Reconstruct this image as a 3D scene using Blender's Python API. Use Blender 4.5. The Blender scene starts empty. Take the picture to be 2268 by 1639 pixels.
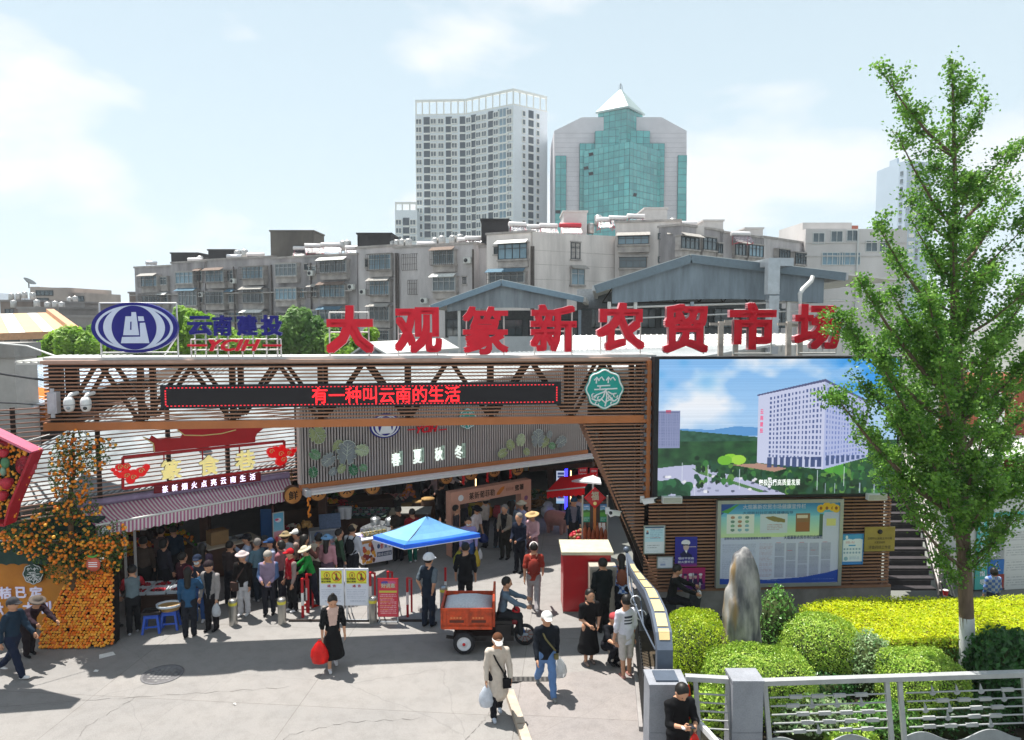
import bpy,math,random
import numpy as np
from mathutils import Vector,Matrix,noise as mnoise
R=random.Random(7)
S=bpy.context.scene
C=S.collection
PI=math.pi
rad=math.radians
EYE,FPX,HORIZON,CU,CV=7.5,1600.0,700.0,1134.0,819.5
PITCH=math.atan((CV-HORIZON)/FPX)
cam=bpy.data.objects.new('camera',bpy.data.cameras.new('camera'))
C.objects.link(cam);S.camera=cam
cam.location=(0,0,EYE);cam.rotation_euler=(PI/2-PITCH,0,0)
cam.data.sensor_width=36.0;cam.data.lens=FPX/2268.0*36.0
cam.data.clip_start=0.1;cam.data.clip_end=6000
SUN_DIR=Vector((-0.27,0.25,1.0)).normalized()
sun=bpy.data.objects.new('sun',bpy.data.lights.new('sun','SUN'))
C.objects.link(sun)
sun.data.energy=4.8;sun.data.angle=rad(0.55);sun.data.color=(1.0,0.955,0.89)
sun.rotation_euler=SUN_DIR.to_track_quat('Z','Y').to_euler()
S.view_settings.view_transform='Standard';S.view_settings.look='None'
S.view_settings.exposure=0.98;S.view_settings.gamma=1.0
S.view_settings.use_curve_mapping=False
W=bpy.data.worlds.new('World');S.world=W;W.use_nodes=True
def world():
 nt=W.node_tree;N=nt.nodes;L=nt.links;N.clear()
 sky=N.new('ShaderNodeTexSky');sky.sky_type='NISHITA';sky.sun_disc=False
 sky.sun_elevation=math.asin(SUN_DIR.z);sky.sun_rotation=math.atan2(SUN_DIR.x,SUN_DIR.y)
 sky.altitude=1890;sky.air_density=1.0;sky.dust_density=1.4;sky.ozone_density=1.2
 tc=N.new('ShaderNodeTexCoord')
 sep=N.new('ShaderNodeSeparateXYZ');L.new(tc.outputs['Generated'],sep.inputs[0])
 zc=N.new('ShaderNodeMath');zc.operation='MAXIMUM';L.new(sep.outputs['Z'],zc.inputs[0]);zc.inputs[1].default_value=0.0
 za=N.new('ShaderNodeMath');za.operation='ADD';L.new(zc.outputs[0],za.inputs[0]);za.inputs[1].default_value=0.30
 dv=N.new('ShaderNodeVectorMath');dv.operation='DIVIDE';L.new(tc.outputs['Generated'],dv.inputs[0])
 cb=N.new('ShaderNodeCombineXYZ');L.new(za.outputs[0],cb.inputs[0]);L.new(za.outputs[0],cb.inputs[1]);L.new(za.outputs[0],cb.inputs[2])
 L.new(cb.outputs[0],dv.inputs[1])
 mp=N.new('ShaderNodeMapping');L.new(dv.outputs[0],mp.inputs[0]);mp.inputs['Location'].default_value=(9.9,4.4,0.5);mp.inputs['Scale'].default_value=(1.0,1.0,1.6)
 n1=N.new('ShaderNodeTexNoise');n1.inputs['Scale'].default_value=1.1;n1.inputs['Detail'].default_value=10;n1.inputs['Roughness'].default_value=0.5;n1.inputs['Distortion'].default_value=0.25
 L.new(mp.outputs[0],n1.inputs['Vector'])
 cr=N.new('ShaderNodeValToRGB');L.new(n1.outputs[0],cr.inputs[0])
 cr.color_ramp.elements[0].position=0.52;cr.color_ramp.elements[0].color=(0,0,0,1)
 cr.color_ramp.elements[1].position=0.595;cr.color_ramp.elements[1].color=(0.8,0.8,0.8,1)
 vl=N.new('ShaderNodeMapRange');L.new(zc.outputs[0],vl.inputs[0])
 vl.inputs[1].default_value=0.0;vl.inputs[2].default_value=1.0;vl.inputs[3].default_value=0.96;vl.inputs[4].default_value=0.46
 veil=N.new('ShaderNodeMix');veil.data_type='RGBA';L.new(vl.outputs[0],veil.inputs[0]);L.new(sky.outputs[0],veil.inputs[6]);veil.inputs[7].default_value=(5.75,6.95,7.45,1)
 mix=N.new('ShaderNodeMix');mix.data_type='RGBA';L.new(cr.outputs[0],mix.inputs[0]);L.new(veil.outputs[2],mix.inputs[6]);mix.inputs[7].default_value=(7.9,7.95,8.0,1)
 bg=N.new('ShaderNodeBackground');L.new(mix.outputs[2],bg.inputs[0]);bg.inputs[1].default_value=0.068
 out=N.new('ShaderNodeOutputWorld');L.new(bg.outputs[0],out.inputs[0])
world()
S.cycles.max_bounces=6;S.cycles.diffuse_bounces=3;S.cycles.glossy_bounces=3
S.cycles.transmission_bounces=4;S.cycles.transparent_max_bounces=8;S.cycles.volume_bounces=0
S.cycles.use_denoising=True;S.cycles.caustics_reflective=False;S.cycles.caustics_refractive=False
CP,SP=math.cos(PITCH),math.sin(PITCH)
def ray(U,V):
 x=(U-CU)/FPX;y=-(V-CV)/FPX
 return Vector((x,CP+y*SP,-SP+y*CP))
def at(U,V,Y):
 d=ray(U,V);t=Y/d.y
 return Vector((d.x*t,Y,EYE+d.z*t))
def gr(U,V,z=0.0):
 d=ray(U,V);t=(z-EYE)/d.z
 return Vector((d.x*t,d.y*t,z))
def zat(V,Y):return at(CU,V,Y).z
def xat(U,V,Y):return at(U,V,Y).x
class Plane:
 def __init__(s,p,q):
  s.p=Vector((p[0],p[1],0));d=Vector((q[0]-p[0],q[1]-p[1],0));s.len=d.length
  s.d=d.normalized();s.n=Vector((s.d.y,-s.d.x,0));s.rz=math.atan2(s.d.y,s.d.x)
  s.mw=Matrix.Translation(s.p)@Matrix.Rotation(s.rz,4,'Z')
 def lx(s,U,V,off=0.0):
  o=s.p+s.n*off;e=Vector((0,0,EYE));r=ray(U,V)
  t=(o-e).dot(s.n)/r.dot(s.n);w=e+r*t-s.p
  return w.dot(s.d),w.z
 def w(s,x,y,z):return s.mw@Vector((x,y,z))
def lin(h):
 h=h.lstrip('#');v=[int(h[i:i+2],16)/255 for i in(0,2,4)]
 return tuple(x/12.92 if x<=0.04045 else((x+0.055)/1.055)**2.4 for x in v)
MATS={}
def mat(name,col='#888888',rough=0.75,metal=0.0,var=0.12,scale=6.0,bump=0.0,emit=0.0,spec=0.35,trans=0.0,var2=None,stretch=None,alpha=1.0,coat=0.0):
 if name in MATS:return MATS[name]
 c=lin(col)if isinstance(col,str)else col
 m=bpy.data.materials.new(name);m.use_nodes=True;nt=m.node_tree;N=nt.nodes;L=nt.links
 b=N['Principled BSDF'];out=N['Material Output']
 b.inputs['Roughness'].default_value=rough;b.inputs['Metallic'].default_value=metal
 b.inputs['Specular IOR Level'].default_value=spec;b.inputs['Base Color'].default_value=(*c,1)
 if coat:b.inputs['Coat Weight'].default_value=coat
 if var>0:
  tc=N.new('ShaderNodeTexCoord');n=N.new('ShaderNodeTexNoise');n.inputs['Scale'].default_value=scale;n.inputs['Detail'].default_value=5;n.inputs['Roughness'].default_value=0.62
  if stretch:
   mp=N.new('ShaderNodeMapping');mp.inputs['Scale'].default_value=stretch;L.new(tc.outputs['Object'],mp.inputs[0]);L.new(mp.outputs[0],n.inputs['Vector'])
  else:L.new(tc.outputs['Object'],n.inputs['Vector'])
  r=N.new('ShaderNodeValToRGB');L.new(n.outputs[0],r.inputs[0])
  lo=tuple(max(0,x*(1-var))for x in c)if var2 is None else(lin(var2)if isinstance(var2,str)else var2)
  hi=tuple(min(1,x*(1+var))for x in c)
  r.color_ramp.elements[0].position=0.32;r.color_ramp.elements[1].position=0.68
  r.color_ramp.elements[0].color=(*lo,1);r.color_ramp.elements[1].color=(*hi,1)
  L.new(r.outputs[0],b.inputs['Base Color'])
  if bump:
   bp=N.new('ShaderNodeBump');bp.inputs['Strength'].default_value=bump;bp.inputs['Distance'].default_value=0.02
   L.new(n.outputs[0],bp.inputs['Height']);L.new(bp.outputs[0],b.inputs['Normal'])
 if emit:
  b.inputs['Emission Color'].default_value=(*c,1);b.inputs['Emission Strength'].default_value=emit
 if trans:
  t=N.new('ShaderNodeBsdfTranslucent');mx=N.new('ShaderNodeMixShader');mx.inputs[0].default_value=trans
  src=b.inputs['Base Color'].links
  if src:L.new(src[0].from_socket,t.inputs[0])
  else:t.inputs[0].default_value=(*c,1)
  L.new(b.outputs[0],mx.inputs[1]);L.new(t.outputs[0],mx.inputs[2]);L.new(mx.outputs[0],out.inputs[0])
 if alpha<1:b.inputs['Alpha'].default_value=alpha
 MATS[name]=m;return m
def leafmat(name,c1,c2,trans=0.45,rough=0.45,scale=9.0,spec=0.4):
 if name in MATS:return MATS[name]
 m=bpy.data.materials.new(name);m.use_nodes=True;nt=m.node_tree;N=nt.nodes;L=nt.links
 b=N['Principled BSDF'];out=N['Material Output'];b.inputs['Roughness'].default_value=rough;b.inputs['Specular IOR Level'].default_value=spec
 tc=N.new('ShaderNodeTexCoord');n=N.new('ShaderNodeTexNoise');n.inputs['Scale'].default_value=scale;n.inputs['Detail'].default_value=3;L.new(tc.outputs['Object'],n.inputs['Vector'])
 r=N.new('ShaderNodeValToRGB');L.new(n.outputs[0],r.inputs[0])
 r.color_ramp.elements[0].position=0.35;r.color_ramp.elements[1].position=0.65
 r.color_ramp.elements[0].color=(*lin(c1),1);r.color_ramp.elements[1].color=(*lin(c2),1)
 L.new(r.outputs[0],b.inputs['Base Color'])
 t=N.new('ShaderNodeBsdfTranslucent');L.new(r.outputs[0],t.inputs[0])
 mx=N.new('ShaderNodeMixShader');mx.inputs[0].default_value=trans
 L.new(b.outputs[0],mx.inputs[1]);L.new(t.outputs[0],mx.inputs[2]);L.new(mx.outputs[0],out.inputs[0])
 MATS[name]=m;return m
class MB:
 def __init__(s):s.v=[];s.f=[];s.m=[];s.sm=[]
 def add(s,vs,fs,m=0,smooth=False,X=None):
  k=len(s.v)
  s.v.extend([tuple(X@Vector(p))for p in vs]if X is not None else[tuple(p)for p in vs])
  for f in fs:s.f.append(tuple(i+k for i in f));s.m.append(m);s.sm.append(smooth)
  return s
 def box(s,c,d,m=0,X=None):
  x,y,z=d[0]/2,d[1]/2,d[2]/2;a,b,e=c
  vs=[(a+i*x,b+j*y,e+k*z)for k in(-1,1)for j in(-1,1)for i in(-1,1)]
  return s.add(vs,[(0,2,3,1),(4,5,7,6),(0,1,5,4),(2,6,7,3),(0,4,6,2),(1,3,7,5)],m,False,X)
 def b2(s,lo,hi,m=0,X=None):
  return s.box([(a+b)/2 for a,b in zip(lo,hi)],[abs(b-a)for a,b in zip(lo,hi)],m,X)
 def bar(s,p,q,w,h=None,m=0,up=(0,0,1)):
  p,q=Vector(p),Vector(q);d=q-p;L=d.length
  if L<1e-6:return s
  d.normalize();u=Vector(up)
  if abs(d.dot(u))>0.98:u=Vector((0,1,0))
  r=d.cross(u).normalized();u=r.cross(d);h=w if h is None else h
  X=Matrix(((r.x,d.x,u.x,(p.x+q.x)/2),(r.y,d.y,u.y,(p.y+q.y)/2),(r.z,d.z,u.z,(p.z+q.z)/2),(0,0,0,1)))
  return s.box((0,0,0),(w,L,h),m,X)
 def tube(s,pts,r,n=8,m=0,cap=True,smooth=True):
  pts=[Vector(p)for p in pts];rs=r if isinstance(r,(list,tuple))else[r]*len(pts)
  vs=[];fs=[];ref=None
  for i,p in enumerate(pts):
   d=(pts[min(i+1,len(pts)-1)]-pts[max(i-1,0)]).normalized()
   if ref is None:ref=Vector((0,0,1))if abs(d.z)<0.9 else Vector((1,0,0))
   a=d.cross(ref)
   if a.length<1e-3:a=d.cross(Vector((0,1,0.01)))
   a.normalize();b=d.cross(a)
   for k in range(n):
    t=2*PI*k/n;vs.append(p+(a*math.cos(t)+b*math.sin(t))*rs[i])
  for i in range(len(pts)-1):
   for k in range(n):
    k2=(k+1)%n;fs.append((i*n+k,i*n+k2,(i+1)*n+k2,(i+1)*n+k))
  s.add(vs,fs,m,smooth)
  if cap:s._caps(vs,n,m)
  return s
 def _caps(s,vs,n,m):
  s.add(vs[:n],[tuple(range(n))],m);s.add(vs[-n:],[tuple(range(n))[::-1]],m)
 def lathe(s,prof,n=16,c=(0,0,0),m=0,smooth=True,X=None,a0=0.0,cap=True):
  vs=[];fs=[]
  for(r,z)in prof:
   for k in range(n):
    t=a0+2*PI*k/n;vs.append((c[0]+r*math.cos(t),c[1]+r*math.sin(t),c[2]+z))
  for i in range(len(prof)-1):
   for k in range(n):
    k2=(k+1)%n;fs.append((i*n+k,i*n+k2,(i+1)*n+k2,(i+1)*n+k))
  s.add(vs,fs,m,smooth,X)
  if cap and prof[0][0]>1e-4:s.add(vs[:n],[tuple(range(n))[::-1]],m,False,X)
  if cap and prof[-1][0]>1e-4:s.add(vs[-n:],[tuple(range(n))],m,False,X)
  return s
 def ball(s,c,r,n=10,k=6,m=0,X=None):
  r=(r,r,r)if isinstance(r,(int,float))else r
  vs=[(c[0],c[1],c[2]-r[2])]
  for i in range(1,k):
   p=-PI/2+PI*i/k
   for j in range(n):
    t=2*PI*j/n;vs.append((c[0]+r[0]*math.cos(p)*math.cos(t),c[1]+r[1]*math.cos(p)*math.sin(t),c[2]+r[2]*math.sin(p)))
  vs.append((c[0],c[1],c[2]+r[2]));e=len(vs)-1;fs=[]
  for j in range(n):
   j2=(j+1)%n
   fs.append((0,1+j2,1+j));fs.append((e,e-n+j,e-n+j2))
   for i in range(k-2):fs.append((1+i*n+j,1+i*n+j2,1+(i+1)*n+j2,1+(i+1)*n+j))
  return s.add(vs,fs,m,True,X)
 def prism(s,poly,y0,y1,m=0,X=None,side=None):
  n=len(poly);a=sum(poly[i][0]*poly[(i+1)%n][1]-poly[(i+1)%n][0]*poly[i][1]for i in range(n))
  if a<0:poly=poly[::-1]
  vs=[(p[0],y0,p[1])for p in poly]+[(p[0],y1,p[1])for p in poly]
  s.add(vs,[tuple(range(n)),tuple(range(2*n-1,n-1,-1))],m,False,X)
  s.add(vs,[(i,n+i,n+(i+1)%n,(i+1)%n)for i in range(n)],m if side is None else side,False,X)
  return s
 def slab(s,poly,z0,z1,m=0,X=None):
  n=len(poly);a=sum(poly[i][0]*poly[(i+1)%n][1]-poly[(i+1)%n][0]*poly[i][1]for i in range(n))
  if a<0:poly=poly[::-1]
  vs=[(p[0],p[1],z0)for p in poly]+[(p[0],p[1],z1)for p in poly]
  s.add(vs,[tuple(range(n))[::-1],tuple(range(n,2*n))],m,False,X)
  return s.add(vs,[(i,(i+1)%n,n+(i+1)%n,n+i)for i in range(n)],m,False,X)
 def mesh(s,name,mats):
  me=bpy.data.meshes.new(name);me.from_pydata(s.v,[],s.f)
  for x in(mats if isinstance(mats,(list,tuple))else[mats]):me.materials.append(x)
  me.polygons.foreach_set('material_index',s.m);me.polygons.foreach_set('use_smooth',s.sm);me.update()
  return me
 def build(s,name,mats,parent=None,mw=None,**k):
  return link(name,s.mesh(name,mats),parent,mw,**k)
def link(name,me,parent=None,mw=None,kind=None,label=None):
 o=bpy.data.objects.new(name,me);C.objects.link(o)
 if parent is not None:o.parent=parent
 if mw is not None:o.matrix_local=mw
 if kind:o['kind']=kind
 if label:o['label']=label
 return o
def put(name,me,parent,loc,rz=0.0,sc=None):
 o=bpy.data.objects.new(name,me);C.objects.link(o);o.parent=parent;o.location=loc
 if rz:o.rotation_euler=(0,0,rz)
 if sc is not None:o.scale=(sc,sc,sc)if isinstance(sc,(int,float))else sc
 return o
def thing(name,label,cat,loc=(0,0,0),rz=0.0,group=None,mw=None):
 o=bpy.data.objects.new(name,None);C.objects.link(o);o.empty_display_size=0.1
 if mw is not None:o.matrix_world=mw
 else:o.location=loc;o.rotation_euler=(0,0,rz)
 return tag(o,label,cat,group)
def tag(o,label,cat,group=None):
 o['label']=label;o['category']=cat
 if group:o['group']=group
 return o
def struct(o):o['kind']='structure';return o
def dup(src,loc,rz=0.0,label=None,group=None):
 kids={}
 for o in list(src.children):kids[o]=list(o.children)
 r=src.copy();C.objects.link(r);r.location=loc;r.rotation_euler=(0,0,rz)
 if label:r['label']=label
 if group:r['group']=group
 for ch,gs in kids.items():
  c=ch.copy();C.objects.link(c);c.parent=r
  for g in gs:d=g.copy();C.objects.link(d);d.parent=c
 return r
def glyphs(s,size=1.0,bold=0.0,depth=0.0,slant=0.0,align='CENTER',sx=1.0,sp=1.0,lines=1.0):
 cu=bpy.data.curves.new('lettering','FONT');cu.body=s;cu.size=size;cu.resolution_u=2
 cu.extrude=depth/2;cu.shear=slant;cu.align_x=align;cu.align_y='CENTER'
 cu.space_character=sp;cu.space_line=lines
 o=bpy.data.objects.new('lettering',cu);me=bpy.data.meshes.new_from_object(o)
 bpy.data.objects.remove(o);bpy.data.curves.remove(cu)
 if bold:
  V0=[v.co.copy()for v in me.vertices];F0=[tuple(p.vertices)for p in me.polygons];vs=[];fs=[];q=[(-1,-1),(1,-1),(1,1),(-1,1),(0,0)]if bold<.03 else[(-1,-1),(0,-1),(1,-1),(1,0),(1,1),(0,1),(-1,1),(-1,0),(0,0)]
  for i,(dx,dy)in enumerate(q):
   d=Vector((dx*bold*size,dy*bold*size,(i%5)*.0007));k=len(vs);vs+=[v+d for v in V0];fs+=[tuple(j+k for j in f)for f in F0]
  bpy.data.meshes.remove(me);me=bpy.data.meshes.new('lettering');me.from_pydata(vs,[],fs)
 n=len(me.vertices);co=np.zeros(n*3,np.float32);me.vertices.foreach_get('co',co);co=co.reshape(-1,3)
 co=np.stack([co[:,0]*sx,-co[:,2],co[:,1]],1)
 me.vertices.foreach_set('co',co.ravel());me.update()
 return me
def text(name,s,parent,x,y,z,size,m,**k):
 me=glyphs(s,size,**k);me.materials.clear();me.materials.append(m)
 return put(name,me,parent,(x,y,z))
def fit(name,s,parent,x0,x1,y,z0,z1,m,**k):
 me=glyphs(s,1.0,**k);me.materials.clear();me.materials.append(m)
 n=len(me.vertices)
 if not n:return None
 co=np.zeros(n*3,np.float32);me.vertices.foreach_get('co',co);co=co.reshape(-1,3)
 a,b=co.min(0),co.max(0);sx=(x1-x0)/max(b[0]-a[0],1e-3);sz=(z1-z0)/max(b[2]-a[2],1e-3)
 co[:,0]=x0+(co[:,0]-a[0])*sx;co[:,2]=z0+(co[:,2]-a[2])*sz;co[:,1]+=y
 me.vertices.foreach_set('co',co.ravel());me.update()
 return link(name,me,parent)
def mesh_np(name,v,f,mats,smooth=False,mi=None):
 me=bpy.data.meshes.new(name);nf=len(f);k=f.shape[1]
 me.vertices.add(len(v));me.vertices.foreach_set('co',np.ascontiguousarray(v,np.float32).ravel())
 me.loops.add(nf*k);me.loops.foreach_set('vertex_index',np.ascontiguousarray(f,np.int32).ravel())
 me.polygons.add(nf);me.polygons.foreach_set('loop_start',np.arange(0,nf*k,k,dtype=np.int32))
 for x in(mats if isinstance(mats,(list,tuple))else[mats]):me.materials.append(x)
 if mi is not None:me.polygons.foreach_set('material_index',np.ascontiguousarray(mi,np.int32))
 me.polygons.foreach_set('use_smooth',np.full(nf,smooth));me.update(calc_edges=True)
 return me
def leaves(name,P,Nn,size,mats,seed=1,tilt=0.7,asp=0.62,fold=0.25,mi=None):
 """one folded leaf of four points at each P, facing roughly Nn"""
 g=np.random.default_rng(seed);n=len(P)
 Nn=Nn/(np.linalg.norm(Nn,axis=1,keepdims=True)+1e-9)+g.normal(0,tilt,(n,3));Nn/=np.linalg.norm(Nn,axis=1,keepdims=True)+1e-9
 a=g.normal(0,1,(n,3));a-=(a*Nn).sum(1,keepdims=True)*Nn;a/=np.linalg.norm(a,axis=1,keepdims=True)+1e-9
 b=np.cross(Nn,a);s=(size*g.uniform(0.65,1.3,n))[:,None]
 A=P-a*s*0.5;B=P+b*s*asp*0.5+Nn*s*fold*0.4;D=P+a*s*0.5;E=P-b*s*asp*0.5+Nn*s*fold*0.4
 v=np.stack([A,B,D,E],1).reshape(-1,3);k=np.arange(n)[:,None]*4
 f=np.concatenate([k+np.array([[0,1,2]]),k+np.array([[0,2,3]])],1).reshape(-1,3)
 return mesh_np(name,v,f,mats,False,None if mi is None else np.repeat(mi,2))
def surfnet(f,lo,hi,h):
 lo=np.array(lo,float);hi=np.array(hi,float)
 n=np.maximum(np.ceil((hi-lo)/h).astype(int)+1,3)
 ax=[lo[i]+h*np.arange(n[i])for i in range(3)]
 X,Y,Z=np.meshgrid(*ax,indexing='ij')
 F=f(X.astype(np.float32),Y.astype(np.float32),Z.astype(np.float32))
 sg=F<0
 c=tuple(n-1);acc=np.zeros(c+(3,),np.float32);cnt=np.zeros(c,np.float32)
 sl=lambda d:slice(d,None)if d else slice(None,-1)
 for axis in range(3):
  o=[i for i in range(3)if i!=axis]
  for d1 in(0,1):
   for d2 in(0,1):
    a=[0,0,0];a[o[0]]=d1;a[o[1]]=d2;b=list(a);b[axis]=1
    s0=tuple(sl(t)for t in a);s1=tuple(sl(t)for t in b)
    A,B=F[s0],F[s1];cr=sg[s0]!=sg[s1]
    t=np.where(cr,A/np.where(np.abs(A-B)<1e-12,1e-12,A-B),0)
    for i in range(3):acc[...,i]+=np.where(cr,(t if i==axis else a[i]),0)
    cnt+=cr
 act=cnt>0;idx=-np.ones(c,np.int64);idx[act]=np.arange(act.sum())
 ij=np.argwhere(act);v=lo+(ij+acc[act]/cnt[act][:,None])*h
 fs=[]
 for axis in range(3):
  o=[(axis+1)%3,(axis+2)%3]
  a=[slice(None)]*3;b=[slice(None)]*3;a[axis]=slice(None,-1);b[axis]=slice(1,None)
  cr=sg[tuple(a)]!=sg[tuple(b)]
  e=np.argwhere(cr);e=e[(e[:,o[0]]>0)&(e[:,o[1]]>0)&(e[:,o[0]]<n[o[0]]-1)&(e[:,o[1]]<n[o[1]]-1)]
  if not len(e):continue
  q=[]
  for d1,d2 in((1,1),(0,1),(0,0),(1,0)):
   w=e.copy();w[:,o[0]]-=d1;w[:,o[1]]-=d2;q.append(idx[w[:,0],w[:,1],w[:,2]])
  q=np.stack(q,1);inside=sg[e[:,0],e[:,1],e[:,2]]
  q[~inside]=q[~inside][:,::-1];fs.append(q)
 return v,np.concatenate(fs)
def smin(a,b,k):
 h=np.maximum(k-np.abs(a-b),0)/k
 return np.minimum(a,b)-h*h*k*0.25
def sd_cap(P,a,b,ra,rb):
 X,Y,Z=P;d=np.array(b,np.float32)-np.array(a,np.float32);L=float((d*d).sum())+1e-9
 t=np.clip(((X-a[0])*d[0]+(Y-a[1])*d[1]+(Z-a[2])*d[2])/L,0,1)
 return np.sqrt((X-a[0]-t*d[0])**2+(Y-a[1]-t*d[1])**2+(Z-a[2]-t*d[2])**2)-(ra+(rb-ra)*t)
def sd_ell(P,c,r,Rm=None):
 X,Y,Z=P[0]-c[0],P[1]-c[1],P[2]-c[2]
 if Rm is not None:
  X,Y,Z=(Rm[0][0]*X+Rm[1][0]*Y+Rm[2][0]*Z,Rm[0][1]*X+Rm[1][1]*Y+Rm[2][1]*Z,Rm[0][2]*X+Rm[1][2]*Y+Rm[2][2]*Z)
 k0=np.sqrt((X/r[0])**2+(Y/r[1])**2+(Z/r[2])**2)
 k1=np.sqrt((X/r[0]**2)**2+(Y/r[1]**2)**2+(Z/r[2]**2)**2)+1e-6
 return k0*(k0-1)/k1
 # ================================================================== the ground
ORD=['leftmost','second from the left','third from the left','fourth from the left','fifth from the left','sixth from the left','seventh from the left','eighth from the left','ninth from the left','tenth from the left','eleventh from the left','twelfth from the left']
def groundmat(name,c1,c2,c3,crack=0.0,bump=0.15):
 m=bpy.data.materials.new(name);m.use_nodes=True;nt=m.node_tree;N=nt.nodes;L=nt.links;b=N['Principled BSDF']
 b.inputs['Roughness'].default_value=0.88;b.inputs['Specular IOR Level'].default_value=0.25
 tc=N.new('ShaderNodeTexCoord')
 n1=N.new('ShaderNodeTexNoise');n1.inputs['Scale'].default_value=0.55;n1.inputs['Detail'].default_value=8;n1.inputs['Roughness'].default_value=0.65
 n2=N.new('ShaderNodeTexNoise');n2.inputs['Scale'].default_value=46;n2.inputs['Detail'].default_value=3
 n3=N.new('ShaderNodeTexNoise');n3.inputs['Scale'].default_value=3.2;n3.inputs['Detail'].default_value=6;n3.inputs['Roughness'].default_value=0.7
 for n in(n1,n2,n3):L.new(tc.outputs['Object'],n.inputs['Vector'])
 r=N.new('ShaderNodeValToRGB');L.new(n1.outputs[0],r.inputs[0])
 r.color_ramp.elements[0].position=0.34;r.color_ramp.elements[0].color=(*lin(c1),1)
 r.color_ramp.elements[1].position=0.66;r.color_ramp.elements[1].color=(*lin(c2),1)
 r2=N.new('ShaderNodeValToRGB');L.new(n3.outputs[0],r2.inputs[0])
 r2.color_ramp.elements[0].position=0.30;r2.color_ramp.elements[0].color=(0.86,0.855,0.85,1)
 r2.color_ramp.elements[1].position=0.55;r2.color_ramp.elements[1].color=(1,1,1,1)
 r3=N.new('ShaderNodeValToRGB');L.new(n2.outputs[0],r3.inputs[0])
 r3.color_ramp.elements[0].position=0.25;r3.color_ramp.elements[0].color=(0.86,0.86,0.86,1)
 r3.color_ramp.elements[1].position=0.6;r3.color_ramp.elements[1].color=(1.05,1.05,1.05,1)
 m1=N.new('ShaderNodeMix');m1.data_type='RGBA';m1.blend_type='MULTIPLY';m1.inputs[0].default_value=1;L.new(r.outputs[0],m1.inputs[6]);L.new(r2.outputs[0],m1.inputs[7])
 m2=N.new('ShaderNodeMix');m2.data_type='RGBA';m2.blend_type='MULTIPLY';m2.inputs[0].default_value=1;L.new(m1.outputs[2],m2.inputs[6]);L.new(r3.outputs[0],m2.inputs[7])
 src=m2.outputs[2]
 if crack:
  st=N.new('ShaderNodeTexNoise');st.inputs['Scale'].default_value=1.3;st.inputs['Detail'].default_value=7;st.inputs['Roughness'].default_value=.7;st.inputs['Distortion'].default_value=1.2;L.new(tc.outputs['Object'],st.inputs['Vector'])
  sr=N.new('ShaderNodeValToRGB');L.new(st.outputs[0],sr.inputs[0]);sr.color_ramp.elements[0].position=.58;sr.color_ramp.elements[0].color=(0,0,0,1);sr.color_ramp.elements[1].position=.74;sr.color_ramp.elements[1].color=(.26,.26,.26,1)
  m4=N.new('ShaderNodeMix');m4.data_type='RGBA';L.new(sr.outputs[0],m4.inputs[0]);L.new(src,m4.inputs[6]);m4.inputs[7].default_value=(*lin(c3),1);src=m4.outputs[2]
  bk_=N.new('ShaderNodeTexBrick');bk_.offset=0;bk_.inputs['Scale'].default_value=1.0;bk_.inputs['Brick Width'].default_value=4.2;bk_.inputs['Row Height'].default_value=3.4;bk_.inputs['Mortar Size'].default_value=.009;bk_.inputs['Mortar Smooth'].default_value=.3
  bk_.inputs['Color1'].default_value=(.97,.97,.97,1);bk_.inputs['Color2'].default_value=(1.03,1.02,1.01,1);bk_.inputs['Mortar'].default_value=(.72,.70,.68,1)
  mpb=N.new('ShaderNodeMapping');mpb.inputs['Rotation'].default_value=(0,0,.09);mpb.inputs['Location'].default_value=(1.1,.6,0);L.new(tc.outputs['Object'],mpb.inputs[0]);L.new(mpb.outputs[0],bk_.inputs[0])
  m5=N.new('ShaderNodeMix');m5.data_type='RGBA';m5.blend_type='MULTIPLY';m5.inputs[0].default_value=1;L.new(src,m5.inputs[6]);L.new(bk_.outputs[0],m5.inputs[7]);src=m5.outputs[2]
 if crack:
  dn=N.new('ShaderNodeTexNoise');dn.inputs['Scale'].default_value=1.1;dn.inputs['Detail'].default_value=6;L.new(tc.outputs['Object'],dn.inputs['Vector'])
  mxv=N.new('ShaderNodeMix');mxv.data_type='VECTOR';mxv.inputs[0].default_value=0.22;L.new(tc.outputs['Object'],mxv.inputs[4]);L.new(dn.outputs[1],mxv.inputs[5])
  v=N.new('ShaderNodeTexVoronoi');v.feature='DISTANCE_TO_EDGE';v.inputs['Scale'].default_value=0.33;L.new(mxv.outputs[1],v.inputs['Vector'])
  lt=N.new('ShaderNodeMath');lt.operation='LESS_THAN';lt.inputs[1].default_value=0.002;L.new(v.outputs['Distance'],lt.inputs[0])
  sc=N.new('ShaderNodeMath');sc.operation='MULTIPLY';sc.inputs[1].default_value=crack;L.new(lt.outputs[0],sc.inputs[0])
  m3=N.new('ShaderNodeMix');m3.data_type='RGBA';L.new(sc.outputs[0],m3.inputs[0]);L.new(src,m3.inputs[6]);m3.inputs[7].default_value=(*lin(c3),1);src=m3.outputs[2]
 L.new(src,b.inputs['Base Color'])
 bp=N.new('ShaderNodeBump');bp.inputs['Strength'].default_value=bump;bp.inputs['Distance'].default_value=0.01;L.new(n2.outputs[0],bp.inputs['Height']);L.new(bp.outputs[0],b.inputs['Normal'])
 return m
gm=MB();gm.add([(-1700,-300,-0.05),(1700,-300,-0.05),(1700,2200,-0.05),(-1700,2200,-0.05)],[(0,1,2,3)])
struct(gm.build('ground',mat('city_ground','#6d6f6a',0.95,var=0.2,scale=0.05)))
road_m=groundmat('worn_concrete','#82807e','#8a8784','#5a5857',0.2)
rm=MB();rm.add([(-30,5,0),(3.1,5,0),(3.1,60,0),(-30,60,0)],[(0,1,2,3)])
struct(rm.build('road',road_m))
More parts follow.
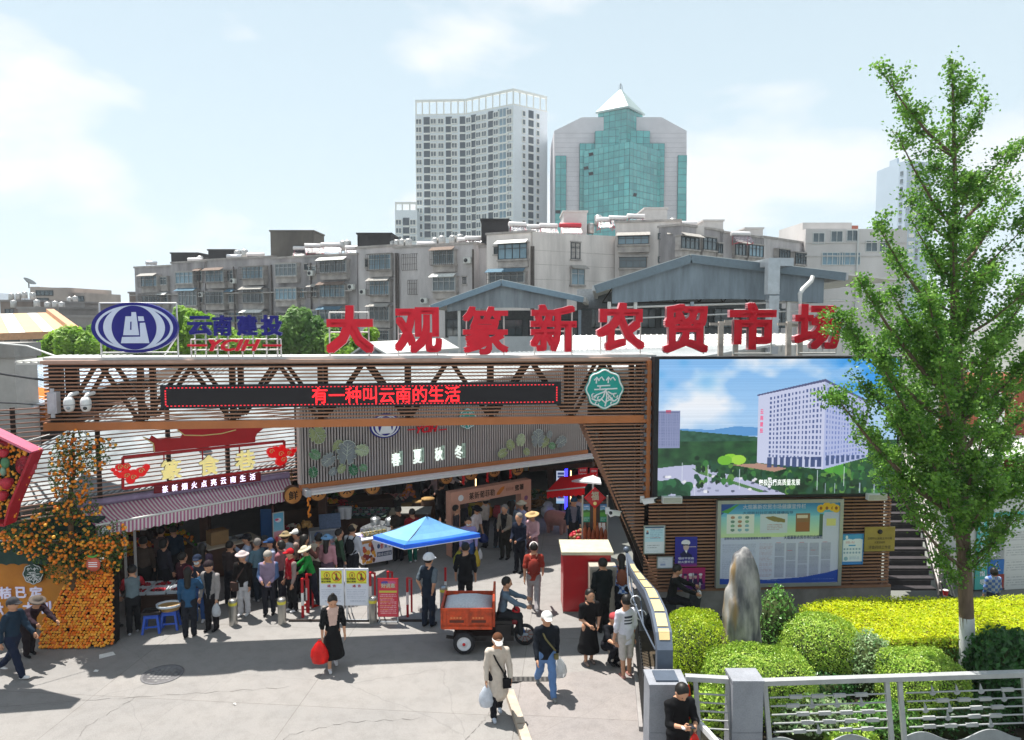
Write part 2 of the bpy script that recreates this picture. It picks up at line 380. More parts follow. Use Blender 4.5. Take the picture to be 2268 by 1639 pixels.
def seam(name,pts,w,z,m):
 P_=[gr(*p)for p in pts];t=MB()
 for i,(a,b)in enumerate(zip(P_[:-1],P_[1:])):
  n_=8;d=(b-a);s_=Vector((-d.y,d.x,0)).normalized()
  for j in range(n_):p,q=a.lerp(b,j/n_)+s_*.03*math.sin(3.1*j+i),a.lerp(b,(j+1)/n_)+s_*.03*math.sin(3.1*(j+1)+i);e=s_*w*(.6+.4*math.sin(j*2.3));t.add([p-e+Vector((0,0,z)),q-e+Vector((0,0,z)),q+e+Vector((0,0,z)),p+e+Vector((0,0,z))],[(0,1,2,3)])
 struct(t.build(name,m))
crk=mat('crack_dark','#65615e',.95)
for i,pts in enumerate(([(0,1566),(180,1552),(430,1536),(640,1522)],[(130,1700),(190,1610),(300,1545)],[(560,1700),(640,1628),(770,1600),(930,1592)],[(900,1300),(960,1335),(1080,1350)],[(1030,1640),(1068,1600),(1100,1560)])):seam('road_crack',pts,0.0055,.004+.0006*i,crk)
pm=MB()
k0,k1,k2=gr(1128,1540,.0),gr(1146,1590,.0),gr(1235,1850,.0)
pav_m=groundmat('pavement_concrete','#7f7b7a','#8c8683','#625f5c',0.2)
edge=[gr(1128,1536),gr(1140,1519),gr(1175,1508),gr(1265,1492),gr(1335,1487),gr(1395,1480)]
poly=[(k2.x+.12,k2.y),(k1.x+.1,k1.y),(k0.x+.1,k0.y)]+[(p.x,p.y)for p in edge[1:]]+[(3.1,edge[-1].y),(3.1,12.6),(4.2,12.5),(4.2,k2.y)]
pm.slab(poly,-0.03,0.035)
struct(pm.build('pavement',pav_m))
kb=thing('kerb','low worn concrete kerb running towards the camera beside the cream coat woman','kerb',(0,0,0));struct(kb);del kb['category']
kerb_m=mat('kerb_concrete','#ad9f8f',0.9,var=0.18,scale=5,bump=0.2)
for a,b in((0.0,.3),(.31,.62),(.63,1.0)):
 P0=k0.lerp(k2,a);P1=k0.lerp(k2,b);t=MB();t.bar((P0.x,P0.y,.05),(P1.x,P1.y,.05),.17,.13);t.build('kerbstone',kerb_m,kb)
mh=thing('manhole_cover','round dark iron manhole cover in the shaded road','manhole cover',gr(360,1494)+Vector((0,0,0.004)))
t=MB();t.lathe([(.42,0),(.42,.006),(.36,.006),(.36,.003),(0,.003)],28);t.build('rim',mat('iron_cover','#69686a',0.7,.1,var=0.2,scale=14),mh)
t=MB()
for i in range(-3,4):
 for j in range(-3,4):
  if i*i+j*j<10:t.box((i*.095,j*.095,.006),(.06,.06,.004))
t.build('tread',mat('iron_tread','#7a7978',0.7,.1),mh)
g2=thing('drain_grate','narrow slotted drain grate in the road behind the cream coat woman','drain grate',gr(1180,1508)+Vector((0,0,.041)))
t=MB()
for i in range(9):t.box((-.4+i*.1,0,.003),(.05,.14,.004))
t.build('slot',mat('drain_slot','#2c2b2b',.9),g2,kind='stuff');t=MB();t.box((0,0,-.002),(.95,.2,.004));t.build('plate',mat('drain_plate','#4c4a48',.8),g2)
# ================================================================== far buildings
def window_mesh(w,h,nx,nz,m_frame,fw=.06,d=.09,split=None):
 t=MB();t.box((-w/2+fw/2,0,0),(fw,d,h));t.box((w/2-fw/2,0,0),(fw,d,h))
 t.box((0,0,h/2-fw/2),(w-2*fw,d,fw));t.box((0,0,-h/2+fw/2),(w-2*fw,d,fw))
 for i in range(1,nx):t.box((-w/2+w*i/nx,0,0),(fw*.7,d*.8,h-2*fw))
 for i in range(1,nz):t.box((0,.002,-h/2+h*(split if split else i/nz)),(w-2*fw,d*.7,fw*.7))
 return t.mesh('window_frame',m_frame)
glass_m=mat('window_glass','#3c4b52',0.08,var=0.5,scale=0.35,spec=0.9)
glass_b=mat('bluish_window_glass','#5c7c8c',0.06,var=0.45,scale=0.3,spec=0.9)
dark_m=mat('dark_opening','#23262b',0.8,var=0.2)
TW=thing('apartment_tower','tall pale blue-grey residential tower with a bent facade and open roof frame','tower',(0,0,0))
ty=[221,220,210,217.6];tu=[921,1031,1137,1212];TZ=zat(221,221)
tp=[at(u,400,y)for u,y in zip(tu,ty)];tp=[Vector((p.x,p.y,0))for p in tp]
tw_m=mat('tower_render','#d9dfe3',0.85,var=0.06,scale=.08);tw_w=mat('tower_white_trim','#dcdcd6',0.7,var=0.05)
t=MB();t.slab([(tp[0].x,tp[0].y),(tp[1].x,tp[1].y),(tp[2].x,tp[2].y),(tp[3].x,tp[3].y),(tp[3].x-4,tp[3].y+16),(tp[1].x,tp[1].y+14),(tp[0].x+2,tp[0].y+14)],-1,TZ-4.6);t.build('wall',tw_m,TW)
t=MB();t.slab([(tp[0].x,tp[0].y),(tp[1].x,tp[1].y),(tp[2].x,tp[2].y),(tp[3].x,tp[3].y),(tp[3].x-4,tp[3].y+16),(tp[1].x,tp[1].y+14),(tp[0].x+2,tp[0].y+14)],TZ-4.598,TZ-4.2);t.build('roof',tw_w,TW)
def crown(parent,a,b,z0,z1,n):
 t=MB();a=Vector(a);b=Vector(b);d=(b-a).normalized();e=d*.25;nn=Vector((d.y,-d.x,0))*-.3
 t.bar((a.x+nn.x,a.y+nn.y,z1-.35),(b.x+nn.x,b.y+nn.y,z1-.35),.5,.7)
 for i in range(n+1):
  p=a.lerp(b,i/n);p=p+nn+(e if i==0 else(-e if i==n else e*0));t.bar((p.x,p.y,z0),(p.x,p.y,z1-.7),.42,.42)
 t.build('roof_frame',tw_w,parent)
crown(TW,tp[0],tp[1],TZ-4.2,TZ,7);crown(TW,tp[1],tp[2],TZ-4.2,TZ,7);crown(TW,tp[2],tp[3],TZ-4.2,TZ,5)
wt=MB();wt.box((0,0,0),(2.0,.45,1.8),0);wt.box((0,-.235,.05),(1.5,.03,1.3),1);wt.box((0,-.26,.05),(.12,.03,1.3),0)
w_me=wt.mesh('window',[tw_w,glass_m])
ws=MB();ws.box((0,0,0),(1.2,.3,1.7),0);ws.box((0,-.16,.05),(.85,.03,1.3),1);ws_me=ws.mesh('window',[tw_w,glass_m])
ds=MB();ds.box((0,0,.3),(1.9,.3,2.2),1);ds.box((0,-.02,-1.1),(1.9,.36,.5),0);d_me=ds.mesh('window',[tw_w,mat('recess_glass','#3a4650',.3,var=.3,scale=.4)])
bl=MB();bl.box((0,0,.2),(3.6,.3,2.3),1);bl.box((0,-.04,-1.15),(3.6,.4,.5),0)
for x in(-1.2,0,1.2):bl.box((x,-.17,.2),(.14,.06,2.3),0)
b_me=bl.mesh('window',[tw_w,glass_b])
cols=[[(317,'w'),(366,'d'),(407,'w'),(454,'w'),(503,'d'),(537,'w'),(590,'d')],[(627,'w'),(656,'d'),(688,'w'),(724,'w'),(763,'d'),(797,'w'),(840,'b'),(880,'w')],[(966,'s'),(1012,'d'),(1053,'s')]]
TF=48.5*.3556*221/FPX
for fi in range(3):
 pl=Plane(tp[fi],tp[fi+1])
 for x,k in cols[fi]:
  lx,_=pl.lx(816+.3556*x,400)
  for r in range(15):
   z=TZ-4.6-1.9-r*TF
   o=put('window',{'w':w_me,'d':d_me,'b':b_me,'s':ws_me}[k],TW,pl.w(lx,{'d':.12}.get(k,-.05),z),pl.rz)
AN=thing('tower_annex','lower wing of the residential tower at its left side','building',(0,0,0))
a0,a1=at(875,500,214),at(924,500,214);az=zat(447,214)
t=MB();t.b2((a0.x,214,-1),(a1.x,224,az-2.4));t.build('wall',tw_m,AN)
crown(AN,(a0.x,214,0),(a1.x,214,0),az-2.4,az,3)
pl=Plane((a0.x,214),(a1.x,214))
for x,k in((188,'w'),(235,'d'),(277,'w')):
 for r in range(4):put('window',{'w':w_me,'d':d_me}[k],AN,pl.w(pl.lx(816+.3556*x,480)[0],.0 if k=='d' else-.1,az-6.0-r*TF),0)
GT=thing('glass_office_tower','stepped green glass office tower with grey granite shoulders and a pyramid roof','tower',(0,0,0))
GY=205.0
def g3(x,y,Y=GY):return at(816+.3556*x,145.7+.3556*y,Y)
gran=mat('granite_cladding','#d0cbcf',0.7,var=0.07,scale=.3);gl_m=mat('green_glass','#4fa5a4',0.12,var=0.28,scale=.12,spec=0.8);gl_d=mat('dark_mullion','#2c6a6e',.5,var=.1)
pts=[(1157,1150),(1157,405),(1330,320),(1825,320),(1982,405),(1982,1150)]
t=MB();t.prism([(g3(*p).x,g3(*p).z)for p in pts],GY,GY+22);t.build('wall',gran,GT)
t=MB()
for i in range(20):
 yy=420+i*30;p,q=g3(1160,yy),g3(1978,yy)
 t.box(((p.x+q.x)/2,GY-.02,p.z),(q.x-p.x,.06,.05))
t.build('cladding_joint',mat('cladding_joint_grey','#a09ba2',.8),GT,kind='stuff')
def curtain(name,p,q,z0,z1,cw,ch,tilt=0.012):
 """a glass wall of separate panes between mullions"""
 p=Vector((p[0],p[1],0));q=Vector((q[0],q[1],0));d=(q-p);Ln=d.length;d.normalize();n=Vector((d.y,-d.x,0));nx=max(1,round(Ln/cw));nz=max(1,round((z1-z0)/ch));cw=Ln/nx;ch=(z1-z0)/nz
 t=MB();k=MB()
 for i in range(nx):
  for j in range(nz):
   a=p+d*(i*cw+.07);b=p+d*((i+1)*cw-.07);za,zb=z0+j*ch+.07,z0+(j+1)*ch-.07
   if R.random()<.02:k.add([a+n*.02+Vector((0,0,za)),b+n*.02+Vector((0,0,za)),b+n*.3+Vector((0,0,(za+zb)/2)),a+n*.3+Vector((0,0,(za+zb)/2))],[(0,1,2,3)])
   o1,o2,o3=[n*(.03+R.uniform(-tilt,tilt))for _ in range(3)]
   t.add([a+o1+Vector((0,0,za)),b+o2+Vector((0,0,za)),b+o3+Vector((0,0,zb)),a+(o1+o3-o2)+Vector((0,0,zb))],[(0,1,2,3)],R.choice([0,0,0,1,2]))
 t.build(name,[gl_m,mat('pale_green_glass','#5bacaa',.12,var=.25,scale=.1,spec=.8),mat('deep_green_glass','#479b9c',.12,var=.25,scale=.1,spec=.8)],GT,kind='stuff')
 if k.f:k.build('open_pane',dark_m,GT,kind='stuff')
def glassblock(poly,z0,z1,front):
 t=MB();t.slab(poly,z0,z1);t.build('glass_wall',gl_d,GT)
 for i in front:curtain('pane',poly[i],poly[(i+1)%len(poly)],z0,z1,1.7,1.75)
zb=-1
def gx(x,Y):return at(816+.3556*x,500,Y).x
def gz(y,Y):return zat(145.7+.3556*y,Y)
glassblock([(gx(1163,204.6),204.6),(gx(1230,204.6),204.6),(gx(1230,204.6),206),(gx(1163,204.6),206)],zb,gz(560,204.6),[0])
glassblock([(gx(1922,204.6),204.6),(gx(1977,204.6),204.6),(gx(1977,204.6),206),(gx(1922,204.6),206)],zb,gz(557,204.6),[0])
glassblock([(gx(1313,204),204),(gx(1838,204),204),(gx(1838,204),207),(gx(1313,204),207)],zb,gz(483,204),[0])
glassblock([(gx(1408,203.4),203.4),(gx(1535,202),202),(gx(1620,202.4),202.4),(gx(1746,203.4),203.4),(gx(1746,203.4),206),(gx(1408,203.4),206)],zb,gz(404,203),[0,1,2])
ctr=(gx(1562,207),207.0);hw=(gx(1702,205)-gx(1422,205))/2
def rot4(c,r,a):return[(c[0]+r*math.cos(a+k*PI/2),c[1]+r*math.sin(a+k*PI/2))for k in range(4)]
sq=rot4((ctr[0],ctr[1]),hw*1.02,rad(-82));glassblock(sq,zb,gz(262,203),[0,3])
glassblock([(gx(1340,203.2),203.2),(gx(1622,192),192),(gx(1812,203.2),203.2),(gx(1812,206),206),(gx(1340,206),206)],zb,gz(482,194),[0,1])
t=MB();rs=rot4(ctr,hw*1.13,rad(-82));zt=gz(128,205);ze=gz(268,203)
t.add([(x,y,ze)for x,y in rs]+[(ctr[0],ctr[1],zt)],[(0,1,4),(1,2,4),(2,3,4),(3,0,4),(3,2,1,0)]);t.slab(rs,ze-.5,ze-.003);t.build('pyramid_roof',mat('pale_roof_panel','#9fb0ae',.5,.1,var=.12,scale=.3),GT)
t=MB();t.tube([(ctr[0],ctr[1],zt-.5),(ctr[0],ctr[1],gz(92,205))],[.25,.05],6)
for s in(-1,1):t.tube([(ctr[0]+s*.5,ctr[1],zt-.8),(ctr[0]+s*.45,ctr[1],zt+.6),(ctr[0],ctr[1],zt+1.4)],.07,5)
t.build('spire',mat('spire_steel','#8f959a',.5,.4),GT)
RT=thing('slim_tower','slim pale high-rise tower half hidden behind the tall ginkgo tree','tower',(0,0,0))
rx0,rx1,rxm=xat(1990,400,300),xat(2062,400,300),xat(2008,400,296);rz=zat(360,300)
rt_m=mat('high_rise_white','#a9b8c6',.8,var=.06,scale=.05)
t=MB();t.slab([(rx0,300),(rxm,296),(rx1,300),(rx1,318),(rx0,318)],-1,rz);t.build('wall',rt_m,RT)
t=MB();t.box((0,-.2,0),(2.6,.7,1.5));me=t.mesh('balcony',tw_w);t=MB();t.box((0,0,0),(1.4,.2,1.7));mw_=t.mesh('window',glass_m)
pl=Plane((rxm,296),(rx1,300));pl2=Plane((rx0,300),(rxm,296))
for r in range(15):
 z=rz-5-r*3.1;put('balcony',me,RT,pl.w(3.2,0,z),pl.rz);put('window',mw_,RT,pl.w(6.5,-.05,z+.3),pl.rz);put('window',mw_,RT,pl2.w(1.6,-.05,z+.3),pl2.rz)
t=MB();t.b2((rx0+1,302,rz),(rxm-1,308,rz+2.2));t.build('roof_room',rt_m,RT)
RB=thing('office_block','plain pale grey office block with paired windows left of the tall tree','building',(0,0,0))
BY=90;bx0,bx1=xat(1785,500,BY),xat(2010,500,BY);bz=zat(507,BY);ob=mat('pale_plaster','#c6c2c0',.85,var=.12,scale=.25,stretch=(1,1,.3))
t=MB();t.b2((bx0,BY,0),(bx1,BY+14,bz));t.b2((bx0,BY+1,bz),(xat(1895,500,BY),BY+9,bz+.9));t.build('wall',ob,RB)
t=MB();t.b2((xat(1896,500,BY),BY+2,bz),(xat(1918,500,BY),BY+6,zat(495,BY)));t.build('brick_stair_room',mat('brick_red','#9c5a48',.9,var=.15,scale=3),RB)
t=MB()
for v in(536,566):t.b2((bx0,BY-.12,zat(v,BY)-.12),(bx1,BY,zat(v,BY)))
t.build('string_course',mat('plaster_band','#c2bebb',.85),RB)
wf=mat('white_window_frame','#c9ccca',.5,var=.05);me=window_mesh(1.5,1.4,2,1,wf,.08);me2=window_mesh(2.6,1.6,4,2,wf,.08,split=.7)
gp=MB();gp.box((0,.02,0),(1.4,.03,1.3));gpm=gp.mesh('pane',glass_m);gp=MB();gp.box((0,.02,0),(2.5,.03,1.5));gpm2=gp.mesh('pane',glass_b)
for(u,v,k)in((1813,528,0),(1853,524,0),(1888,522,0),(1843,573,1),(1882,573,1),(1930,545,0),(1960,545,0)):
 o=put('window',me2 if k else me,RB,at(u,v,BY)+Vector((0,-.05,0)));put('pane',gpm2 if k else gpm,o,(0,.01,0))
t=MB();t.tube([(xat(1900,500,BY),BY-.15,1),(xat(1900,500,BY),BY-.15,bz)],.1,6);t.build('drainpipe',wf,RB)
# ================================================================== the long weathered apartment blocks
ap_dark=mat('weathered_plaster','#969293',.9,var=.36,scale=.55,stretch=(1,1,.28));ap_mid=mat('grey_plaster','#b5b0b0',.9,var=.26,scale=.5,stretch=(1,1,.28));ap_lt=mat('pale_grey_plaster','#cfc8c4',.88,var=.2,scale=.5,stretch=(1.4,1,.2))
slabm=mat('stained_slab','#9e9894',.9,var=.3,scale=1.2);rust=mat('rusty_cage','#4f4743',.8,var=.25,scale=5);black_tar=mat('black_tarred_wall','#2c2a2b',.9,var=.35,scale=.6);blk=mat('sooty_concrete','#5d5852',.95,var=.3,scale=.5,stretch=(1,1,.4))
alu=mat('aluminium_frame','#a9acac',.45,.3,var=.08);dkf=mat('dark_window_frame','#3a4043',.5,var=.1)
def z4(x,y):return 233.2+.4369*x,408+.4369*y
def z3(x,y):return 816+.3556*x,145.7+.3556*y
AP=Plane((xat(298,600,100),100),(xat(1175,600,71),71))
def block(B,pl,U0,U1,Vt,off,m,depth=9.0,cap=True):
 x0,_=pl.lx(U0,600,off);x1,z1=pl.lx(U1,Vt,off);xm,z1=pl.lx((U0+U1)/2,Vt,off)
 t=MB();t.b2((x0,-off,0),(x1,depth,z1));t.build('wall',m,B,pl.mw)
 if cap:t=MB();t.b2((x0-.1,-off-.12,z1),(x1+.1,depth,z1+.22));t.build('parapet',slabm,B,pl.mw)
 return x0,x1,z1
def win(B,pl,r,off=.5,kind='a',cage=None,awn=None,n=None,low=True):
 (u0,v0,u1,v1)=r;x0,za=pl.lx(u0,v1,off);x1,_=pl.lx(u1,v1,off);_,zb_=pl.lx((u0+u1)/2,v0,off);_,za=pl.lx((u0+u1)/2,v1,off)
 w,h=x1-x0,zb_-za;xc,zc=(x0+x1)/2,(za+zb_)/2;X=pl.mw@Matrix.Translation((xc,-off,zc));fm={'a':alu,'d':dkf,'w':wf}[kind]
 n=n or max(2,round(w/.75))
 o=link('window',window_mesh(w,h,n,2,fm,.07,.12,split=.68),B,X)
 g=MB();g.box((0,.03,0),(w-.06,.02,h-.06));g.build('pane',R.choice([glass_m,glass_b,glass_m]),o)
 if off>.2:
  t=MB();t.b2((-w/2-.1,-.12,-h/2-.16),(w/2+.1,off,-h/2-.003));t.b2((-w/2-.1,-.1,h/2+.003),(w/2+.1,off,h/2+.13))
  if low:t.b2((-w/2-.02,.06,-h/2-.8),(w/2+.02,off,-h/2-.163))
  t.b2((-w/2-.02,.06,-h/2),(-w/2+.03,off,h/2));t.b2((w/2-.03,.06,-h/2),(w/2+.02,off,h/2));t.build('balcony',slabm,B,X)
 if cage:
  t=MB();k=int(w/.22)
  for i in range(k+1):t.bar((-w/2+w*i/k,-.5,-h/2-.1),(-w/2+w*i/k,-.5,h/2),.03)
  for z in(-h/2-.1,-h/6,h/4,h/2):t.bar((-w/2,-.5,z),(w/2,-.5,z),.035)
  for s in(-1,1):
   for z in(-h/2-.1,h/2):t.bar((s*w/2,-.5,z),(s*w/2,-.06,z),.035)
  t.build('window_cage',rust,B,X)
 if awn:
  t=MB();t.add([(-w/2-.15,-.65,h/2-.02),(w/2+.15,-.65,h/2-.02),(w/2+.1,.0,h/2+.36),(-w/2-.1,.0,h/2+.36)],[(0,1,2,3)]);t.add([(-w/2-.15,-.65,h/2-.05),(w/2+.15,-.65,h/2-.05),(w/2+.1,.0,h/2+.33),(-w/2-.1,.0,h/2+.33)],[(3,2,1,0)])
  t.build('window_canopy',mat('canopy_'+awn,{'grey':'#9a9690','white':'#d2d2cc','blue':'#4b6a7c','brown':'#6e5d52'}[awn],.8,var=.2),B,X)
 return X,w,h
A1=thing('apartment_block','long sooty grey apartment block with caged balconies, behind the blue characters','building',(0,0,0))
A2=thing('apartment_block','pale grey apartment block with a blank gable wall beside the green glass tower base','building',(0,0,0))
A3=thing('apartment_block','apartment block with dark balcony windows behind the larger market hall gable','building',(0,0,0))
for(u0,u1,v,off,m)in((298,380,592,0,ap_dark),(380,452,582,.35,ap_dark),(452,600,574,.0,ap_dark),(600,790,569,.35,ap_dark)):block(A1,AP,u0,u1,v,off,m,9)
for(u0,u1,v,off,m)in((790,872,548,.15,ap_mid),(872,1048,545,.45,ap_mid),(1048,1078,549,-.7,ap_mid),(1078,1175,518,.3,ap_lt)):block(A2,AP,u0,u1,v,off,m,9)
AWN=['grey',None,'brown',None,None,'white',None,'blue',None]
rows=[(182,465,262,518),(357,445,445,503),(510,437,600,495),(695,418,800,478),(862,402,970,465),(1088,385,1222,447),(185,555,278,600),(372,540,465,615),(508,545,600,605),(697,533,803,600),(862,527,970,585),(1088,510,1215,572),(375,655,460,700),(510,655,600,700),(700,650,800,700),(862,650,970,700),(1088,635,1200,690),(520,720,600,770),(1088,720,1200,775)]
rows+=[(278,470,312,510),(462,440,492,492),(610,436,650,492),(1030,415,1068,450),(280,560,318,600),(470,545,496,600),(625,545,660,600),(985,530,1010,575),(1040,520,1075,570),(990,640,1075,700),(470,655,498,700),(625,650,680,700),(990,730,1075,780),(700,725,800,775),(862,730,970,780)]
for i,(x0,y0,x1,y1)in enumerate(rows):
 win(A1,AP,(*z4(x0,y0),*z4(x1,y1)),(.95 if i%3 else .8)if x1-x0>75 else .42,'a',cage=(i%3!=1),awn=AWN[i%9])
rows2=[(1337,355,1448,432,.75,1,None),(1518,355,1592,432,.16,1,None),(1660,335,1768,405,1.0,1,'brown'),(1340,490,1440,560,.75,1,'grey'),(1548,487,1592,555,.16,1,None),(1660,470,1775,540,1.0,0,'white'),(1340,620,1440,690,.75,1,'grey'),(1720,655,1780,700,.16,0,None),(1720,740,1790,785,.16,0,None),(1345,740,1440,790,.75,1,None),(1990,300,2138,380,.7,0,'white'),(1945,445,2125,500,.9,1,'blue'),(1560,640,1600,690,.16,1,None)]
for(x0,y0,x1,y1,o,cg,aw)in rows2:win(A2,AP,(*z4(x0,y0),*z4(x1,y1)),o,'d' if x0==1990 else 'a',cage=cg,awn=aw)
for(x0,y0,x1,y1)in((1970,318,1988,355),(1812,470,1830,505),(1010,405,1025,435),(1318,380,1330,420)):win(A2 if x0>1300 else A1,AP,(*z4(x0,y0),*z4(x1,y1)),.45,'d',n=2,low=False)
t=MB()
for x in(480,655,845,1045):u,v=z4(x,600);lx,lz=AP.lx(u,v,.5);t.tube([(lx,-.5,.5),(lx,-.5,13.6)],.1,6)
t.build('drainpipe',rust,A1,AP.mw)
t=MB()
for x in(1475,1485,1865,2160,2170):u,v=z4(x,600);lx,lz=AP.lx(u,v,.62);t.tube([(lx,-.62,.5),(lx,-.62,14.2)],.1,6)
t.build('drainpipe',rust,A2,AP.mw)
t=MB()
for z in(12.0,9.2,6.4):t.b2((.1,-.9,z-1.75),(AP.lx(790,600)[0],-.36,z-1.6))
t.build('floor_slab',slabm,A1,AP.mw)
acm=MB();acm.box((0,0,0),(.8,.35,.58));acm.lathe([(.22,0),(.22,.03),(0,.03)],10,X=Matrix.Translation((-.12,-.175,0))@Matrix.Rotation(PI/2,4,'X'),m=1)
ac_me=acm.mesh('air_conditioner',[mat('aircon_white','#c5c6c2',.6,var=.15),dark_m])
for(x,y)in((1830,385),(1300,545),(640,490),(480,560),(1035,450),(1240,520),(1610,590)):
 u,v=z4(x,y);lx,lz=AP.lx(u,v,1.0);put('air_conditioner',ac_me,A1 if x<1280 else A2,AP.w(lx,-.75,lz),AP.rz)
GW=Plane((xat(1175,600,71),71),(xat(1366,600,77),77))
x1,_=GW.lx(1366,600);_,z1=GW.lx(1175,514);_,z2=GW.lx(1366,524)
t=MB();t.prism([(0.02,0),(x1,0),(x1,z2),(0.02,z1)],-.31,8);t.build('gable_wall',ap_lt,A2,GW.mw)
win(A2,GW,(1264,537,1285,574),.33,'d',n=2,low=False);win(A2,GW,(1265,595,1295,631),.5,'a',n=2,cage=0,awn='grey',low=False)
t=MB()
for v in(560,590,622):_,z=GW.lx(1270,v);t.b2((.03,-.325,z),(x1-.02,-.31,z+.03))
t.build('wall_groove',slabm,A2,GW.mw)
A3P=Plane((xat(1362,600,76),76),(xat(1560,600,74),74));block(A3,A3P,1362,1508,492,0,ap_lt,9);block(A3,A3P,1508,1560,500,-.6,ap_lt,9,False)
for(x0,y0,x1,y1,o)in((1553,1058,1747,1112,.8),(1562,1190,1732,1258,.8),(1868,1050,1932,1130,.35),(1802,1042,1826,1082,.08),(1802,1188,1826,1226,.08)):
 win(A3,A3P,(*z3(x0,y0),*z3(x1,y1)),o,'d' if o>.1 else 'd',n=None if o>.1 else 1,awn='grey' if x0 in(1553,1868)else None,low=o>.5)
A3Q=Plane((xat(1508,600,73),73),(xat(1790,600,92),92))
def zq(x,y):return(2150+x*.5071)/1.71561,(900+y*.5071)/1.71561
block(A3,A3Q,1508,1600,506,0,ap_dark,8);block(A3,A3Q,1600,1690,522,.3,ap_dark,8);block(A3,A3Q,1690,1785,533,0,ap_mid,8)
for(x0,y0,x1,y1)in((865,0,1000,92),(1030,5,1130,100),(1140,50,1175,125),(1270,50,1350,140),(1370,60,1480,150),(1600,95,1680,160),(1720,120,1800,205)):
 win(A3,A3Q,(*zq(x0,y0),*zq(x1,y1)),.7,'d',awn='grey' if x0 in(865,1270)else None)
tank_s=mat('tank_steel','#b5b3b0',.35,.6,var=.15);red_fr=mat('red_heater_frame','#b04050',.6);pinkw=mat('white_tank_enamel','#d9d6d6',.4,var=.08);silver=mat('silver_cylinder','#b9bcc0',.3,.7,var=.1);stand_m=mat('stand_steel','#77716d',.7,.2)
t=MB();t.lathe([(.38,0),(.42,.05),(.42,.95),(.3,1.08),(.08,1.12)],12);tank_me=t.mesh('tank',tank_s)
t=MB()
for i in range(4):a=PI/4+i*PI/2;t.bar((.32*math.cos(a),.32*math.sin(a),0),(.32*math.cos(a),.32*math.sin(a),.8),.05)
t.bar((-.3,-.3,.78),(.3,.3,.78),.05);t.bar((-.3,.3,.78),(.3,-.3,.78),.05);st_me=t.mesh('stand',stand_m)
def roof_at(U,V,Y):return at(U,V,Y)
AY=lambda U:AP.w(AP.lx(U,600)[0],0,0).y
tanks={'right of the wide black roof room':[(857,548),(868,546),(879,544),(891,543),(905,542)],'left of the large black roof room':[(964,540),(979,536),(1003,535),(1019,533)],'left of the square stair tower':[(443,578),(499,569),(526,566),(542,564)],'right of the square stair tower':[(654,553),(760,546),(770,545)],'on the pale roof below the glass tower':[(1129,520),(1168,515),(1308,508),(1325,490),(1490,497)]}
for where,L_ in tanks.items():
 for i,(u,v)in enumerate(L_):
  Y=(AY(u)if u<1180 else 76)+4;p=at(u,v,Y);o=thing('water_tank',f'{ORD[i]} of the tanks {where}','water tank',(p.x,p.y,p.z-1.35+.1),0,'water tanks on the apartment roofs')
  put('tank',tank_me,o,(0,0,.82));put('stand',st_me,o,(0,0,0),0,(1,1,1.0))
def heater(name_l,u,v,L_,ang,wm):
 Y=(AY(u)if u<1180 else 75)+3;p=at(u,v,Y);o=thing('solar_water_heater',name_l,'water heater',(p.x,p.y,p.z-.25),ang,'solar water heaters on the apartment roofs')
 t=MB();t.tube([(-L_/2,0,.25),(-L_/2+.06,0,.25),(L_/2-.06,0,.25),(L_/2,0,.25)],[.2,.26,.26,.2],12);t.build('tank',wm,o)
 t=MB();k=int(L_/.16)
 for i in range(k):x=-L_/2+.15+i*(L_-.3)/max(1,k-1);t.tube([(x,-.1,.1),(x,-1.1,-.75)],.035,5)
 t.build('collector_tubes',mat('collector_glass','#3a2f48',.2,spec=.8),o,kind='stuff')
 t=MB()
 for s in(-1,1):t.bar((s*L_*.4,0,.05),(s*L_*.4,.1,-.95),.05);t.bar((s*L_*.4,-1.1,-.85),(s*L_*.4,.1,-.85),.05);t.bar((s*L_*.4,0,.05),(s*L_*.4,-1.1,-.85),.05)
 t.bar((-L_*.4,.1,-.85),(L_*.4,.1,-.5),.04);t.build('frame',red_fr,o)
for i,(u,v,L_,a,w)in enumerate(((335,582,1.5,.5,0),(432,575,1.9,.1,1),(520,568,2.0,.2,0),(566,564,2.2,.15,1),(667,550,1.9,.1,1),(697,544,2.4,.25,1),(735,542,2.6,.1,1),(793,549,3.0,.1,1),(945,540,2.2,.2,1),(1032,531,1.8,.1,1),(1050,528,2.0,.1,1),(1146,497,1.9,.3,1),(1180,502,1.9,.2,2),(1215,500,2.0,.2,2),(1263,499,2.4,.15,3),(1340,486,2.0,.1,2),(1368,483,2.0,.2,2),(1408,479,2.0,.25,2),(1521,495,2.2,.1,2),(1640,518,2.2,.2,2))):
 where=['above the far left end of the sooty block','beside the small tank on the sooty block','with a red frame left of the two tank pair','left of the square stair tower','right beside the square stair tower','between stair tower and the paired tanks','near the paired tanks','just left of the black roof room','in front of the five tank row','left of the large black roof room','touching the large black roof room','tilted, right of the large black roof room','white, on red legs above the gable corner','white, second above the gable corner','bright red cylinder above the gable wall','first on the pale roof under the glass tower','second on the pale roof under the glass tower','beside the tiled roof room under the glass tower','on the darker roof right of the tiled roof room','green tinted, on the far right roof'][i]
 heater('solar water heater '+where,u,v,L_,a,[silver,pinkw,pinkw,mat('red_enamel_tank','#b02434',.4)][w])
def roofroom(label,U0,U1,V0,V1,Y,m,d=5.0):
 a,b=at(U0,V1,Y),at(U1,V0,Y);o=thing('roof_room',label,'roof room',(0,0,0));t=MB();t.b2((a.x,Y,a.z-2.5),(b.x,Y+d,b.z));t.build('wall',m,o)
 t=MB();t.b2((a.x-.12,Y-.12,b.z),(b.x+.12,Y+d,b.z+.18));t.build('roof',m,o)
roofroom('black tarred roof room above the left end of the sooty apartment block',380,438,562,600,AY(400)+3,black_tar)
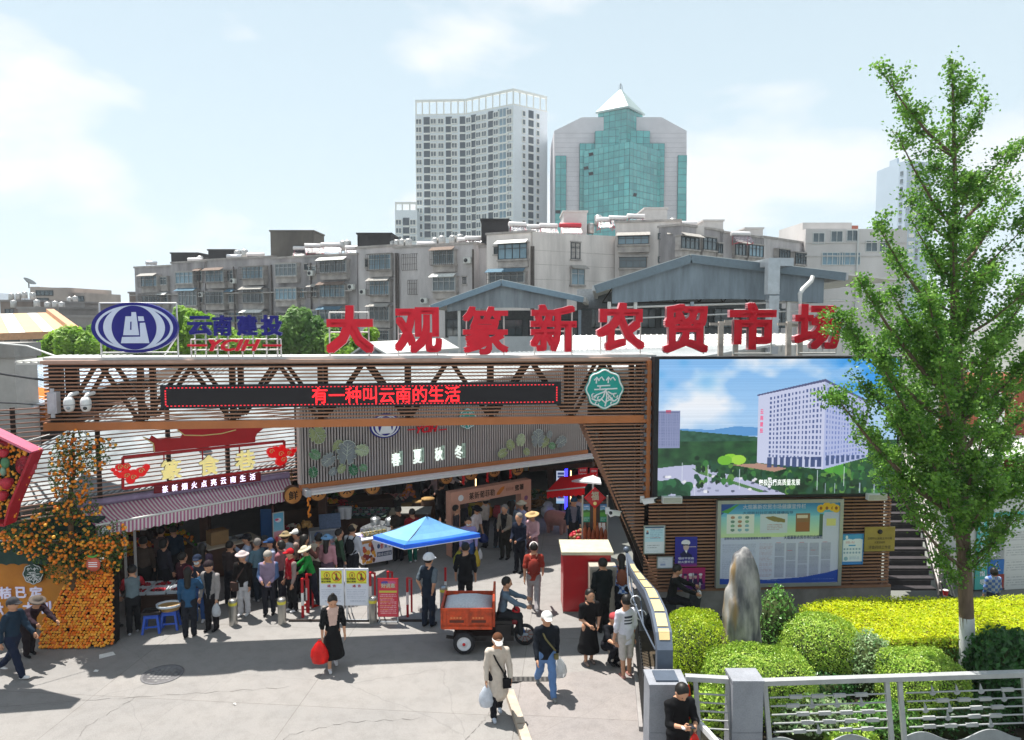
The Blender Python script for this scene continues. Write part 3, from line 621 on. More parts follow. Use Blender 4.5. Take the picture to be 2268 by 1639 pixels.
roofroom('low black roof room left of the square stair tower',462,518,555,585,AY(490)+3,black_tar)
roofroom('tall square sooty stair tower on the apartment roof',600,694,513,570,AY(650)+2.5,blk)
roofroom('wide black roof room over the middle of the apartment roofs',792,866,519,560,AY(830)+2.5,black_tar)
roofroom('large black tarred roof room near the gable corner',1066,1126,488,545,AY(1090)+2.5,black_tar)
roofroom('white tiled roof room below the glass tower, with a dark window opening',1248,1300,470,520,79,mat('white_tile','#c2bfbd',.6,var=.08,scale=2))
roofroom('pale tiled roof room at the right of the heaters under the glass tower',1428,1478,463,510,79,MATS['white_tile'])
roofroom('small pale roof room on the far right apartment roof',1650,1690,507,530,86,MATS['white_tile'])
roofroom('grey roof room right above the dark balcony windows',1558,1602,490,520,80,MATS['white_tile'])
FL=thing('old_flats','beige flat-roofed block with a dark window band and dish, far left','building',(0,0,0))
t=MB();FY=110;f0,f1=at(72,700,FY),at(150,640,FY);t.b2((f0.x,FY,0),(f1.x,FY+12,zat(637,FY)));t.b2((f1.x+.01,FY+1,0),(xat(180,640,FY),FY+11,zat(648,FY)));t.b2((f0.x-1.5,FY+2,0),(f0.x,FY+8,zat(634,FY)));t.build('wall',mat('beige_plaster','#a89c94',.9,var=.15,scale=.4),FL)
for(u0,u1,v0,v1)in((80,118,643,655),(82,108,660,672),(150,178,655,668)):
 a,b=at(u0,v1,FY),at(u1,v0,FY);X=Matrix.Translation(((a.x+b.x)/2,FY-.05 if u0<150 else FY+.9,(a.z+b.z)/2));o=link('window',window_mesh(b.x-a.x,b.z-a.z,4,1,dkf,.12),FL,X);g=MB();g.box((0,.03,0),(b.x-a.x,.03,b.z-a.z));g.build('pane',glass_m,o)
d=thing('satellite_dish','dark satellite dish on the beige flats at far left','satellite dish',at(64,634,FY+4));t=MB();t.lathe([(0,0),(.5,.08),(.95,.35)],14,X=Matrix.Translation((0,0,.55))@Matrix.Rotation(.6,4,'Y'));t.build('dish',dkf,d);t=MB();t.bar((0,0,-.3),(0,0,.6),.12);t.build('mast',dkf,d)
hl=thing('hill','far hill','hill',(0,0,0));del hl['category'];struct(hl)
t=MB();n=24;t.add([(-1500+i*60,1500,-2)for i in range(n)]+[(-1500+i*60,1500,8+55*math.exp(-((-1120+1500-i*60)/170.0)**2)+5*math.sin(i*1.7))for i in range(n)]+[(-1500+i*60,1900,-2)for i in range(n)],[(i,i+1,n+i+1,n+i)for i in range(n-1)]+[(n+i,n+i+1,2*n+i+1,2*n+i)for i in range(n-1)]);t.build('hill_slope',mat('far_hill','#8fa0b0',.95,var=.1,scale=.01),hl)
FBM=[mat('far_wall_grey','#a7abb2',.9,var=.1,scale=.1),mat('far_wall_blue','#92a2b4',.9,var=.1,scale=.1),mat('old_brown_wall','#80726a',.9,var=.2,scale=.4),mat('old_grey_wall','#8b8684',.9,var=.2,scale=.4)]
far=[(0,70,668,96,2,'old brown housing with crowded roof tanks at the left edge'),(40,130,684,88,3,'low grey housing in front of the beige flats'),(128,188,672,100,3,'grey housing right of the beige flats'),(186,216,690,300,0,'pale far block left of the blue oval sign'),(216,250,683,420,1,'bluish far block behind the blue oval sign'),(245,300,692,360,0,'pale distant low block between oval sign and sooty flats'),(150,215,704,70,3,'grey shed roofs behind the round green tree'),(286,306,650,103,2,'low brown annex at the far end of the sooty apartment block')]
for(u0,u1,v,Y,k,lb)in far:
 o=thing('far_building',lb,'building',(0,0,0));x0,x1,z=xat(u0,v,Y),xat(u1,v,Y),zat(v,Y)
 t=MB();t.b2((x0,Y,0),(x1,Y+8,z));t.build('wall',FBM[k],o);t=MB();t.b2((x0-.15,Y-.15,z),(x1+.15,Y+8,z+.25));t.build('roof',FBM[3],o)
 if Y<120:
  for i in range(int((x1-x0)/2.2)):
   X=Matrix.Translation((x0+1.2+i*2.2,Y-.04,z-1.5));w=link('window',window_mesh(1.2,1.1,2,1,dkf,.08),o,X);g=MB();g.box((0,.03,0),(1.15,.02,1.05));g.build('pane',glass_m,w)
for i,(u,v,Y)in enumerate(((8,656,98),(24,655,98),(38,652,98),(56,654,98),(12,672,92),(64,671,90),(88,676,90),(105,674,90),(120,676,90),(140,664,102),(152,662,102))):
 p=at(u,v,Y);o=thing('water_tank',f'{ORD[i]} of the far left old housing roof tanks','water tank',(p.x,p.y+1.5,p.z-1.0),0,'roof tanks on the old housing');put('tank',tank_me,o,(0,0,.5),0,.85);put('stand',st_me,o,(0,0,-.25),0,.85)
OR=thing('orange_roof_shed','market shed with a pale orange roof and white roof strips at left','building',(0,0,0));OY=46
om=mat('pale_orange_roof','#c9a078',.6,var=.08,scale=.6);e0,e1=at(-80,742,OY),at(158,733,OY);r0,r1=at(-80,697,OY+9),at(108,692,OY+9)
def lerp4(a,b):return[(e0.lerp(e1,a)),(e0.lerp(e1,b)),(r0.lerp(r1,b)),(r0.lerp(r1,a))]
cuts=[0,.42,.58,.74,.86,1]
for i in range(5):
 t=MB();q=lerp4(cuts[i]+.002,cuts[i+1]-.002);t.add(q+[p+Vector((0,0,-.12))for p in q],[(0,1,2,3),(7,6,5,4),(0,4,5,1),(1,5,6,2),(2,6,7,3),(3,7,4,0)]);t.build('roof_panel',om if i%2==0 else mat('white_roof_strip','#cfc9c2',.5,var=.06),OR)
t=MB();t.bar(r1+Vector((0.1,0,.12)),e1+Vector((.2,0,.12)),.5,.3);t.bar(e0+Vector((0,-.1,-.2)),e1+Vector((0,-.1,-.2)),.2,.45);t.build('roof_edge',mat('orange_trim','#b98d6c',.6),OR)
t=MB();t.b2((e0.x,OY+2,0),(e1.x-1,OY+2.3,e1.z-1.4));t.build('wall',ap_lt,OR)
t=MB()
for u in(-20,45,100,140):p=at(u,745,OY);t.b2((p.x-.25,OY+.3,0),(p.x+.25,OY+.8,e1.z-.4))
t.build('column',ap_mid,OR);t=MB();t.b2((e0.x,OY+1.9,e1.z-1.4),(e1.x-1,OY+2.2,e1.z-.3));t.build('window',glass_m,OR)
# ================================================================== printed pictures: colour on a fine grid of points
class Pic:
 def __init__(s,w,h,bg='#ffffff'):
  s.w,s.h=w,h;s.a=np.zeros((h,w,3),np.float32);s.a[:]=[int(bg[i:i+2],16)/255 for i in(1,3,5)]
  s.X,s.Y=np.meshgrid((np.arange(w)+.5)/w,(np.arange(h)+.5)/h);s.g=np.random.default_rng(5)
 def c(s,c):return np.array([int(c[i:i+2],16)/255 for i in(1,3,5)],np.float32)
 def poly(s,pts,c,al=1.0):
  ins=np.zeros((s.h,s.w),bool);n=len(pts)
  for i in range(n):
   (x0,y0),(x1,y1)=pts[i],pts[(i+1)%n]
   if y0==y1:continue
   ins^=((y0>s.Y)!=(y1>s.Y))&(s.X<(x1-x0)*(s.Y-y0)/(y1-y0)+x0)
  s.mask(ins,c,al)
 def mask(s,m,c,al=1.0):s.a[m]=s.a[m]*(1-al)+s.c(c)*al
 def rect(s,x0,y0,x1,y1,c,al=1.0):s.mask((s.X>=x0)&(s.X<x1)&(s.Y>=y0)&(s.Y<y1),c,al)
 def ell(s,x,y,rx,ry,c,al=1.0):s.mask(((s.X-x)/rx)**2+((s.Y-y)/ry)**2<1,c,al)
 def grad(s,y0,y1,c0,c1,x0=0,x1=1):
  m=(s.Y>=y0)&(s.Y<y1)&(s.X>=x0)&(s.X<x1);t=((s.Y-y0)/(y1-y0))[m][:,None];s.a[m]=s.c(c0)*(1-t)+s.c(c1)*t
 def noise(s,sc,oct=4,seed=0):
  g=np.random.default_rng(seed);o=np.zeros((s.h,s.w),np.float32);am=1
  for k in range(oct):
   n=int(sc*2**k)+2;t=g.random((n+1,n+1));x=s.X*(n-1);y=s.Y*(n-1);i=x.astype(int);j=y.astype(int);u=x-i;v=y-j;u=u*u*(3-2*u);v=v*v*(3-2*v)
   o+=am*((t[j,i]*(1-u)+t[j,i+1]*u)*(1-v)+(t[j+1,i]*(1-u)+t[j+1,i+1]*u)*v);am*=.5
  return(o-o.min())/(o.max()-o.min())
 def lines(s,x0,y0,x1,y1,n,c,al=.6,ragged=.3):
  for i in range(n):
   y=y0+(y1-y0)*i/n;xe=x1-(x1-x0)*(ragged*s.g.random()if s.g.random()<.4 else 0)
   x=x0
   while x<xe:L=s.g.uniform(.01,.03);s.rect(x,y,min(x+L,xe),y+(y1-y0)/n*.5,c,al*s.g.uniform(.5,1));x+=L+.004
 def obj(s,name,parent,x0,x1,y,z0,z1,m,X=None):
  nx,nz=s.w,s.h;gx,gz=np.meshgrid(np.linspace(x0,x1,nx+1),np.linspace(z1,z0,nz+1))
  v=np.stack([gx.ravel(),np.full(gx.size,y),gz.ravel()],1);i=np.arange(nx*nz);r,q=i//nx,i%nx;a=r*(nx+1)+q
  f=np.stack([a+nx+1,a+nx+2,a+1,a],1);me=mesh_np(name,v,f,m)
  L=np.where(s.a<=.04045,s.a/12.92,((s.a+.055)/1.055)**2.4).reshape(-1,3)
  at_=me.color_attributes.new('print','FLOAT_COLOR','CORNER');col=np.ones((nx*nz,4,4),np.float32);col[:,:,:3]=L[:,None,:]
  at_.data.foreach_set('color',col.ravel());return link(name,me,parent,X)
def printmat(name,emit=0.0,rough=.4):
 m=bpy.data.materials.new(name);m.use_nodes=True;N=m.node_tree.nodes;L=m.node_tree.links;b=N['Principled BSDF'];a=N.new('ShaderNodeAttribute');a.attribute_name='print'
 b.inputs['Roughness'].default_value=rough
 if emit:b.inputs['Base Color'].default_value=(.01,.01,.01,1);L.new(a.outputs['Color'],b.inputs['Emission Color']);b.inputs['Emission Strength'].default_value=emit
 else:L.new(a.outputs['Color'],b.inputs['Base Color'])
 return m
print_m=printmat('printed_sheet');screen_m=printmat('led_picture',.47)
# ================================================================== the gateway
GB=Plane((xat(97,800,16.2),16.2),(xat(1440,800,17.5),17.5));GWP=Plane((xat(1440,800,17.5),17.5),(xat(1995,800,17.85),17.85))
wood=mat('brown_metal_slat','#9a7058',.55,.1,var=.2,scale=1.5,stretch=(.4,4,4));wood_o=mat('orange_brown_trim','#b06c40',.5,.1,var=.12,scale=1.5);steel_d=mat('dark_truss_steel','#2c2421',.6,.2,var=.15);white_p=mat('white_painted_steel','#cfcfcc',.45,.1,var=.06);capm=mat('white_roof_sheet','#cbcbc8',.5,.1,var=.08)
GA=thing('gateway','brown slatted market gateway beam carrying the red characters, with a sloping leg','gateway',mw=GB.mw)
L0=GB.len;ZT=GB.lx(97,806)[1];ZB=GB.lx(97,949)[1];pitch=.0835
nrow=int((ZT-ZB-.1)/pitch)
segs=[0,3.6,7.2,10.6,L0]
for a,b in zip(segs[:-1],segs[1:]):
 t=MB();t.b2((0.003,-.02,-.016),(b-a-.003,.03,.016));me=t.mesh('slat',wood)
 for r in range(nrow):put('slat',me,GA,(a,R.uniform(-.006,.006),ZB+.2+r*pitch+R.uniform(-.003,.003)))
t=MB();t.b2((-.05,-.06,ZB-.05),(L0,.12,ZB+.13));t.build('lower_trim',wood_o,GA)
t=MB();t.b2((-.05,.121,ZB-.05),(L0,.95,ZB-.02));t.build('soffit',mat('dark_soffit','#4a3a33',.7),GA)
t=MB();t.b2((-.06,-.05,ZT+.0),(L0,1.0,ZT+.07));t.build('cap',mat('brown_cap','#a98b7c',.5,.1),GA)
t=MB();t.b2((-.1,.15,ZT+.073),(L0+.2,1.05,ZT+.13));t.build('roof_sheet',capm,GA)
t=MB();t.b2((-.02,0,-.021),(.03,.8,.021));me=t.mesh('end_slat',wood)
for r in range(nrow):put('end_slat',me,GA,(-.035,.06,ZB+.2+r*pitch))
vx=[GB.lx(u,870,-.3)[0]for u in(135,319,520,713,903,1087,1262,1410)]
for i,x in enumerate(vx):
 for y in(.14,.84):
  t=MB();t.b2((x-(.14 if i==0 else .06),y-.06,ZB+.13),(x+(.14 if i==0 else .06),y+.06,ZT));t.build('truss_post',steel_d,GA)
for a,b in zip(vx[:-1],vx[1:]):
 for y in(.14,.84):
  for s,e in((a+.08,(a+b)/2-.06),(b-.08,(a+b)/2+.06)):
   t=MB();t.bar((s,y,ZB+.16),(e,y,ZT-.06),.07,.09);t.build('truss_brace',steel_d,GA)
t=MB()
for y in(.14,.84):t.b2((0.1,y-.05,ZT-.1),(L0,y+.05,ZT-.003))
t.build('truss_chord',steel_d,GA)
LG=GB;zlegt=ZB-.06;xl_t=LG.lx(1292,940)[0];xl_b=LG.lx(1428,1238)[0];zl_b=LG.lx(1428,1238)[1]
zbase=GWP.lx(1500,1306)[1];sl=(xl_b-xl_t)/(zl_b-zlegt)
nl=int((zlegt-zbase)/pitch)
t=MB();t.b2((-.02,-.03,-.022),(.035,.9,.022));me_side=t.mesh('side_slat',wood)
for r in range(nl):
 z=zlegt-.04-r*pitch;xl=xl_t+sl*(z-zlegt)
 t=MB();t.b2((xl+.04,-.02,z-.017),(L0-.1,.03,z+.017));t.build('slat',wood,GA)
 put('side_slat',me_side,GA,(xl,0,z))
t=MB()
for y in(.06,.8):t.bar((xl_t+.12,y,zlegt),(xl_b+.12+sl*(zbase-zl_b),y,zbase-.6),.1,.1)
t.build('leg_post',steel_d,GA)
xb1=L0-.09
t=MB();t.b2((xb1,-.1,GB.lx(1443,1113)[1]),(xb1+.1,.1,ZT));t.build('corner_post',wood_o,GA)
WA=thing('slatted_wall','dark brown horizontally slatted wall under the big video screen','wall',mw=GWP.mw)
LW=GWP.len;zw_t=GWP.lx(1500,1100)[1]
t2=MB();t2.b2((0.02,-.02,-.018),(LW-.12,.03,.018));me=t2.mesh('slat',wood);t2=MB();t2.bar((LW-.12,.0,0),(LW+.02,.35,0),.05,.042);mer=t2.mesh('side_slat',wood)
nw=int((zw_t-zbase)/pitch)+1
for r in range(nw):z=zbase+.1+r*pitch;put('slat',me,WA,(0,0,z));put('side_slat',mer,WA,(0,0,z))
for i in range(9):
 x=.3+i*(LW-.6)/8;t=MB();t.b2((x-.03,.031,zbase+.03),(x+.03,.1,zw_t+.1));t.build('batten',steel_d,WA)
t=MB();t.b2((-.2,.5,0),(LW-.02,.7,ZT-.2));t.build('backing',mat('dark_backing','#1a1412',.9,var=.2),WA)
t=MB();t.b2((-.2,-.05,zbase-.03),(LW-.05,.2,zbase+.03));t.build('lower_trim',wood,WA)
plm=mat('plinth_concrete','#8b8785',.9,var=.22,scale=2)
t=MB();t.b2((-1.0,-.02,0),(LW-.03,.6,zbase-.035));t.build('plinth',plm,WA)
SC=thing('video_screen','big lit video screen showing a white office building under a blue sky','screen',mw=GWP.mw)
sx0,sz1=GWP.lx(1461,796,.3);sx1,_=GWP.lx(1994,796,.3);_,sz0=GWP.lx(1700,1096,.3)
t=MB();t.b2((sx0-.12,-.28,sz0-.07),(sx1+.06,.05,sz1+.06));t.build('housing',mat('black_housing','#1b1b20',.5),SC)
t=MB()
for i in range(14):t.b2((sx0-.3,-.1,sz0+.1+i*.22),(sx0-.125,.06,sz0+.2+i*.22))
t.b2((sx0-.3,.061,sz0),(sx0-.1,.3,sz1));t.build('side_vent',mat('vent_grey','#6c6a6e',.5,.3),SC)
P=Pic(372,212,'#cfe2f7');n1=P.noise(4,5,3);n2=P.noise(9,4,8)
sx=lambda x:(x-300)/1297;sy=lambda y:(y-518)/732
P.grad(0,1,'#86bdf2','#cfe4fa');cl=np.clip((n1-.42)*2.4,0,1)[...,None];P.a[:]=P.a*(1-cl)+P.c('#f4f7fd')*cl
bm=np.clip((.62-n2)*3,0,1)*np.clip(((P.X-.66)/.12),0,1)*np.clip((.36-P.Y)/.12,0,1);P.a[:]=P.a*(1-bm[...,None])+P.c('#3f9fee')*bm[...,None]
for(x,y,r)in((430,535,.022),(310,600,.02),(360,650,.02),(560,640,.05)):g_=np.exp(-(((P.X-sx(x))/r)**2+((P.Y-sy(y))/(r*1.5))**2))[...,None]*.6;P.a[:]=P.a*(1-g_)+P.c('#5fb2ee')*g_
gr_=np.clip((P.Y-.30)/.2,0,1)[...,None]*.35;P.a[:]=P.a*(1-gr_)+P.c('#9fc6ee')*gr_
st=(P.g.random((P.h,1,1))-.5)*.05;P.a[:]+=st
P.poly([(0,.52),(.1,.505),(.22,.515),(.32,.49),(.42,.5),(.42,.56),(0,.56)],'#5f9bd6')
hm_=(P.Y>.5+.17*P.X)&(P.Y<.8)&(P.X<.42);hn=P.noise(40,4,9)[...,None];P.a[hm_]=(P.c('#1c4436')*(1-hn)+P.c('#41705a')*hn)[hm_]
tr=(P.Y>.6)&(P.Y<1.1);tn=P.noise(26,4,2);cc=P.c('#143424')*(1-tn[...,None])+P.c('#35683c')*tn[...,None];P.a[tr]=cc[tr]
P.poly([(0,sy(792)),(sx(415),sy(792)),(sx(415),sy(990)),(0,sy(990))],'#8a93b8')
for i in range(12):
 for j in range(22):P.rect(.003+i*.0072,.385+j*.0115,.006+i*.0072,.391+j*.0115,'#5b6794',.8)
P.rect(.03,.37,.05,.39,'#c05070');P.rect(.0,.38,.085,.386,'#5a5f86')
P.poly([(0,sy(1100)),(sx(380),sy(1090)),(sx(490),sy(1082)),(sx(760),sy(1160)),(sx(1000),sy(1250)),(0,1)],'#b9bddb')
P.poly([(sx(480),sy(1100)),(sx(560),sy(1125)),(sx(900),sy(1235)),(sx(850),sy(1235)),(sx(520),sy(1130))],'#4f7d48')
for i in range(46):
 x,y=P.g.uniform(.02,.5),P.g.uniform(.85,.98)
 if y>.83+.1*x:P.ell(x,y,.008,.009,P.g.choice(['#f2f4fb','#5a6078','#e6e6ee','#8f95b0']))
for i in range(26):x,y=P.g.uniform(0,.13),P.g.uniform(.9,1.0);P.ell(x,y,.02,.035,P.g.choice(['#24543a','#1c4430','#2f6a44']))
for i in range(420):
 x=P.g.uniform(.16,1.0);y=P.g.uniform(.72,.99);lim=.80+.26*max(0,.55-x)
 if(x>.52 or y<lim-.0+.04):P.ell(x,y,P.g.uniform(.005,.015),P.g.uniform(.01,.03),P.g.choice(['#1a4028','#285a32','#122f20','#3c7a3e','#24503c','#5a8a40']))
for(x,y,c)in((690,1050,'#8fcf3c'),(735,1058,'#a4d84a'),(660,1060,'#76bb38'),(1270,1085,'#66b93e'),(1240,1110,'#58a83a'),(1290,1120,'#4f9c3c')):P.ell(sx(x),sy(y),.03,.035,c)
P.poly([(sx(700),sy(1085)),(sx(850),sy(1078)),(sx(1000),sy(1108)),(sx(930),sy(1125))],'#b58f80')
P.poly([(sx(833),sy(712)),(sx(1193),sy(632)),(sx(1197),sy(1115)),(sx(833),sy(1075))],'#ccd2ee');P.poly([(sx(1193),sy(632)),(sx(1440),sy(760)),(sx(1440),sy(1050)),(sx(1197),sy(1115))],'#b5bfe6')
P.poly([(sx(826),sy(708)),(sx(1193),sy(626)),(sx(1445),sy(750)),(sx(1445),sy(764)),(sx(1193),sy(640)),(sx(826),sy(716))],'#5a5f86')
for i in range(15):
 for j in range(14):
  x=896+i*19.6;tt=(x-833)/364;yt=712-80*tt;yb=1075+40*tt;y=yt+(yb-yt)*(.06+j*.062);P.rect(sx(x),sy(y),sx(x+9),sy(y+(yb-yt)*.036),'#3d4f86',.85)
for i in range(13):
 for j in range(14):
  x=1206+i*16.5;tt=(x-1197)/243;yt=640+122*tt;yb=1115-65*tt;y=yt+(yb-yt)*(.06+j*.062);P.rect(sx(x),sy(y),sx(x+6),sy(y+(yb-yt)*.036),'#5d74b6',.75)
for i in range(9):x=890+i*34;P.rect(sx(x),sy(1045),sx(x+22),sy(1100),'#3a4a78',.9)
for i in range(8):x=1210+i*28;P.rect(sx(x),sy(1040),sx(x+16),sy(1095-i*6),'#3f5280',.9)
for(x,y)in((430,1070),(570,1085),(740,1110),(1165,1120),(1310,1100),(640,1130),(500,1160)):P.rect(sx(x),sy(y),sx(x+3),sy(y+110),'#dfe6f5',.8)
for x in(1210,1262,1400,1480):P.rect(sx(x),sy(1190),sx(x+4),sy(1245),'#c7d4f0',.7)
P.obj('picture',SC,sx0,sx1,-.285,sz0,sz1,screen_m)
subm=mat('subtitle_white','#ffffff',.5,var=0,emit=.55);pinkm=mat('screen_red_lettering','#d0356a',.5,var=0,emit=.45)
X_=lambda x:sx0+(x-300)/1297*(sx1-sx0);Z_=lambda y:sz1-(y-518)/732*(sz1-sz0)
fit('subtitle','积极践行高质量发展',SC,X_(847),X_(1072),-.29,Z_(1200),Z_(1166),subm)
for i,ch in enumerate('云南建投'):fit('screen_lettering',ch,SC,X_(845),X_(862),-.29,Z_(812+i*34),Z_(786+i*34),pinkm,bold=.02)
LD=thing('led_panel','long black LED panel with red scrolling characters on the gateway beam','LED sign',mw=GB.mw)
lx0,lz0=GB.lx(356,906,.15);lx1,lz1=GB.lx(1243,842,.15);lz0=(GB.lx(356,906,.15)[1]+GB.lx(1243,895,.15)[1])/2;lz1=(GB.lx(356,857,.15)[1]+GB.lx(1243,843,.15)[1])/2
t=MB();t.b2((lx0,-.15,lz0),(lx1,-.03,lz1));t.build('housing',MATS['black_housing'],LD)
t=MB();t.b2((lx0+.1,-.154,lz0+.05),(lx1-.1,-.1505,lz1-.05));t.build('display',mat('led_black','#17131a',.35,var=0),LD)
ledr=mat('red_led','#ff1a22',.5,var=0,emit=1.6);ledd=mat('dim_red_led','#c0202c',.5,var=0,emit=.9)
fit('led_characters','有一种叫云南的生活',LD,GB.lx(691,872,.15)[0],GB.lx(1019,872,.15)[0],-.158,lz0+.085,lz1-.075,ledr,bold=.005)
t=MB()
n=int((lx1-lx0-.2)/.085)
for i in range(n):
 for z in(lz0+.06,lz1-.06):x=lx0+.13+i*.085;t.b2((x,-.157,z-.012),(x+.04,-.155,z+.012))
for i in range(6):
 for x in(lx0+.1,lx1-.12):z=lz0+.1+i*(lz1-lz0-.2)/5.5;t.b2((x,-.157,z-.02),(x+.03,-.155,z+.02))
t.build('led_border',ledd,LD,kind='stuff')
teal=mat('teal_enamel','#1c9a90',.4,var=.05);wht=mat('sign_white','#e4e6e8',.4,var=.03);dgreen=mat('dark_green_enamel','#23453c',.45,var=.08)
def emblem(label,mw,r,base,line,asp=1.04,as_part=None,emit=False):
 o=thing('round_emblem',label,'emblem',mw=mw)if as_part is None else as_part
 def out(k):return[(k*r*(1+.045*math.cos(8*a))*math.sin(a),k*r*asp*(1+.045*math.cos(8*a))*math.cos(a))for a in[2*PI*i/64 for i in range(64)]]
 X=Matrix.Identity(4)if as_part is None else mw
 t=MB();t.prism(out(1.0),-.05,0);t.build('backplate',base,o,X if as_part else None)
 t=MB();rim=out(.93);pts=[Vector((x,-.053,z))for x,z in rim];t.tube(pts+[pts[0]],r*.042,5,cap=False)
 S_=lambda L:[Vector((x*r/130,-.055,-y*r/130))for x,y in L]
 for L in([(-72,-62),(-55,-82),(-38,-58)],[(-55,-82),(-58,-40)],[(-38,-68),(-22,-84),(-4,-60)],[(10,-60),(26,-84),(42,-62)],[(26,-84),(24,-42)],[(42,-70),(58,-82),(74,-60)],[(-52,-22),(38,-26)],[(-30,-22),(-34,6),(-10,4)],[(-72,2),(88,-4)],[(20,-2),(-6,20),(-50,36),(-76,52)],[(4,14),(-8,52),(-40,84)],[(12,12),(16,60),(4,118)],[(14,22),(44,62),(66,84)],[(22,16),(52,34),(80,30)],[(-90,62),(-60,78),(-20,70),(4,92),(34,72),(70,82),(96,60)]):t.tube(S_(L),r*.042,5)
 for(cx,cy,q)in((-74,44,15),(-34,62,14),(40,58,14),(78,42,15),(-52,98,12),(56,98,12)):t.tube(S_([(cx+q*math.cos(a),cy+q*math.sin(a))for a in[i*.75 for i in range(8)]]),r*.036,5)
 t.build('linework',line,o,X if as_part else None,kind='stuff');return o
ex,ez=GB.lx(1339,862,.18)
em=emblem('round teal emblem with white tree linework on the gateway beam',GB.mw@Matrix.Translation((ex,-.13,ez)),.455,teal,wht)
def boxy(name,label,cat,pl,u0,v0,u1,v1,off,d,m,group=None):
 x0,z1=pl.lx(u0,v0,off);x1,z0=pl.lx(u1,v1,off);o=thing(name,label,cat,mw=pl.mw@Matrix.Translation(((x0+x1)/2,-off,(z0+z1)/2)),group=group)
 t=MB();t.b2((-(x1-x0)/2,0,-(z1-z0)/2),((x1-x0)/2,d,(z1-z0)/2));t.build('body',m,o);return o,x1-x0,z1-z0
camw=mat('camera_white','#d5d6d6',.35,var=.04);lensm=mat('camera_lens','#15161a',.15,spec=.8)
o,w,h=boxy('junction_box','grey metal junction box at the left end of the gateway beam','box',GB,103,869,126,916,.22,.18,mat('box_grey','#b9bac0',.4,.2));t=MB();t.b2((-w/2+.03,-.012,-h/2+.04),(w/2-.03,-.002,h/2-.04));t.build('lid',MATS['box_grey'],o);t=MB();t.b2((-.04,.02,h/2),(.04,.05,h/2+.08));t.b2((-.04,.02,-h/2-.1),(.04,.05,-h/2));t.build('bracket',MATS['box_grey'],o)
for i,(u,v,lb)in enumerate(((153,893,'white dome camera nearest the junction box on the gateway beam'),(190,893,'white dome camera with a dark lens, right of its twin on the beam'))):
 x,z=GB.lx(u,v,.3);o=thing('dome_camera',lb,'camera',mw=GB.mw@Matrix.Translation((x,-.3,z)),group='dome cameras on the gateway beam')
 t=MB();t.lathe([(0,-.2),(.07,-.18),(.105,-.11),(.115,-.03),(.11,.06),(.075,.13),(0,.15)],16);t.build('housing',camw,o)
 t=MB();t.tube([(0,0,.13),(.03,.02,.19),(.05,.28,.2)],.045,8);t.build('arm',camw,o)
 t=MB();t.ball((.02,-.085,-.1),.045,10,6);t.build('lens',lensm if i else mat('camera_glass','#9aa0a6',.1),o)
 t=MB();t.lathe([(.118,-.04),(.118,-.025)],16);t.build('ring',mat('camera_ring','#8d9094',.4),o)
blue=mat('royal_blue_enamel','#18167c',.35,var=.06);pale=mat('pale_sign_face','#cfd8ee',.4,var=.04);redl=mat('sign_red','#d8142e',.42,var=.06);reds=mat('sign_red_side','#c98a90',.45,var=.04)
OV=thing('oval_sign','blue oval company sign with a white letter monogram above the gateway','sign',mw=GB.mw)
OO=-.25;ox,oz=GB.lx(302,725.5,OO);a_=(GB.lx(397,725,OO)[0]-GB.lx(207,725,OO)[0])/2;b_=(GB.lx(302,670,OO)[1]-GB.lx(302,781,OO)[1])/2
def ell(a,b,n=56):return[(ox+a*math.cos(2*PI*i/n),oz+b*math.sin(2*PI*i/n))for i in range(n)]
for nm,a,b,y,m in(('backplate',1,1,.25,blue),('outer_ring',.90,.885,.145,pale),('outer_field',.835,.80,.14,blue),('eye',.715,.885,.135,pale),('pupil',.52,.872,.13,blue)):
 t=MB();t.prism(ell(a_*a,b_*b),y-.003 if nm!='backplate' else .15,y if nm!='backplate' else .27);t.build(nm,m,OV)
f8=lambda x,y:(ox+(x-1210)/380*a_,oz-(y-571)/221*b_)
for pts in([(1140,472),(1190,472),(1193,435),(1232,435),(1253,637),(1112,637)],[(1248,472),(1296,472),(1303,513),(1252,513)],[(1262,530),(1308,527),(1340,707),(1090,707),(1103,652),(1262,650)]):
 t=MB();t.prism([f8(*p)for p in pts],.12,.126);t.build('monogram',pale,OV)
t=MB();t.prism([f8(*p)for p in((1180,520),(1191,517),(1188,590),(1175,590))],.117,.119);t.build('monogram_slot',blue,OV)
def frame(o,pl,us,vtop,vbot,off,bars=(),diag=False,r=.019):
 t=MB();z0=ZT+.13;xs=[pl.lx(u,vtop,off)[0]for u in us];zt=pl.lx(us[0],vtop,off)[1]
 for x in xs:t.tube([(x,-off,z0),(x,-off,zt)],r,6)
 t.tube([(xs[0],-off,zt),(xs[-1],-off,zt)],r,6)
 for v in bars:z=pl.lx(us[0],v,off)[1];t.tube([(xs[0],-off,z),(xs[-1],-off,z)],r,6)
 if diag:t.tube([(xs[-1],-off,z0+.5),(xs[-1]-.5,-off+.5,z0)],r,6)
 t.build('support_frame',white_p,o)
frame(OV,GB,(220,391),671,806,-.3,(781,),True)
for i,(ch,x0,x1,y0,y1)in enumerate((('云',1243,1405,350,478),('南',1410,1535,345,482),('建',1570,1705,343,480),('投',1730,1868,343,480))):
 u0,v0,u1,v1=.3341*x0,582.9+.3341*y0,.3341*x1,582.9+.3341*y1;o=thing('blue_character',f'{ORD[i]} of the four blue characters beside the oval sign, reading {ch}','sign character',mw=GB.mw,group='blue company characters')
 fit('face',ch,o,GB.lx(u0,v0,-.2)[0],GB.lx(u1,v0,-.2)[0],.2,GB.lx(u0,v1,-.2)[1],GB.lx(u0,v0,-.2)[1],blue,bold=.038,depth=.1)
 frame(o,GB,((u0+u1)/2-12,(u0+u1)/2+12),v0+8,797,-.28,(v1-4,v1+22))
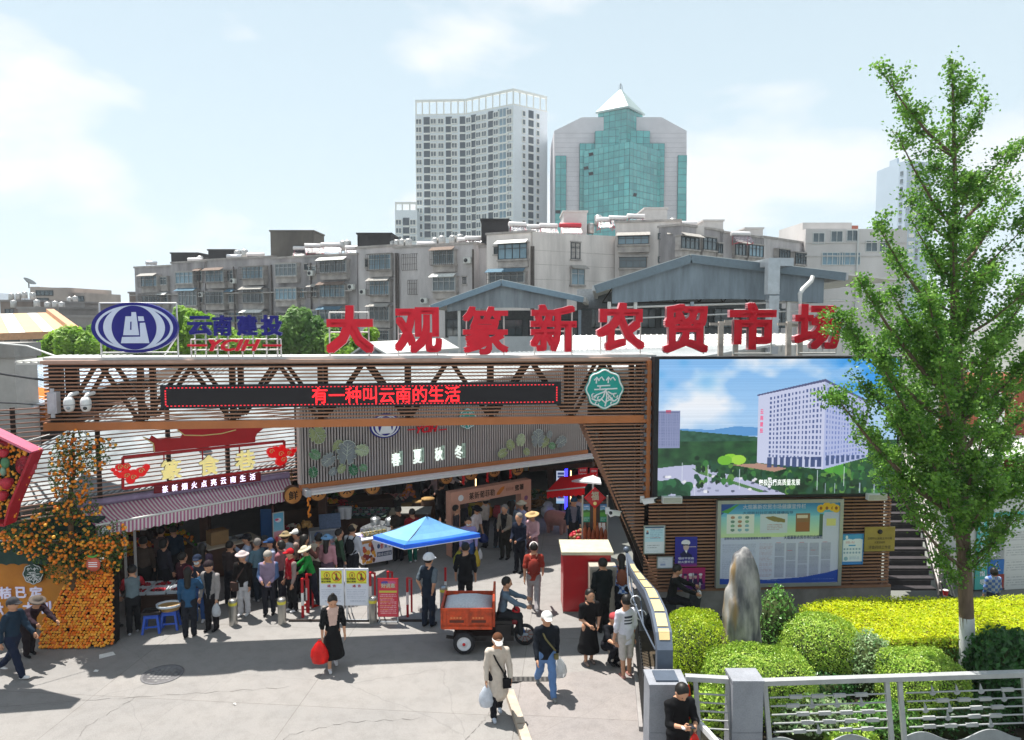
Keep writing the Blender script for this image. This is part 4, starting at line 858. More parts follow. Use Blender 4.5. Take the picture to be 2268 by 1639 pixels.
YC=thing('red_letter_sign','slanted red letters YCIH between two dashes, above the gateway beam','sign',mw=GB.mw)
fit('letters','YCIH',YC,GB.lx(463,765,-.15)[0],GB.lx(577,765,-.15)[0],.15,GB.lx(500,778,-.15)[1],GB.lx(500,751,-.15)[1],redl,bold=.025,depth=.08,slant=.35)
for u0,u1 in((416,459),(583,623)):
 t=MB();x0,z=GB.lx(u0,765,-.15);x1,_=GB.lx(u1,765,-.15);t.b2((x0,.1,z-.025),(x1,.18,z+.025));t.build('dash',redl,YC)
frame(YC,GB,(423,622),752,800,-.24,(775,))
big=[('大',720,827,676,783),('观',873,979,680,783),('篆',1024,1127,678,786),('新',1175,1278,674,780),('农',1322,1430,670,777),('贸',1470,1571,673,782),('市',1617,1721,670,775),('场',1761,1865,673,774)]
for i,(ch,u0,u1,v0,v1)in enumerate(big):
 pl=GB if i<5 else GWP;off=-.3
 o=thing('red_character',f'{ORD[i]} of the eight big red roof characters, reading {ch}','sign character',mw=pl.mw,group='big red characters on the gateway')
 bw={'篆':.026,'新':.032,'大':.046,'市':.043}.get(ch,.036);k=dict(bold=bw,depth=.16);X0,X1,Z0,Z1=pl.lx(u0,v0,off)[0],pl.lx(u1,v0,off)[0],pl.lx(u0,v1,off)[1],pl.lx(u0,v0,off)[1]
 fit('side_wall',ch,o,X0-.0,X1+.0,-off+.09,Z0,Z1,reds,bold=bw,depth=.16);fit('face',ch,o,X0+.005,X1-.005,-off-.0,Z0+.005,Z1-.005,redl,bold=bw,depth=.015)
 frame(o,pl,(u0+9,u1-11),v0+16,797,off-.2,(v0+60,v1+8))
def panel(name,label,cat,pl,u0,v0,u1,v1,off,fm,fw=.05,d=.06,pic=None,face=None):
 x0,z1=pl.lx(u0,v0,off);x1,z0=pl.lx(u1,v1,off);o=thing(name,label,cat,mw=pl.mw@Matrix.Translation((x0,-off,z0)));w,h=x1-x0,z1-z0
 if fw:
  for nm,lo,hi in(('frame',(0,0,0),(fw,d,h)),('frame',(w-fw,0,0),(w,d,h)),('frame',(fw,0,h-fw),(w-fw,d,h)),('frame',(fw,0,0),(w-fw,d,fw))):t=MB();t.b2(lo,hi);t.build(nm,fm,o)
 t=MB();t.b2((fw,.022,fw),(w-fw,d,h-fw));t.build('board',face or fm,o)
 if pic is not None:pic.obj('printed_sheet',o,fw,w-fw,.02,fw,h-fw,print_m)
 return o,w,h
alf=mat('aluminium_board_frame','#a7aca8',.4,.4,var=.06)
P=Pic(300,200,'#c9cfe6');P.grad(0,.16,'#2f7fb8','#79c4d6');P.grad(.16,.42,'#8fd0d8','#cfe3a8',0,.83);P.grad(.12,.42,'#b9c4dc','#c9cfe6',.87,1.0);P.poly([(0,0),(.12,0),(.02,.12),(0,.14)],'#2b4f9c');P.poly([(.0,.1),(.12,.02),(.16,.0),(.06,.12)],'#4f9d4a')
for x in(.84,.89,.94,.97):P.ell(x,.06+.02*math.sin(x*40),.035,.05,'#e0b52c');P.ell(x,.07,.012,.02,'#8a5418')
P.rect(.05,.13,.28,.37,'#dfe6dc');P.rect(.33,.13,.56,.37,'#c9d6de');P.rect(.63,.13,.75,.36,'#8d6a48')
for i in range(3):
 for j in range(4):P.ell(.10+i*.06,.17+j*.052,.018,.018,P.g.choice(['#7fae8c','#86b3bd','#b08a6c','#6d8f80']))
P.poly([(.37,.17),(.44,.16),(.54,.2),(.54,.24),(.45,.23),(.40,.2)],'#8a7e4c');P.lines(.39,.26,.52,.34,4,'#a05a5a',.5);P.rect(.64,.15,.73,.19,'#d8cdb8');P.rect(.64,.24,.74,.35,'#a0603a',.7);P.rect(.83,.14,.86,.42,'#4a6a54');P.rect(.89,.2,.97,.29,'#d5d488')
P.lines(.02,.5,.3,.92,34,'#8288a8',.55);P.lines(.33,.5,.44,.92,30,'#a07a90',.5)
for i in range(5):P.rect(.46+i*.098,.5,.54+i*.098,.93,'#a3a8c2',.65);P.lines(.46+i*.098,.5,.54+i*.098,.93,30,'#868cae',.55)
for i in range(5):P.rect(.47+i*.098,.49+.1*(i%2),.51+i*.098,.497+.1*(i%2),'#c0506a');P.rect(.46+i*.098,.66+.05*(i%3),.54+i*.098,.67+.05*(i%3),'#c9cfe6')
P.poly([(0,.93),(.4,.955),(.7,.93),(.9,.88),(1,.84),(1,1),(0,1)],'#2a4fb0');P.lines(.4,.965,.55,.98,1,'#c9d6f0',.6);P.lines(.78,.955,.97,.97,1,'#c9d6f0',.6)
nb,w,h=panel('notice_board','large framed glass notice board full of print on the slatted wall','notice board',GWP,1590,1109,1863,1297,.14,alf,.09,.12,P)
inkb=mat('print_blue_ink','#2c3f73',.6,var=0);inkw=mat('print_white','#e6e8ee',.6,var=0);inkr=mat('print_red_ink','#b53a4c',.6,var=0);inkk=mat('print_black_ink','#2a2628',.6,var=0)
fit('heading','大观篆新农贸市场健康宣传栏',nb,w*.2,w*.7,.017,h*.895,h*.95,mat('print_pale_ink','#b9c6d8',.6,var=0),bold=.02);fit('heading','大观篆新农贸市场行业规范',nb,w*.53,w*.84,.017,h*.545,h*.59,inkb,bold=.01);fit('heading','昆明市五华区市场监督管理局大观监管所',nb,w*.06,w*.43,.017,h*.55,h*.58,inkb,bold=.008);fit('heading','大观新村社区居民健康指导',nb,w*.2,w*.6,.017,h*.835,h*.87,inkb)
P=Pic(64,86,'#dfe6ea');P.rect(.03,.02,.97,.08,'#3a5a78');P.rect(.03,.09,.97,.58,'#bfe0ea');P.ell(.16,.2,.05,.04,'#c89a80');P.rect(.1,.23,.22,.3,'#2f5078');P.lines(.28,.12,.9,.5,9,'#5c88a8');P.rect(.35,.1,.8,.12,'#c04a5a');P.lines(.08,.42,.8,.46,1,'#c04a5a');P.lines(.15,.7,.8,.85,2,'#707a80')
P.lines(.1,.92,.9,.95,1,'#5c88a8')
panel('framed_notice','white framed notice with a pale blue upper half on the slatted wall','notice',GWP,1426,1164,1473,1227,.1,mat('thin_steel_frame','#9aa09c',.4,.5),.02,.03,P)
P=Pic(48,34,'#c6ccd8');P.rect(.04,.06,.96,.94,'#d5d9e2');P.lines(.35,.2,.7,.3,1,'#4a5a80');P.lines(.12,.4,.6,.6,3,'#8a92aa');P.rect(.2,.62,.55,.8,'#9aa6c4')
panel('small_certificate','small pale certificate frame left of the blue captain poster','notice',GWP,1455,1233,1491,1259,.1,MATS['thin_steel_frame'],.015,.03,P)
P=Pic(64,92,'#2a2a86');P.grad(0,.85,'#2a2f96','#3a2a8c');P.grad(.85,1,'#3a2a8c','#b0307c')
P.poly([(.22,.58),(.42,.46),(.55,.5),(.78,.62),(.75,.68),(.3,.68)],'#20204a');P.ell(.5,.34,.13,.12,'#c8b0a8');P.ell(.48,.2,.2,.1,'#e4e2e6');P.poly([(.3,.24),(.66,.26),(.68,.3),(.34,.29)],'#1b1b3c');P.poly([(.44,.46),(.56,.46),(.52,.56)],'#e6e6ea');P.rect(.62,.33,.95,.35,'#c9b8b8')
cp,w,h=panel('blue_poster','blue poster of an officer in a white peaked cap','poster',GWP,1496,1190,1544,1255,.1,MATS['black_housing'],.0,.03,P);fit('lettering','唱好平安曲',cp,w*.15,w*.85,.016,h*.24,h*.32,inkw,bold=.012);fit('lettering','防火要牢记',cp,w*.15,w*.85,.016,h*.12,h*.2,inkw,bold=.012)
P=Pic(80,58,'#a02468');P.grad(0,.7,'#b02a62','#92286e');P.grad(.7,1,'#6a2472','#4c2068')
for x,s in((.15,.9),(.32,.95),(.5,1.15),(.67,.95),(.84,.9)):P.poly([(x-.1*s,.75),(x-.05,.5),(x+.05,.5),(x+.1*s,.75)],'#2a1c4c');P.ell(x,.42,.045*s,.09*s,'#c9a8a4');P.ell(x,.31,.07*s,.06*s,'#e2dde4' if x!=.32 and x!=.67 else '#3a2a5c')
cp,w,h=panel('magenta_poster','magenta poster with five uniformed people, low on the slatted wall','poster',GWP,1498,1259,1562,1306,.1,MATS['black_housing'],.0,.03,P);fit('lettering','民主为党',cp,w*.15,w*.62,.016,h*.2,h*.32,inkw,bold=.012);fit('lettering','八一',cp,w*.78,w*.9,.016,h*.18,h*.26,inkw,bold=.012)
P=Pic(60,90,'#dde7ef');P.rect(0,0,1,.2,'#3f9ad0');P.ell(.2,.1,.06,.06,'#e6eef2');P.ell(.3,.2,.2,.04,'#dde7ef');P.ell(.75,.2,.25,.05,'#dde7ef');P.lines(.15,.25,.6,.33,3,'#c05a64');P.rect(.3,.36,.65,.4,'#3f9ad0')
for i in range(6):
 for j in range(2):P.ell(.1+i*.15,.5+j*.12,.05,.035,'#90aec4')
P.lines(.35,.72,.85,.86,4,'#7fa3c4');P.ell(.18,.82,.1,.07,'#8fb7c9');P.rect(0,.92,1,1,'#3f86c4')
panel('health_poster','white and blue poster between the big notice board and gold plaque','poster',GWP,1867,1183,1911,1250,.12,mat('poster_blue_edge','#3f86c4',.5),.012,.03,P)
gp_m=mat('brass_plaque','#9c8a4c',.4,.35,var=.15,scale=2)
pq,w,h=panel('gold_plaque','gold metal plaque with dark characters near the stairs','plaque',GWP,1917,1168,1982,1221,.14,gp_m,0,.05,None,gp_m);fit('lettering','昆明市公安局五华分局',pq,w*.1,w*.9,.017,h*.48,h*.58,inkk);fit('lettering','大观派出所',pq,w*.32,w*.68,.017,h*.32,h*.42,inkk);fit('lettering','环食药侦工作室',pq,w*.14,w*.87,.017,h*.1,h*.24,inkk);t=MB();t.lathe([(.06,0),(.06,.012),(0,.02)],14,X=Matrix.Translation((w*.5,.02,h*.8))@Matrix.Rotation(PI/2,4,'X'));t.build('crest',inkk,pq)
lampm=mat('floodlight_glass','#a9aa9f',.2,spec=.8)
for u0,u1,lb in((1468,1511,'white floodlight under the left end of the video screen'),(1924,1965,'white floodlight under the right end of the video screen')):
 o,w,h=boxy('floodlight',lb,'floodlight',GWP,u0,1101 if u0<1500 else 1095,u1,1115 if u0<1500 else 1108,.42,.14,camw);t=MB();t.b2((-w/2+.02,-.012,-h/2+.02),(w/2-.02,-.002,h/2-.02));t.build('glass',lampm,o);t=MB();t.b2((-.03,.14,-.02),(.03,.42,.02));t.build('bracket',camw,o)
def cctv(label,pl,u,v,off,yaw):
 x,z=pl.lx(u,v,off);o=thing('bullet_camera',label,'camera',mw=pl.mw@Matrix.Translation((x,-off,z)),group='bullet cameras on the gateway');X=Matrix.Rotation(yaw,4,'Z')@Matrix.Rotation(-.25,4,'X')
 t=MB();t.box((0,0,0),(.1,.3,.1),0,X);t.box((0,-.02,.062),(.13,.36,.02),0,X);t.build('housing',camw,o);t=MB();t.lathe([(.04,0),(.04,.03),(0,.035)],12,X=X@Matrix.Translation((0,-.15,0))@Matrix.Rotation(PI/2,4,'X'));t.build('lens',lensm,o);t=MB();t.tube([(0,.05,-.05),(-.08,.1,-.1),(-.1,off-.03,-.05)],.025,6);t.box((-.1,off-.04,-.03),(.1,.05,.16));t.build('bracket',camw,o)
cctv('white bullet camera at the foot of the brown corner post',GWP,1438,1110,.35,.9);cctv('white bullet camera on the sloping gateway leg above the red kiosk',GB,1362,1137,.4,-.9)
ST=thing('staircase','dark steel staircase climbing behind the right end of the slatted wall','staircase',(0,0,0))
stm=mat('dark_tread','#3b3739',.7,.2,var=.2);srm=mat('stair_rail_steel','#8f8a88',.5,.3,var=.2)
b0=at(2078,1318,17.9);b0.z=0;SR,SG=.17,.26;NS=16;z00=at(2078,1318,17.9).z
for i in range(NS):
 y=17.9+i*SG;z=z00+(i+1)*SR;xr=xat(2078-i*5.6,1200,y);xl=xat(1990-i*.8,1200,y)-.2
 t=MB();t.b2((xl,y,z-.05),(xr,y+SG+.03,z));t.b2((xl,y+SG-.02,z),(xr,y+SG,z+SR-.05));t.build('tread',stm,ST)
for j,h in enumerate((.12,.34,.56,.78,1.0)):
 t=MB();t.tube([(xat(2080,1200,17.9)+.06,17.85,z00+h),(xat(2080-NS*5.6,1200,17.9+NS*SG)+.06,17.9+NS*SG,z00+NS*SR+h)],.03 if j<4 else .045,6);t.build('rail',srm,ST)
for i in(0,4,8,12):y=17.9+i*SG;x=xat(2080-i*5.6,1200,y)+.06;t=MB();t.tube([(x,y,z00+i*SR),(x,y,z00+i*SR+1.02)],.03,6);t.build('rail_post',srm,ST)
t=MB();t.bar((xat(2082,1200,17.9)+.1,17.8,z00-.1),(xat(2080-NS*5.6,1200,17.9+NS*SG)+.1,17.9+NS*SG,z00+NS*SR-.1),.06,.3);t.build('stringer',stm,ST)
SWP=Plane((xat(2092,1200,19.2),19.2),(xat(2480,1200,20.0),20.0));swm=mat('white_wall_paint','#c3c4c2',.8,var=.12,scale=1.2)
SW=thing('sorting_wall','low white wall with waste sorting panels behind the tree','wall',mw=SWP.mw);zt=SWP.lx(2180,1080)[1]
t=MB();t.b2((1.0,0,0),(SWP.len,.3,zt));t.prism([(.05,0),(.99,0),(.99,zt),(-.2,SWP.lx(2060,1085)[1])],.02,.28);t.build('wall',swm,SW)
t=MB();t.b2((.05,-.55,0),(.4,-.01,SWP.lx(2100,1228,.5)[1]));t.build('grey_cabinet',mat('grey_cabinet','#8d9190',.7,var=.1),SW)
tealp=mat('teal_print','#4fa9a4',.6,var=.06)
def swbox(name,u0,v0,u1,v1,m,y=.0):x0,z1=SWP.lx(u0,v0);x1,z0=SWP.lx(u1,v1);t=MB();t.b2((x0,-.03-y,z0),(x1,-.002-y,z1));return t.build(name,m,SW),x0,x1,z0,z1
swbox('side_panel',2165,1135,2182,1304,tealp);swbox('header_panel',2182,1136,2320,1140,tealp)
for i,ch in enumerate('生活垃圾分类指导'):
 v=1150+i*19;x0,z1=SWP.lx(2168,v);x1,z0=SWP.lx(2179,v+11);fit('lettering',ch,SW,x0,x1,-.034,z0,z1,inkw,bold=.02)
for i,(c,v)in enumerate((('#2f8f7a',1174),('#9b9e9e',1207),('#2f6cb0',1240),('#8c3a34',1273))):
 o,x0,x1,z0,z1=swbox('sorting_panel',2188,v,2221,v+30,mat('sorting_colour_%d'%i,c,.6,var=.05));xm=(x0+x1)/2;zm=(z0+z1)/2;s=(x1-x0)*.26;t=MB();L_=[Vector((xm-s,-.037,zm-s*.7)),Vector((xm+s,-.037,zm-s*.7)),Vector((xm,-.037,zm+s))];t.tube(L_+[L_[0]],.02,5,cap=False);t.build('recycling_triangle',inkw,SW)
 P=Pic(60,24,'#c6c8c6');P.lines(.04,.1,.95,.8,4,'#8b8f92',.6);x0,z1=SWP.lx(2226,v+2);x1,z0=SWP.lx(2320,v+28);P.obj('printed_text',SW,x0,x1,-.004,z0,z1,print_m)
P=Pic(60,24,'#cfd6d6');P.lines(.2,.1,.8,.9,4,'#7f9a9c',.6);x0,z1=SWP.lx(2190,1143);x1,z0=SWP.lx(2320,1172);P.obj('printed_text',SW,x0,x1,-.006,z0,z1,print_m)
BR=thing('brick_building','brick and white building showing through gaps in the tall tree','building',(0,0,0));t=MB();q0,q1=xat(2185,900,27),xat(2420,900,27);t.b2((q0,27,0),(q1,30,zat(838,27)));t.build('wall',mat('red_brick_wall','#8a4a36',.9,var=.2,scale=5),BR)
t=MB()
for u in(2180,2196,2212):x=xat(u,900,26.8);t.b2((x-.1,26.6,0),(x+.1,26.95,zat(870,26.8)))
t.build('column',white_p,BR);t=MB();t.b2((q0-3,23,zat(1010,23)-.1),(q1,27,zat(1010,23)));t.build('canopy',capm,BR);t=MB();t.b2((q0-4,24,0),(q1,24.2,zat(1060,24)));t.build('lower_wall',swm,BR)
rc=thing('red_cup','small red cup on the ledge at the foot of the stairs','cup',at(2094,1318,17.6));t=MB();t.lathe([(.05,0),(.065,.13)],10);t.build('cup',mat('red_paper','#c01c24',.5),rc);t=MB();t.lathe([(.066,.13),(.05,.14),(0,.142)],10);t.build('rim',white_p,rc)
# ================================================================== the market behind the gateway
def zA(x,y):return .3556*x,932.6+.3556*y
def zB(x,y):return 641.2+.3556*x,932.6+.3556*y
def z6(x,y):return 641.2+.1799*x,1037.5+.1799*y
def z7(x,y):return 990.9+.1799*x,1008.4+.1799*y
def z2(x,y):return 641.2+.3341*x,582.9+.3341*y
cream=mat('cream_paint','#c9c2ae',.6,var=.08);red_p=mat('red_paint','#b8141f',.4,var=.12,scale=2);gold=mat('gold_letter_face','#e6d890',.4,.1,var=.06)
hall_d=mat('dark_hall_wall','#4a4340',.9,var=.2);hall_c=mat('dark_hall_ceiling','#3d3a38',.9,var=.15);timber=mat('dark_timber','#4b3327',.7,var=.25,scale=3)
ab0,ab1=gr(172,1126,2.85),gr(640,1058,2.85)
AW=Plane((ab0.x,ab0.y),(ab1.x,ab1.y));fa0,fa1=gr(668,1085,2.8),gr(1300,1005,2.8);FA=Plane((fa0.x,fa0.y),(fa1.x,fa1.y))
HL=thing('market_hall','open dark market hall behind the ribbed sign and the striped awning','building',(0,0,0))
A_=AW.w(-3.2,4.6,0);B_=AW.w(AW.len,4.6,0);C_=FA.w(0,.4,0);D_=FA.w(FA.len+.4,.4,0)
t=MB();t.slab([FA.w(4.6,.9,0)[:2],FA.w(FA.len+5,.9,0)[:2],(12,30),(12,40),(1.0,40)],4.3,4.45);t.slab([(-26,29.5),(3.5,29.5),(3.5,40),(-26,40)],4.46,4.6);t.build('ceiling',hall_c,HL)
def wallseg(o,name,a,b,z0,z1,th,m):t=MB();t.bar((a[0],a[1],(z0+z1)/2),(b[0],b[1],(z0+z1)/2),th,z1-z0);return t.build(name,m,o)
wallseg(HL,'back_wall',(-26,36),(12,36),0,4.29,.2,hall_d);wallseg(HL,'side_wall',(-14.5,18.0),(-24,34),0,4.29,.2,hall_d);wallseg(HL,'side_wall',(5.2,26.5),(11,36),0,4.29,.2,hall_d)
for x,y in((-9.0,20.8),(-6.0,22.5),(-2.6,26),(1.6,29.5),(-9,27),(-5,30),(-12,23)):
 t=MB();t.b2((x-.12,y-.12,0),(x+.12,y+.12,4.29));t.build('column',timber,HL)
for i in range(7):t=MB();t.bar((-20+i*4.0,24+.6*i,4.2),(-19+i*4.0,36,4.2),.12,.18);t.build('rafter',timber,HL)
rib=mat('white_rib_sheet','#d3d2cd',.45,.1,var=.08,scale=.8)
def sheet(name,label,quad,m,nr=40,fascia=None,th=.05,cat='roof'):
 """a ribbed metal roof: quad = front left, front right, back right, back left"""
 o=thing(name,label,cat,(0,0,0));a,b,c,d=[Vector(p)for p in quad];n=(b-a).cross(d-a).normalized();n=n if n.z>0 else-n
 t=MB();t.add([a,b,c,d,a-n*th,b-n*th,c-n*th,d-n*th],[(0,1,2,3),(7,6,5,4),(0,4,5,1),(1,5,6,2),(2,6,7,3),(3,7,4,0)]);t.build('sheet',m,o)
 t=MB()
 for i in range(nr+1):p,q=a.lerp(b,i/nr),d.lerp(c,i/nr);t.bar(p+n*.022,q+n*.022,.05,.04,up=n)
 t.build('rib',m,o,kind='stuff')
 if fascia:t=MB();t.bar(a+Vector((0,-.04,-.14)),b+Vector((0,-.04,-.14)),.07,.3);t.build('fascia',fascia,o)
 return o
bluesh=mat('blue_grey_sheet','#8fa5b5',.4,.2,var=.1)
sheet('roof','white ribbed metal roof rising behind the alley slat screen',[AW.w(-3.4,.35,3.0),AW.w(AW.len+.5,.35,3.0),(-1.2,33,5.75),(-14,33,5.55)],mat('alley_roof_sheet','#7d8487',.5,0,var=.5,scale=.7,trans=.09,stretch=(1,.4,1)),60)  # translucency added so the sheet lets light into the hall
sheet('roof','flat white roof sheet behind the left end of the gateway beam',[(-11.9,17.3,6.38),(-10.2,17.42,6.38),(-10.1,19.2,6.44),(-11.9,19.2,6.44)],rib,10)
sheet('roof','white metal roof rising behind the ribbed sign wall',[FA.w(.1,.6,4.95),FA.w(FA.len+4.5,.6,5.75),(12,33,6.2),(-1.15,33,5.8)],mat('dull_white_sheet','#c4c7c7',.5,0,var=.16,scale=.5,trans=.09),60)  # slight light transmission added here to brighten the hall below
sheet('roof','bluish white sheet roof at the left behind the beam end',[(-24,22,4.4),(-14.4,21.6,4.8),(-14.3,33,5.5),(-26,33,5.3)],mat('bluish_white_sheet','#c3cdd6',.45,.1,var=.1),40)
sheet('roof','low white sheet roof under the big market hall gable',[(2.0,33.4,5.9),(14,33.4,6.2),(14,37,6.6),(2.0,37,6.5)],rib,40)
def gable(name,label,Ua,Va,U0,V0,U1,V1,Y,depth,mf,mr,clad=True,fas=.35,open_z=None,posts=(),over=1.0):
 o=thing(name,label,'market hall',(0,0,0));ap,l,r=at(Ua,Va,Y),at(U0,V0,Y),at(U1,V1,Y);D=Vector((depth*.12,depth,0))
 for s,e in((l,ap),(ap,r)):
  n=(e-s).cross(Vector((0,1,0))).normalized();n=n if n.z>0 else-n
  t=MB();q=[s,e,e+D,s+D];t.add(q+[p-n*.1 for p in q],[(0,1,2,3),(7,6,5,4),(0,4,5,1),(1,5,6,2),(2,6,7,3),(3,7,4,0)]);t.build('roof_slope',mr,o)
  t=MB();k=int(depth/.4)
  for i in range(k):p=s+D*(i/k);q2=e+D*(i/k);t.bar(p+n*.02,q2+n*.02,.05,.04,up=n)
  t.build('roof_rib',mr,o,kind='stuff');t=MB();t.bar(s+Vector((0,-.06,-fas/2)),e+Vector((0,-.06,-fas/2)),.08,fas);t.build('barge_board',mf,o)
 zo=open_z if open_z else min(l.z,r.z)-.4
 t=MB();xs=np.linspace(l.x+over,r.x-over,40)
 for a,b in zip(xs[:-1],xs[1:]):
  f=lambda x:(l.z+(ap.z-l.z)*(x-l.x)/(ap.x-l.x))if x<ap.x else(r.z+(ap.z-r.z)*(r.x-x)/(r.x-ap.x))
  lo=zo+.25*math.sin(PI*(a-xs[0])/(xs[-1]-xs[0]));t.add([(a+.015,Y+.3,lo),(b-.015,Y+.3,lo),(b-.015,Y+.3,f(b)-.12),(a+.015,Y+.3,f(a)-.12)],[(0,1,2,3)]);t.b2((a-.02,Y+.31,lo),(a+.02,Y+.34,min(f(a),f(b))-.13))
 t.build('gable_cladding',mat(name+'_cladding_'+str(int(Ua)),'#8a9298' if Ua<1200 else '#74818b',.55,.2,var=.25,scale=1.2,stretch=(2,1,.3)),o)
 for u in posts:x=xat(u,700,Y+.5);t=MB();t.b2((x-.09,Y+.4,0),(x+.09,Y+.58,zo+.1));t.build('post',white_p if u%2 else mat('bluegrey_post','#8d9aa5',.5,.2),o)
 return o,l,r,ap,D
gtrim=mat('blue_grey_trim','#7f95a4',.45,.2,var=.08);dtrim=mat('dark_blue_grey_trim','#66757f',.45,.2,var=.08)
g1,l1,r1,a1,D1=gable('market_hall','pale market hall gable behind the third and fourth red characters',1110,620,955,676,1292,658,46,18,gtrim,rib,posts=(967,1017,1228,1284))
t=MB();t.bar(r1+Vector((0,0,-.15)),r1+D1+Vector((0,0,-.15)),.3,.3);t.bar(l1+Vector((0,0,-.15)),l1+D1+Vector((0,0,-.15)),.3,.3);t.build('gutter',white_p,g1)
t=MB();t.b2((l1.x+1,47,0),(r1.x+1,47.2,zat(745,47)));t.build('parapet_wall',mat('tiled_parapet','#bdc2c4',.6,var=.1,scale=1.5),g1)
t=MB();t.b2((l1.x+.5,50,6.0),(r1.x+1,50.2,l1.z-.3));t.build('back_wall',mat('mid_grey_wall','#6b6d70',.9,var=.2),g1)  # back wall in one even mid grey
for i in range(5):x=l1.x+1.3+i*1.9;X=Matrix.Translation((x,49.9,l1.z-1.5));w=link('window',window_mesh(1.5,1.2,3,2,dkf,.06),g1,X);g=MB();g.box((0,.03,0),(1.45,.02,1.15));g.build('pane',glass_m,w)
g2,l2,r2,a2,D2=gable('market_hall','large open market hall with a dark blue-grey gable and white roof',1530,564,1318,632,1872,604,40,22,dtrim,rib,fas=.45,open_z=zat(672,40),posts=(1349,1407,1532,1661,1745))
p,q=r2,at(1925,612,41);t=MB();t.bar(r2+Vector((0,0,-.2)),r2+D2+Vector((0,0,-.2)),.35,.4);t.bar(l2+Vector((0,0,-.15)),l2+D2+Vector((0,0,-.15)),.3,.3);t.build('gutter',mat('gutter_white','#b9bbbd',.5,.2),g2)
r3=r2+Vector((3.0,.0,-.35));t=MB();q=[r2+Vector((0.02,.2,-.03)),r3,r3+D2,r2+D2];t.add(q+[p_-Vector((0,0,.08))for p_ in q],[(0,1,2,3),(7,6,5,4),(0,4,5,1),(1,5,6,2),(2,6,7,3),(3,7,4,0)]);t.build('side_roof',rib,g2)
t=MB();z0=zat(678,41)
t.tube([(l2.x+.8,40.6,z0-.1),(r2.x+1.5,40.6,z0+.35)],.07,6);t.tube([(l2.x+.8,40.6,z0-.75),(r2.x+2.5,40.6,z0-.05)],.05,6);t.build('tie_rail',white_p,g2)
for i in range(9):
 x=l2.x+1.4+i*1.6;t=MB();zc=zat(640,48);t.bar((x,48,zc-.9),(x+.8,48,zc+.3),.07);t.bar((x+.8,48,zc+.3),(x+1.6,48,zc-.9),.07);t.bar((x,48,zc-.9),(x+1.6,48,zc-.9),.08);t.build('roof_truss',steel_d,g2)
t=MB();t.b2((l2.x+.8,60,5.0),(r2.x+4,60.2,zat(640,60)));t.build('back_wall',mat('hall_back_grey','#7c8186',.9,var=.2),g2)
for i in range(8):x=l2.x+2+i*2.2;X=Matrix.Translation((x,59.8,zat(705,60)));w=link('window',window_mesh(1.8,1.6,3,2,dkf,.07),g2,X);g=MB();g.box((0,.03,0),(1.75,.02,1.55));g.build('pane',glass_m,w)
t=MB();t.b2((l2.x+.4,38.6,0),(r2.x+4.5,38.8,zat(742,38.6)));t.build('parapet_wall',rib,g2)
t=MB()
for i in range(46):x=l2.x+.5+i*.36;t.b2((x,38.56,5.6),(x+.04,38.598,zat(742,38.6)))
t.build('parapet_rib',white_p,g2,kind='stuff')
du=thing('air_duct','galvanised air duct elbow rising past the large dark market hall gable','duct',(0,0,0));dm=mat('galvanised_steel','#a9b0b6',.35,.6,var=.15,scale=2);Dz=zat
x0,x1=xat(1700,700,38.2),xat(1722,700,38.2);t=MB();t.b2((x0,38.0,5.5),(x1,38.5,Dz(655,38.2)));t.build('riser',dm,du)
t=MB();t.b2((x0-.1,37.95,Dz(652,38.2)),(x1-.02,38.52,Dz(572,38.2)));t.build('upper_riser',dm,du);t=MB();t.b2((x0+.1,38.521,Dz(588,38.2)),(x1+.9,41.5,Dz(570,38.2)));t.build('elbow',dm,du)
for i in range(7):z=5.8+i*.5;t=MB();t.b2((x0-.03,37.97,z),(x1+.03,38.53,z+.05));t.build('flange',dm,du)
dp=thing('drainpipe','white bent drainpipe beside the galvanised air duct','drainpipe',(0,0,0));t=MB();t.tube([at(1800,612,39.4),at(1797,622,39.3),at(1778,640,38.8),at(1772,650,38.7),at(1772,790,38.7)],.12,8);t.build('pipe',white_p,dp)
sd=thing('small_gable','small white dormer gable behind the first red character','roof',(0,0,0));ap,l,r=at(812,757,34),at(776,783,34),at(856,783,34);t=MB()
for s,e in((l,ap),(ap,r)):q=[s,e,e+Vector((3.0,6,0)),s+Vector((3.0,6,0))];t.add(q+[p+Vector((0,0,-.1))for p in q],[(0,1,2,3),(7,6,5,4),(0,4,5,1),(1,5,6,2),(2,6,7,3),(3,7,4,0)])
t.build('roof_slope',rib,sd);t=MB();t.prism([(l.x+.15,l.z-.6),(r.x-.15,r.z-.6),(r.x-.15,r.z-.15),(ap.x,ap.z-.13),(l.x+.15,l.z-.15)],34.2,34.3);t.build('gable_cladding',mat('market_hall_cladding_1110'),sd)
for i,(u,v0,v1)in enumerate(((1595,712,800),(1628,706,800),(1745,712,800),(1770,716,800))):
 o=thing('roof_post',f'rusty white roof post, {ORD[i]} of four behind the last characters','post',at(u,v1,22),group='steel posts behind the characters');h=at(u,v0,22).z-at(u,v1,22).z;t=MB();t.b2((-.07,-.07,-.4),(.07,.07,h));t.build('shaft',mat('rusty_white_steel','#b5aca2',.7,.1,var=.3,scale=3),o);t=MB();t.b2((-.35,-.03,h-.12),(.5,.03,h-.04));t.build('cross_arm',MATS['rusty_white_steel'],o)
SG_=thing('ribbed_sign_wall','mauve ribbed sign wall of the market with leaf ornaments and four white characters','sign wall',mw=FA.mw)
ribm=mat('mauve_rib','#aca39f',.5,.1,var=.07);ribd=mat('dark_rib_gap','#423b40',.7,var=.1)
FL_=FA.len;zf=lambda x:5.05+(5.85-5.05)*x/FL_
t=MB();t.prism([(0,2.95),(FL_,2.95),(FL_,zf(FL_)),(0,zf(0))],0.03,.12);t.build('backing',ribd,SG_)
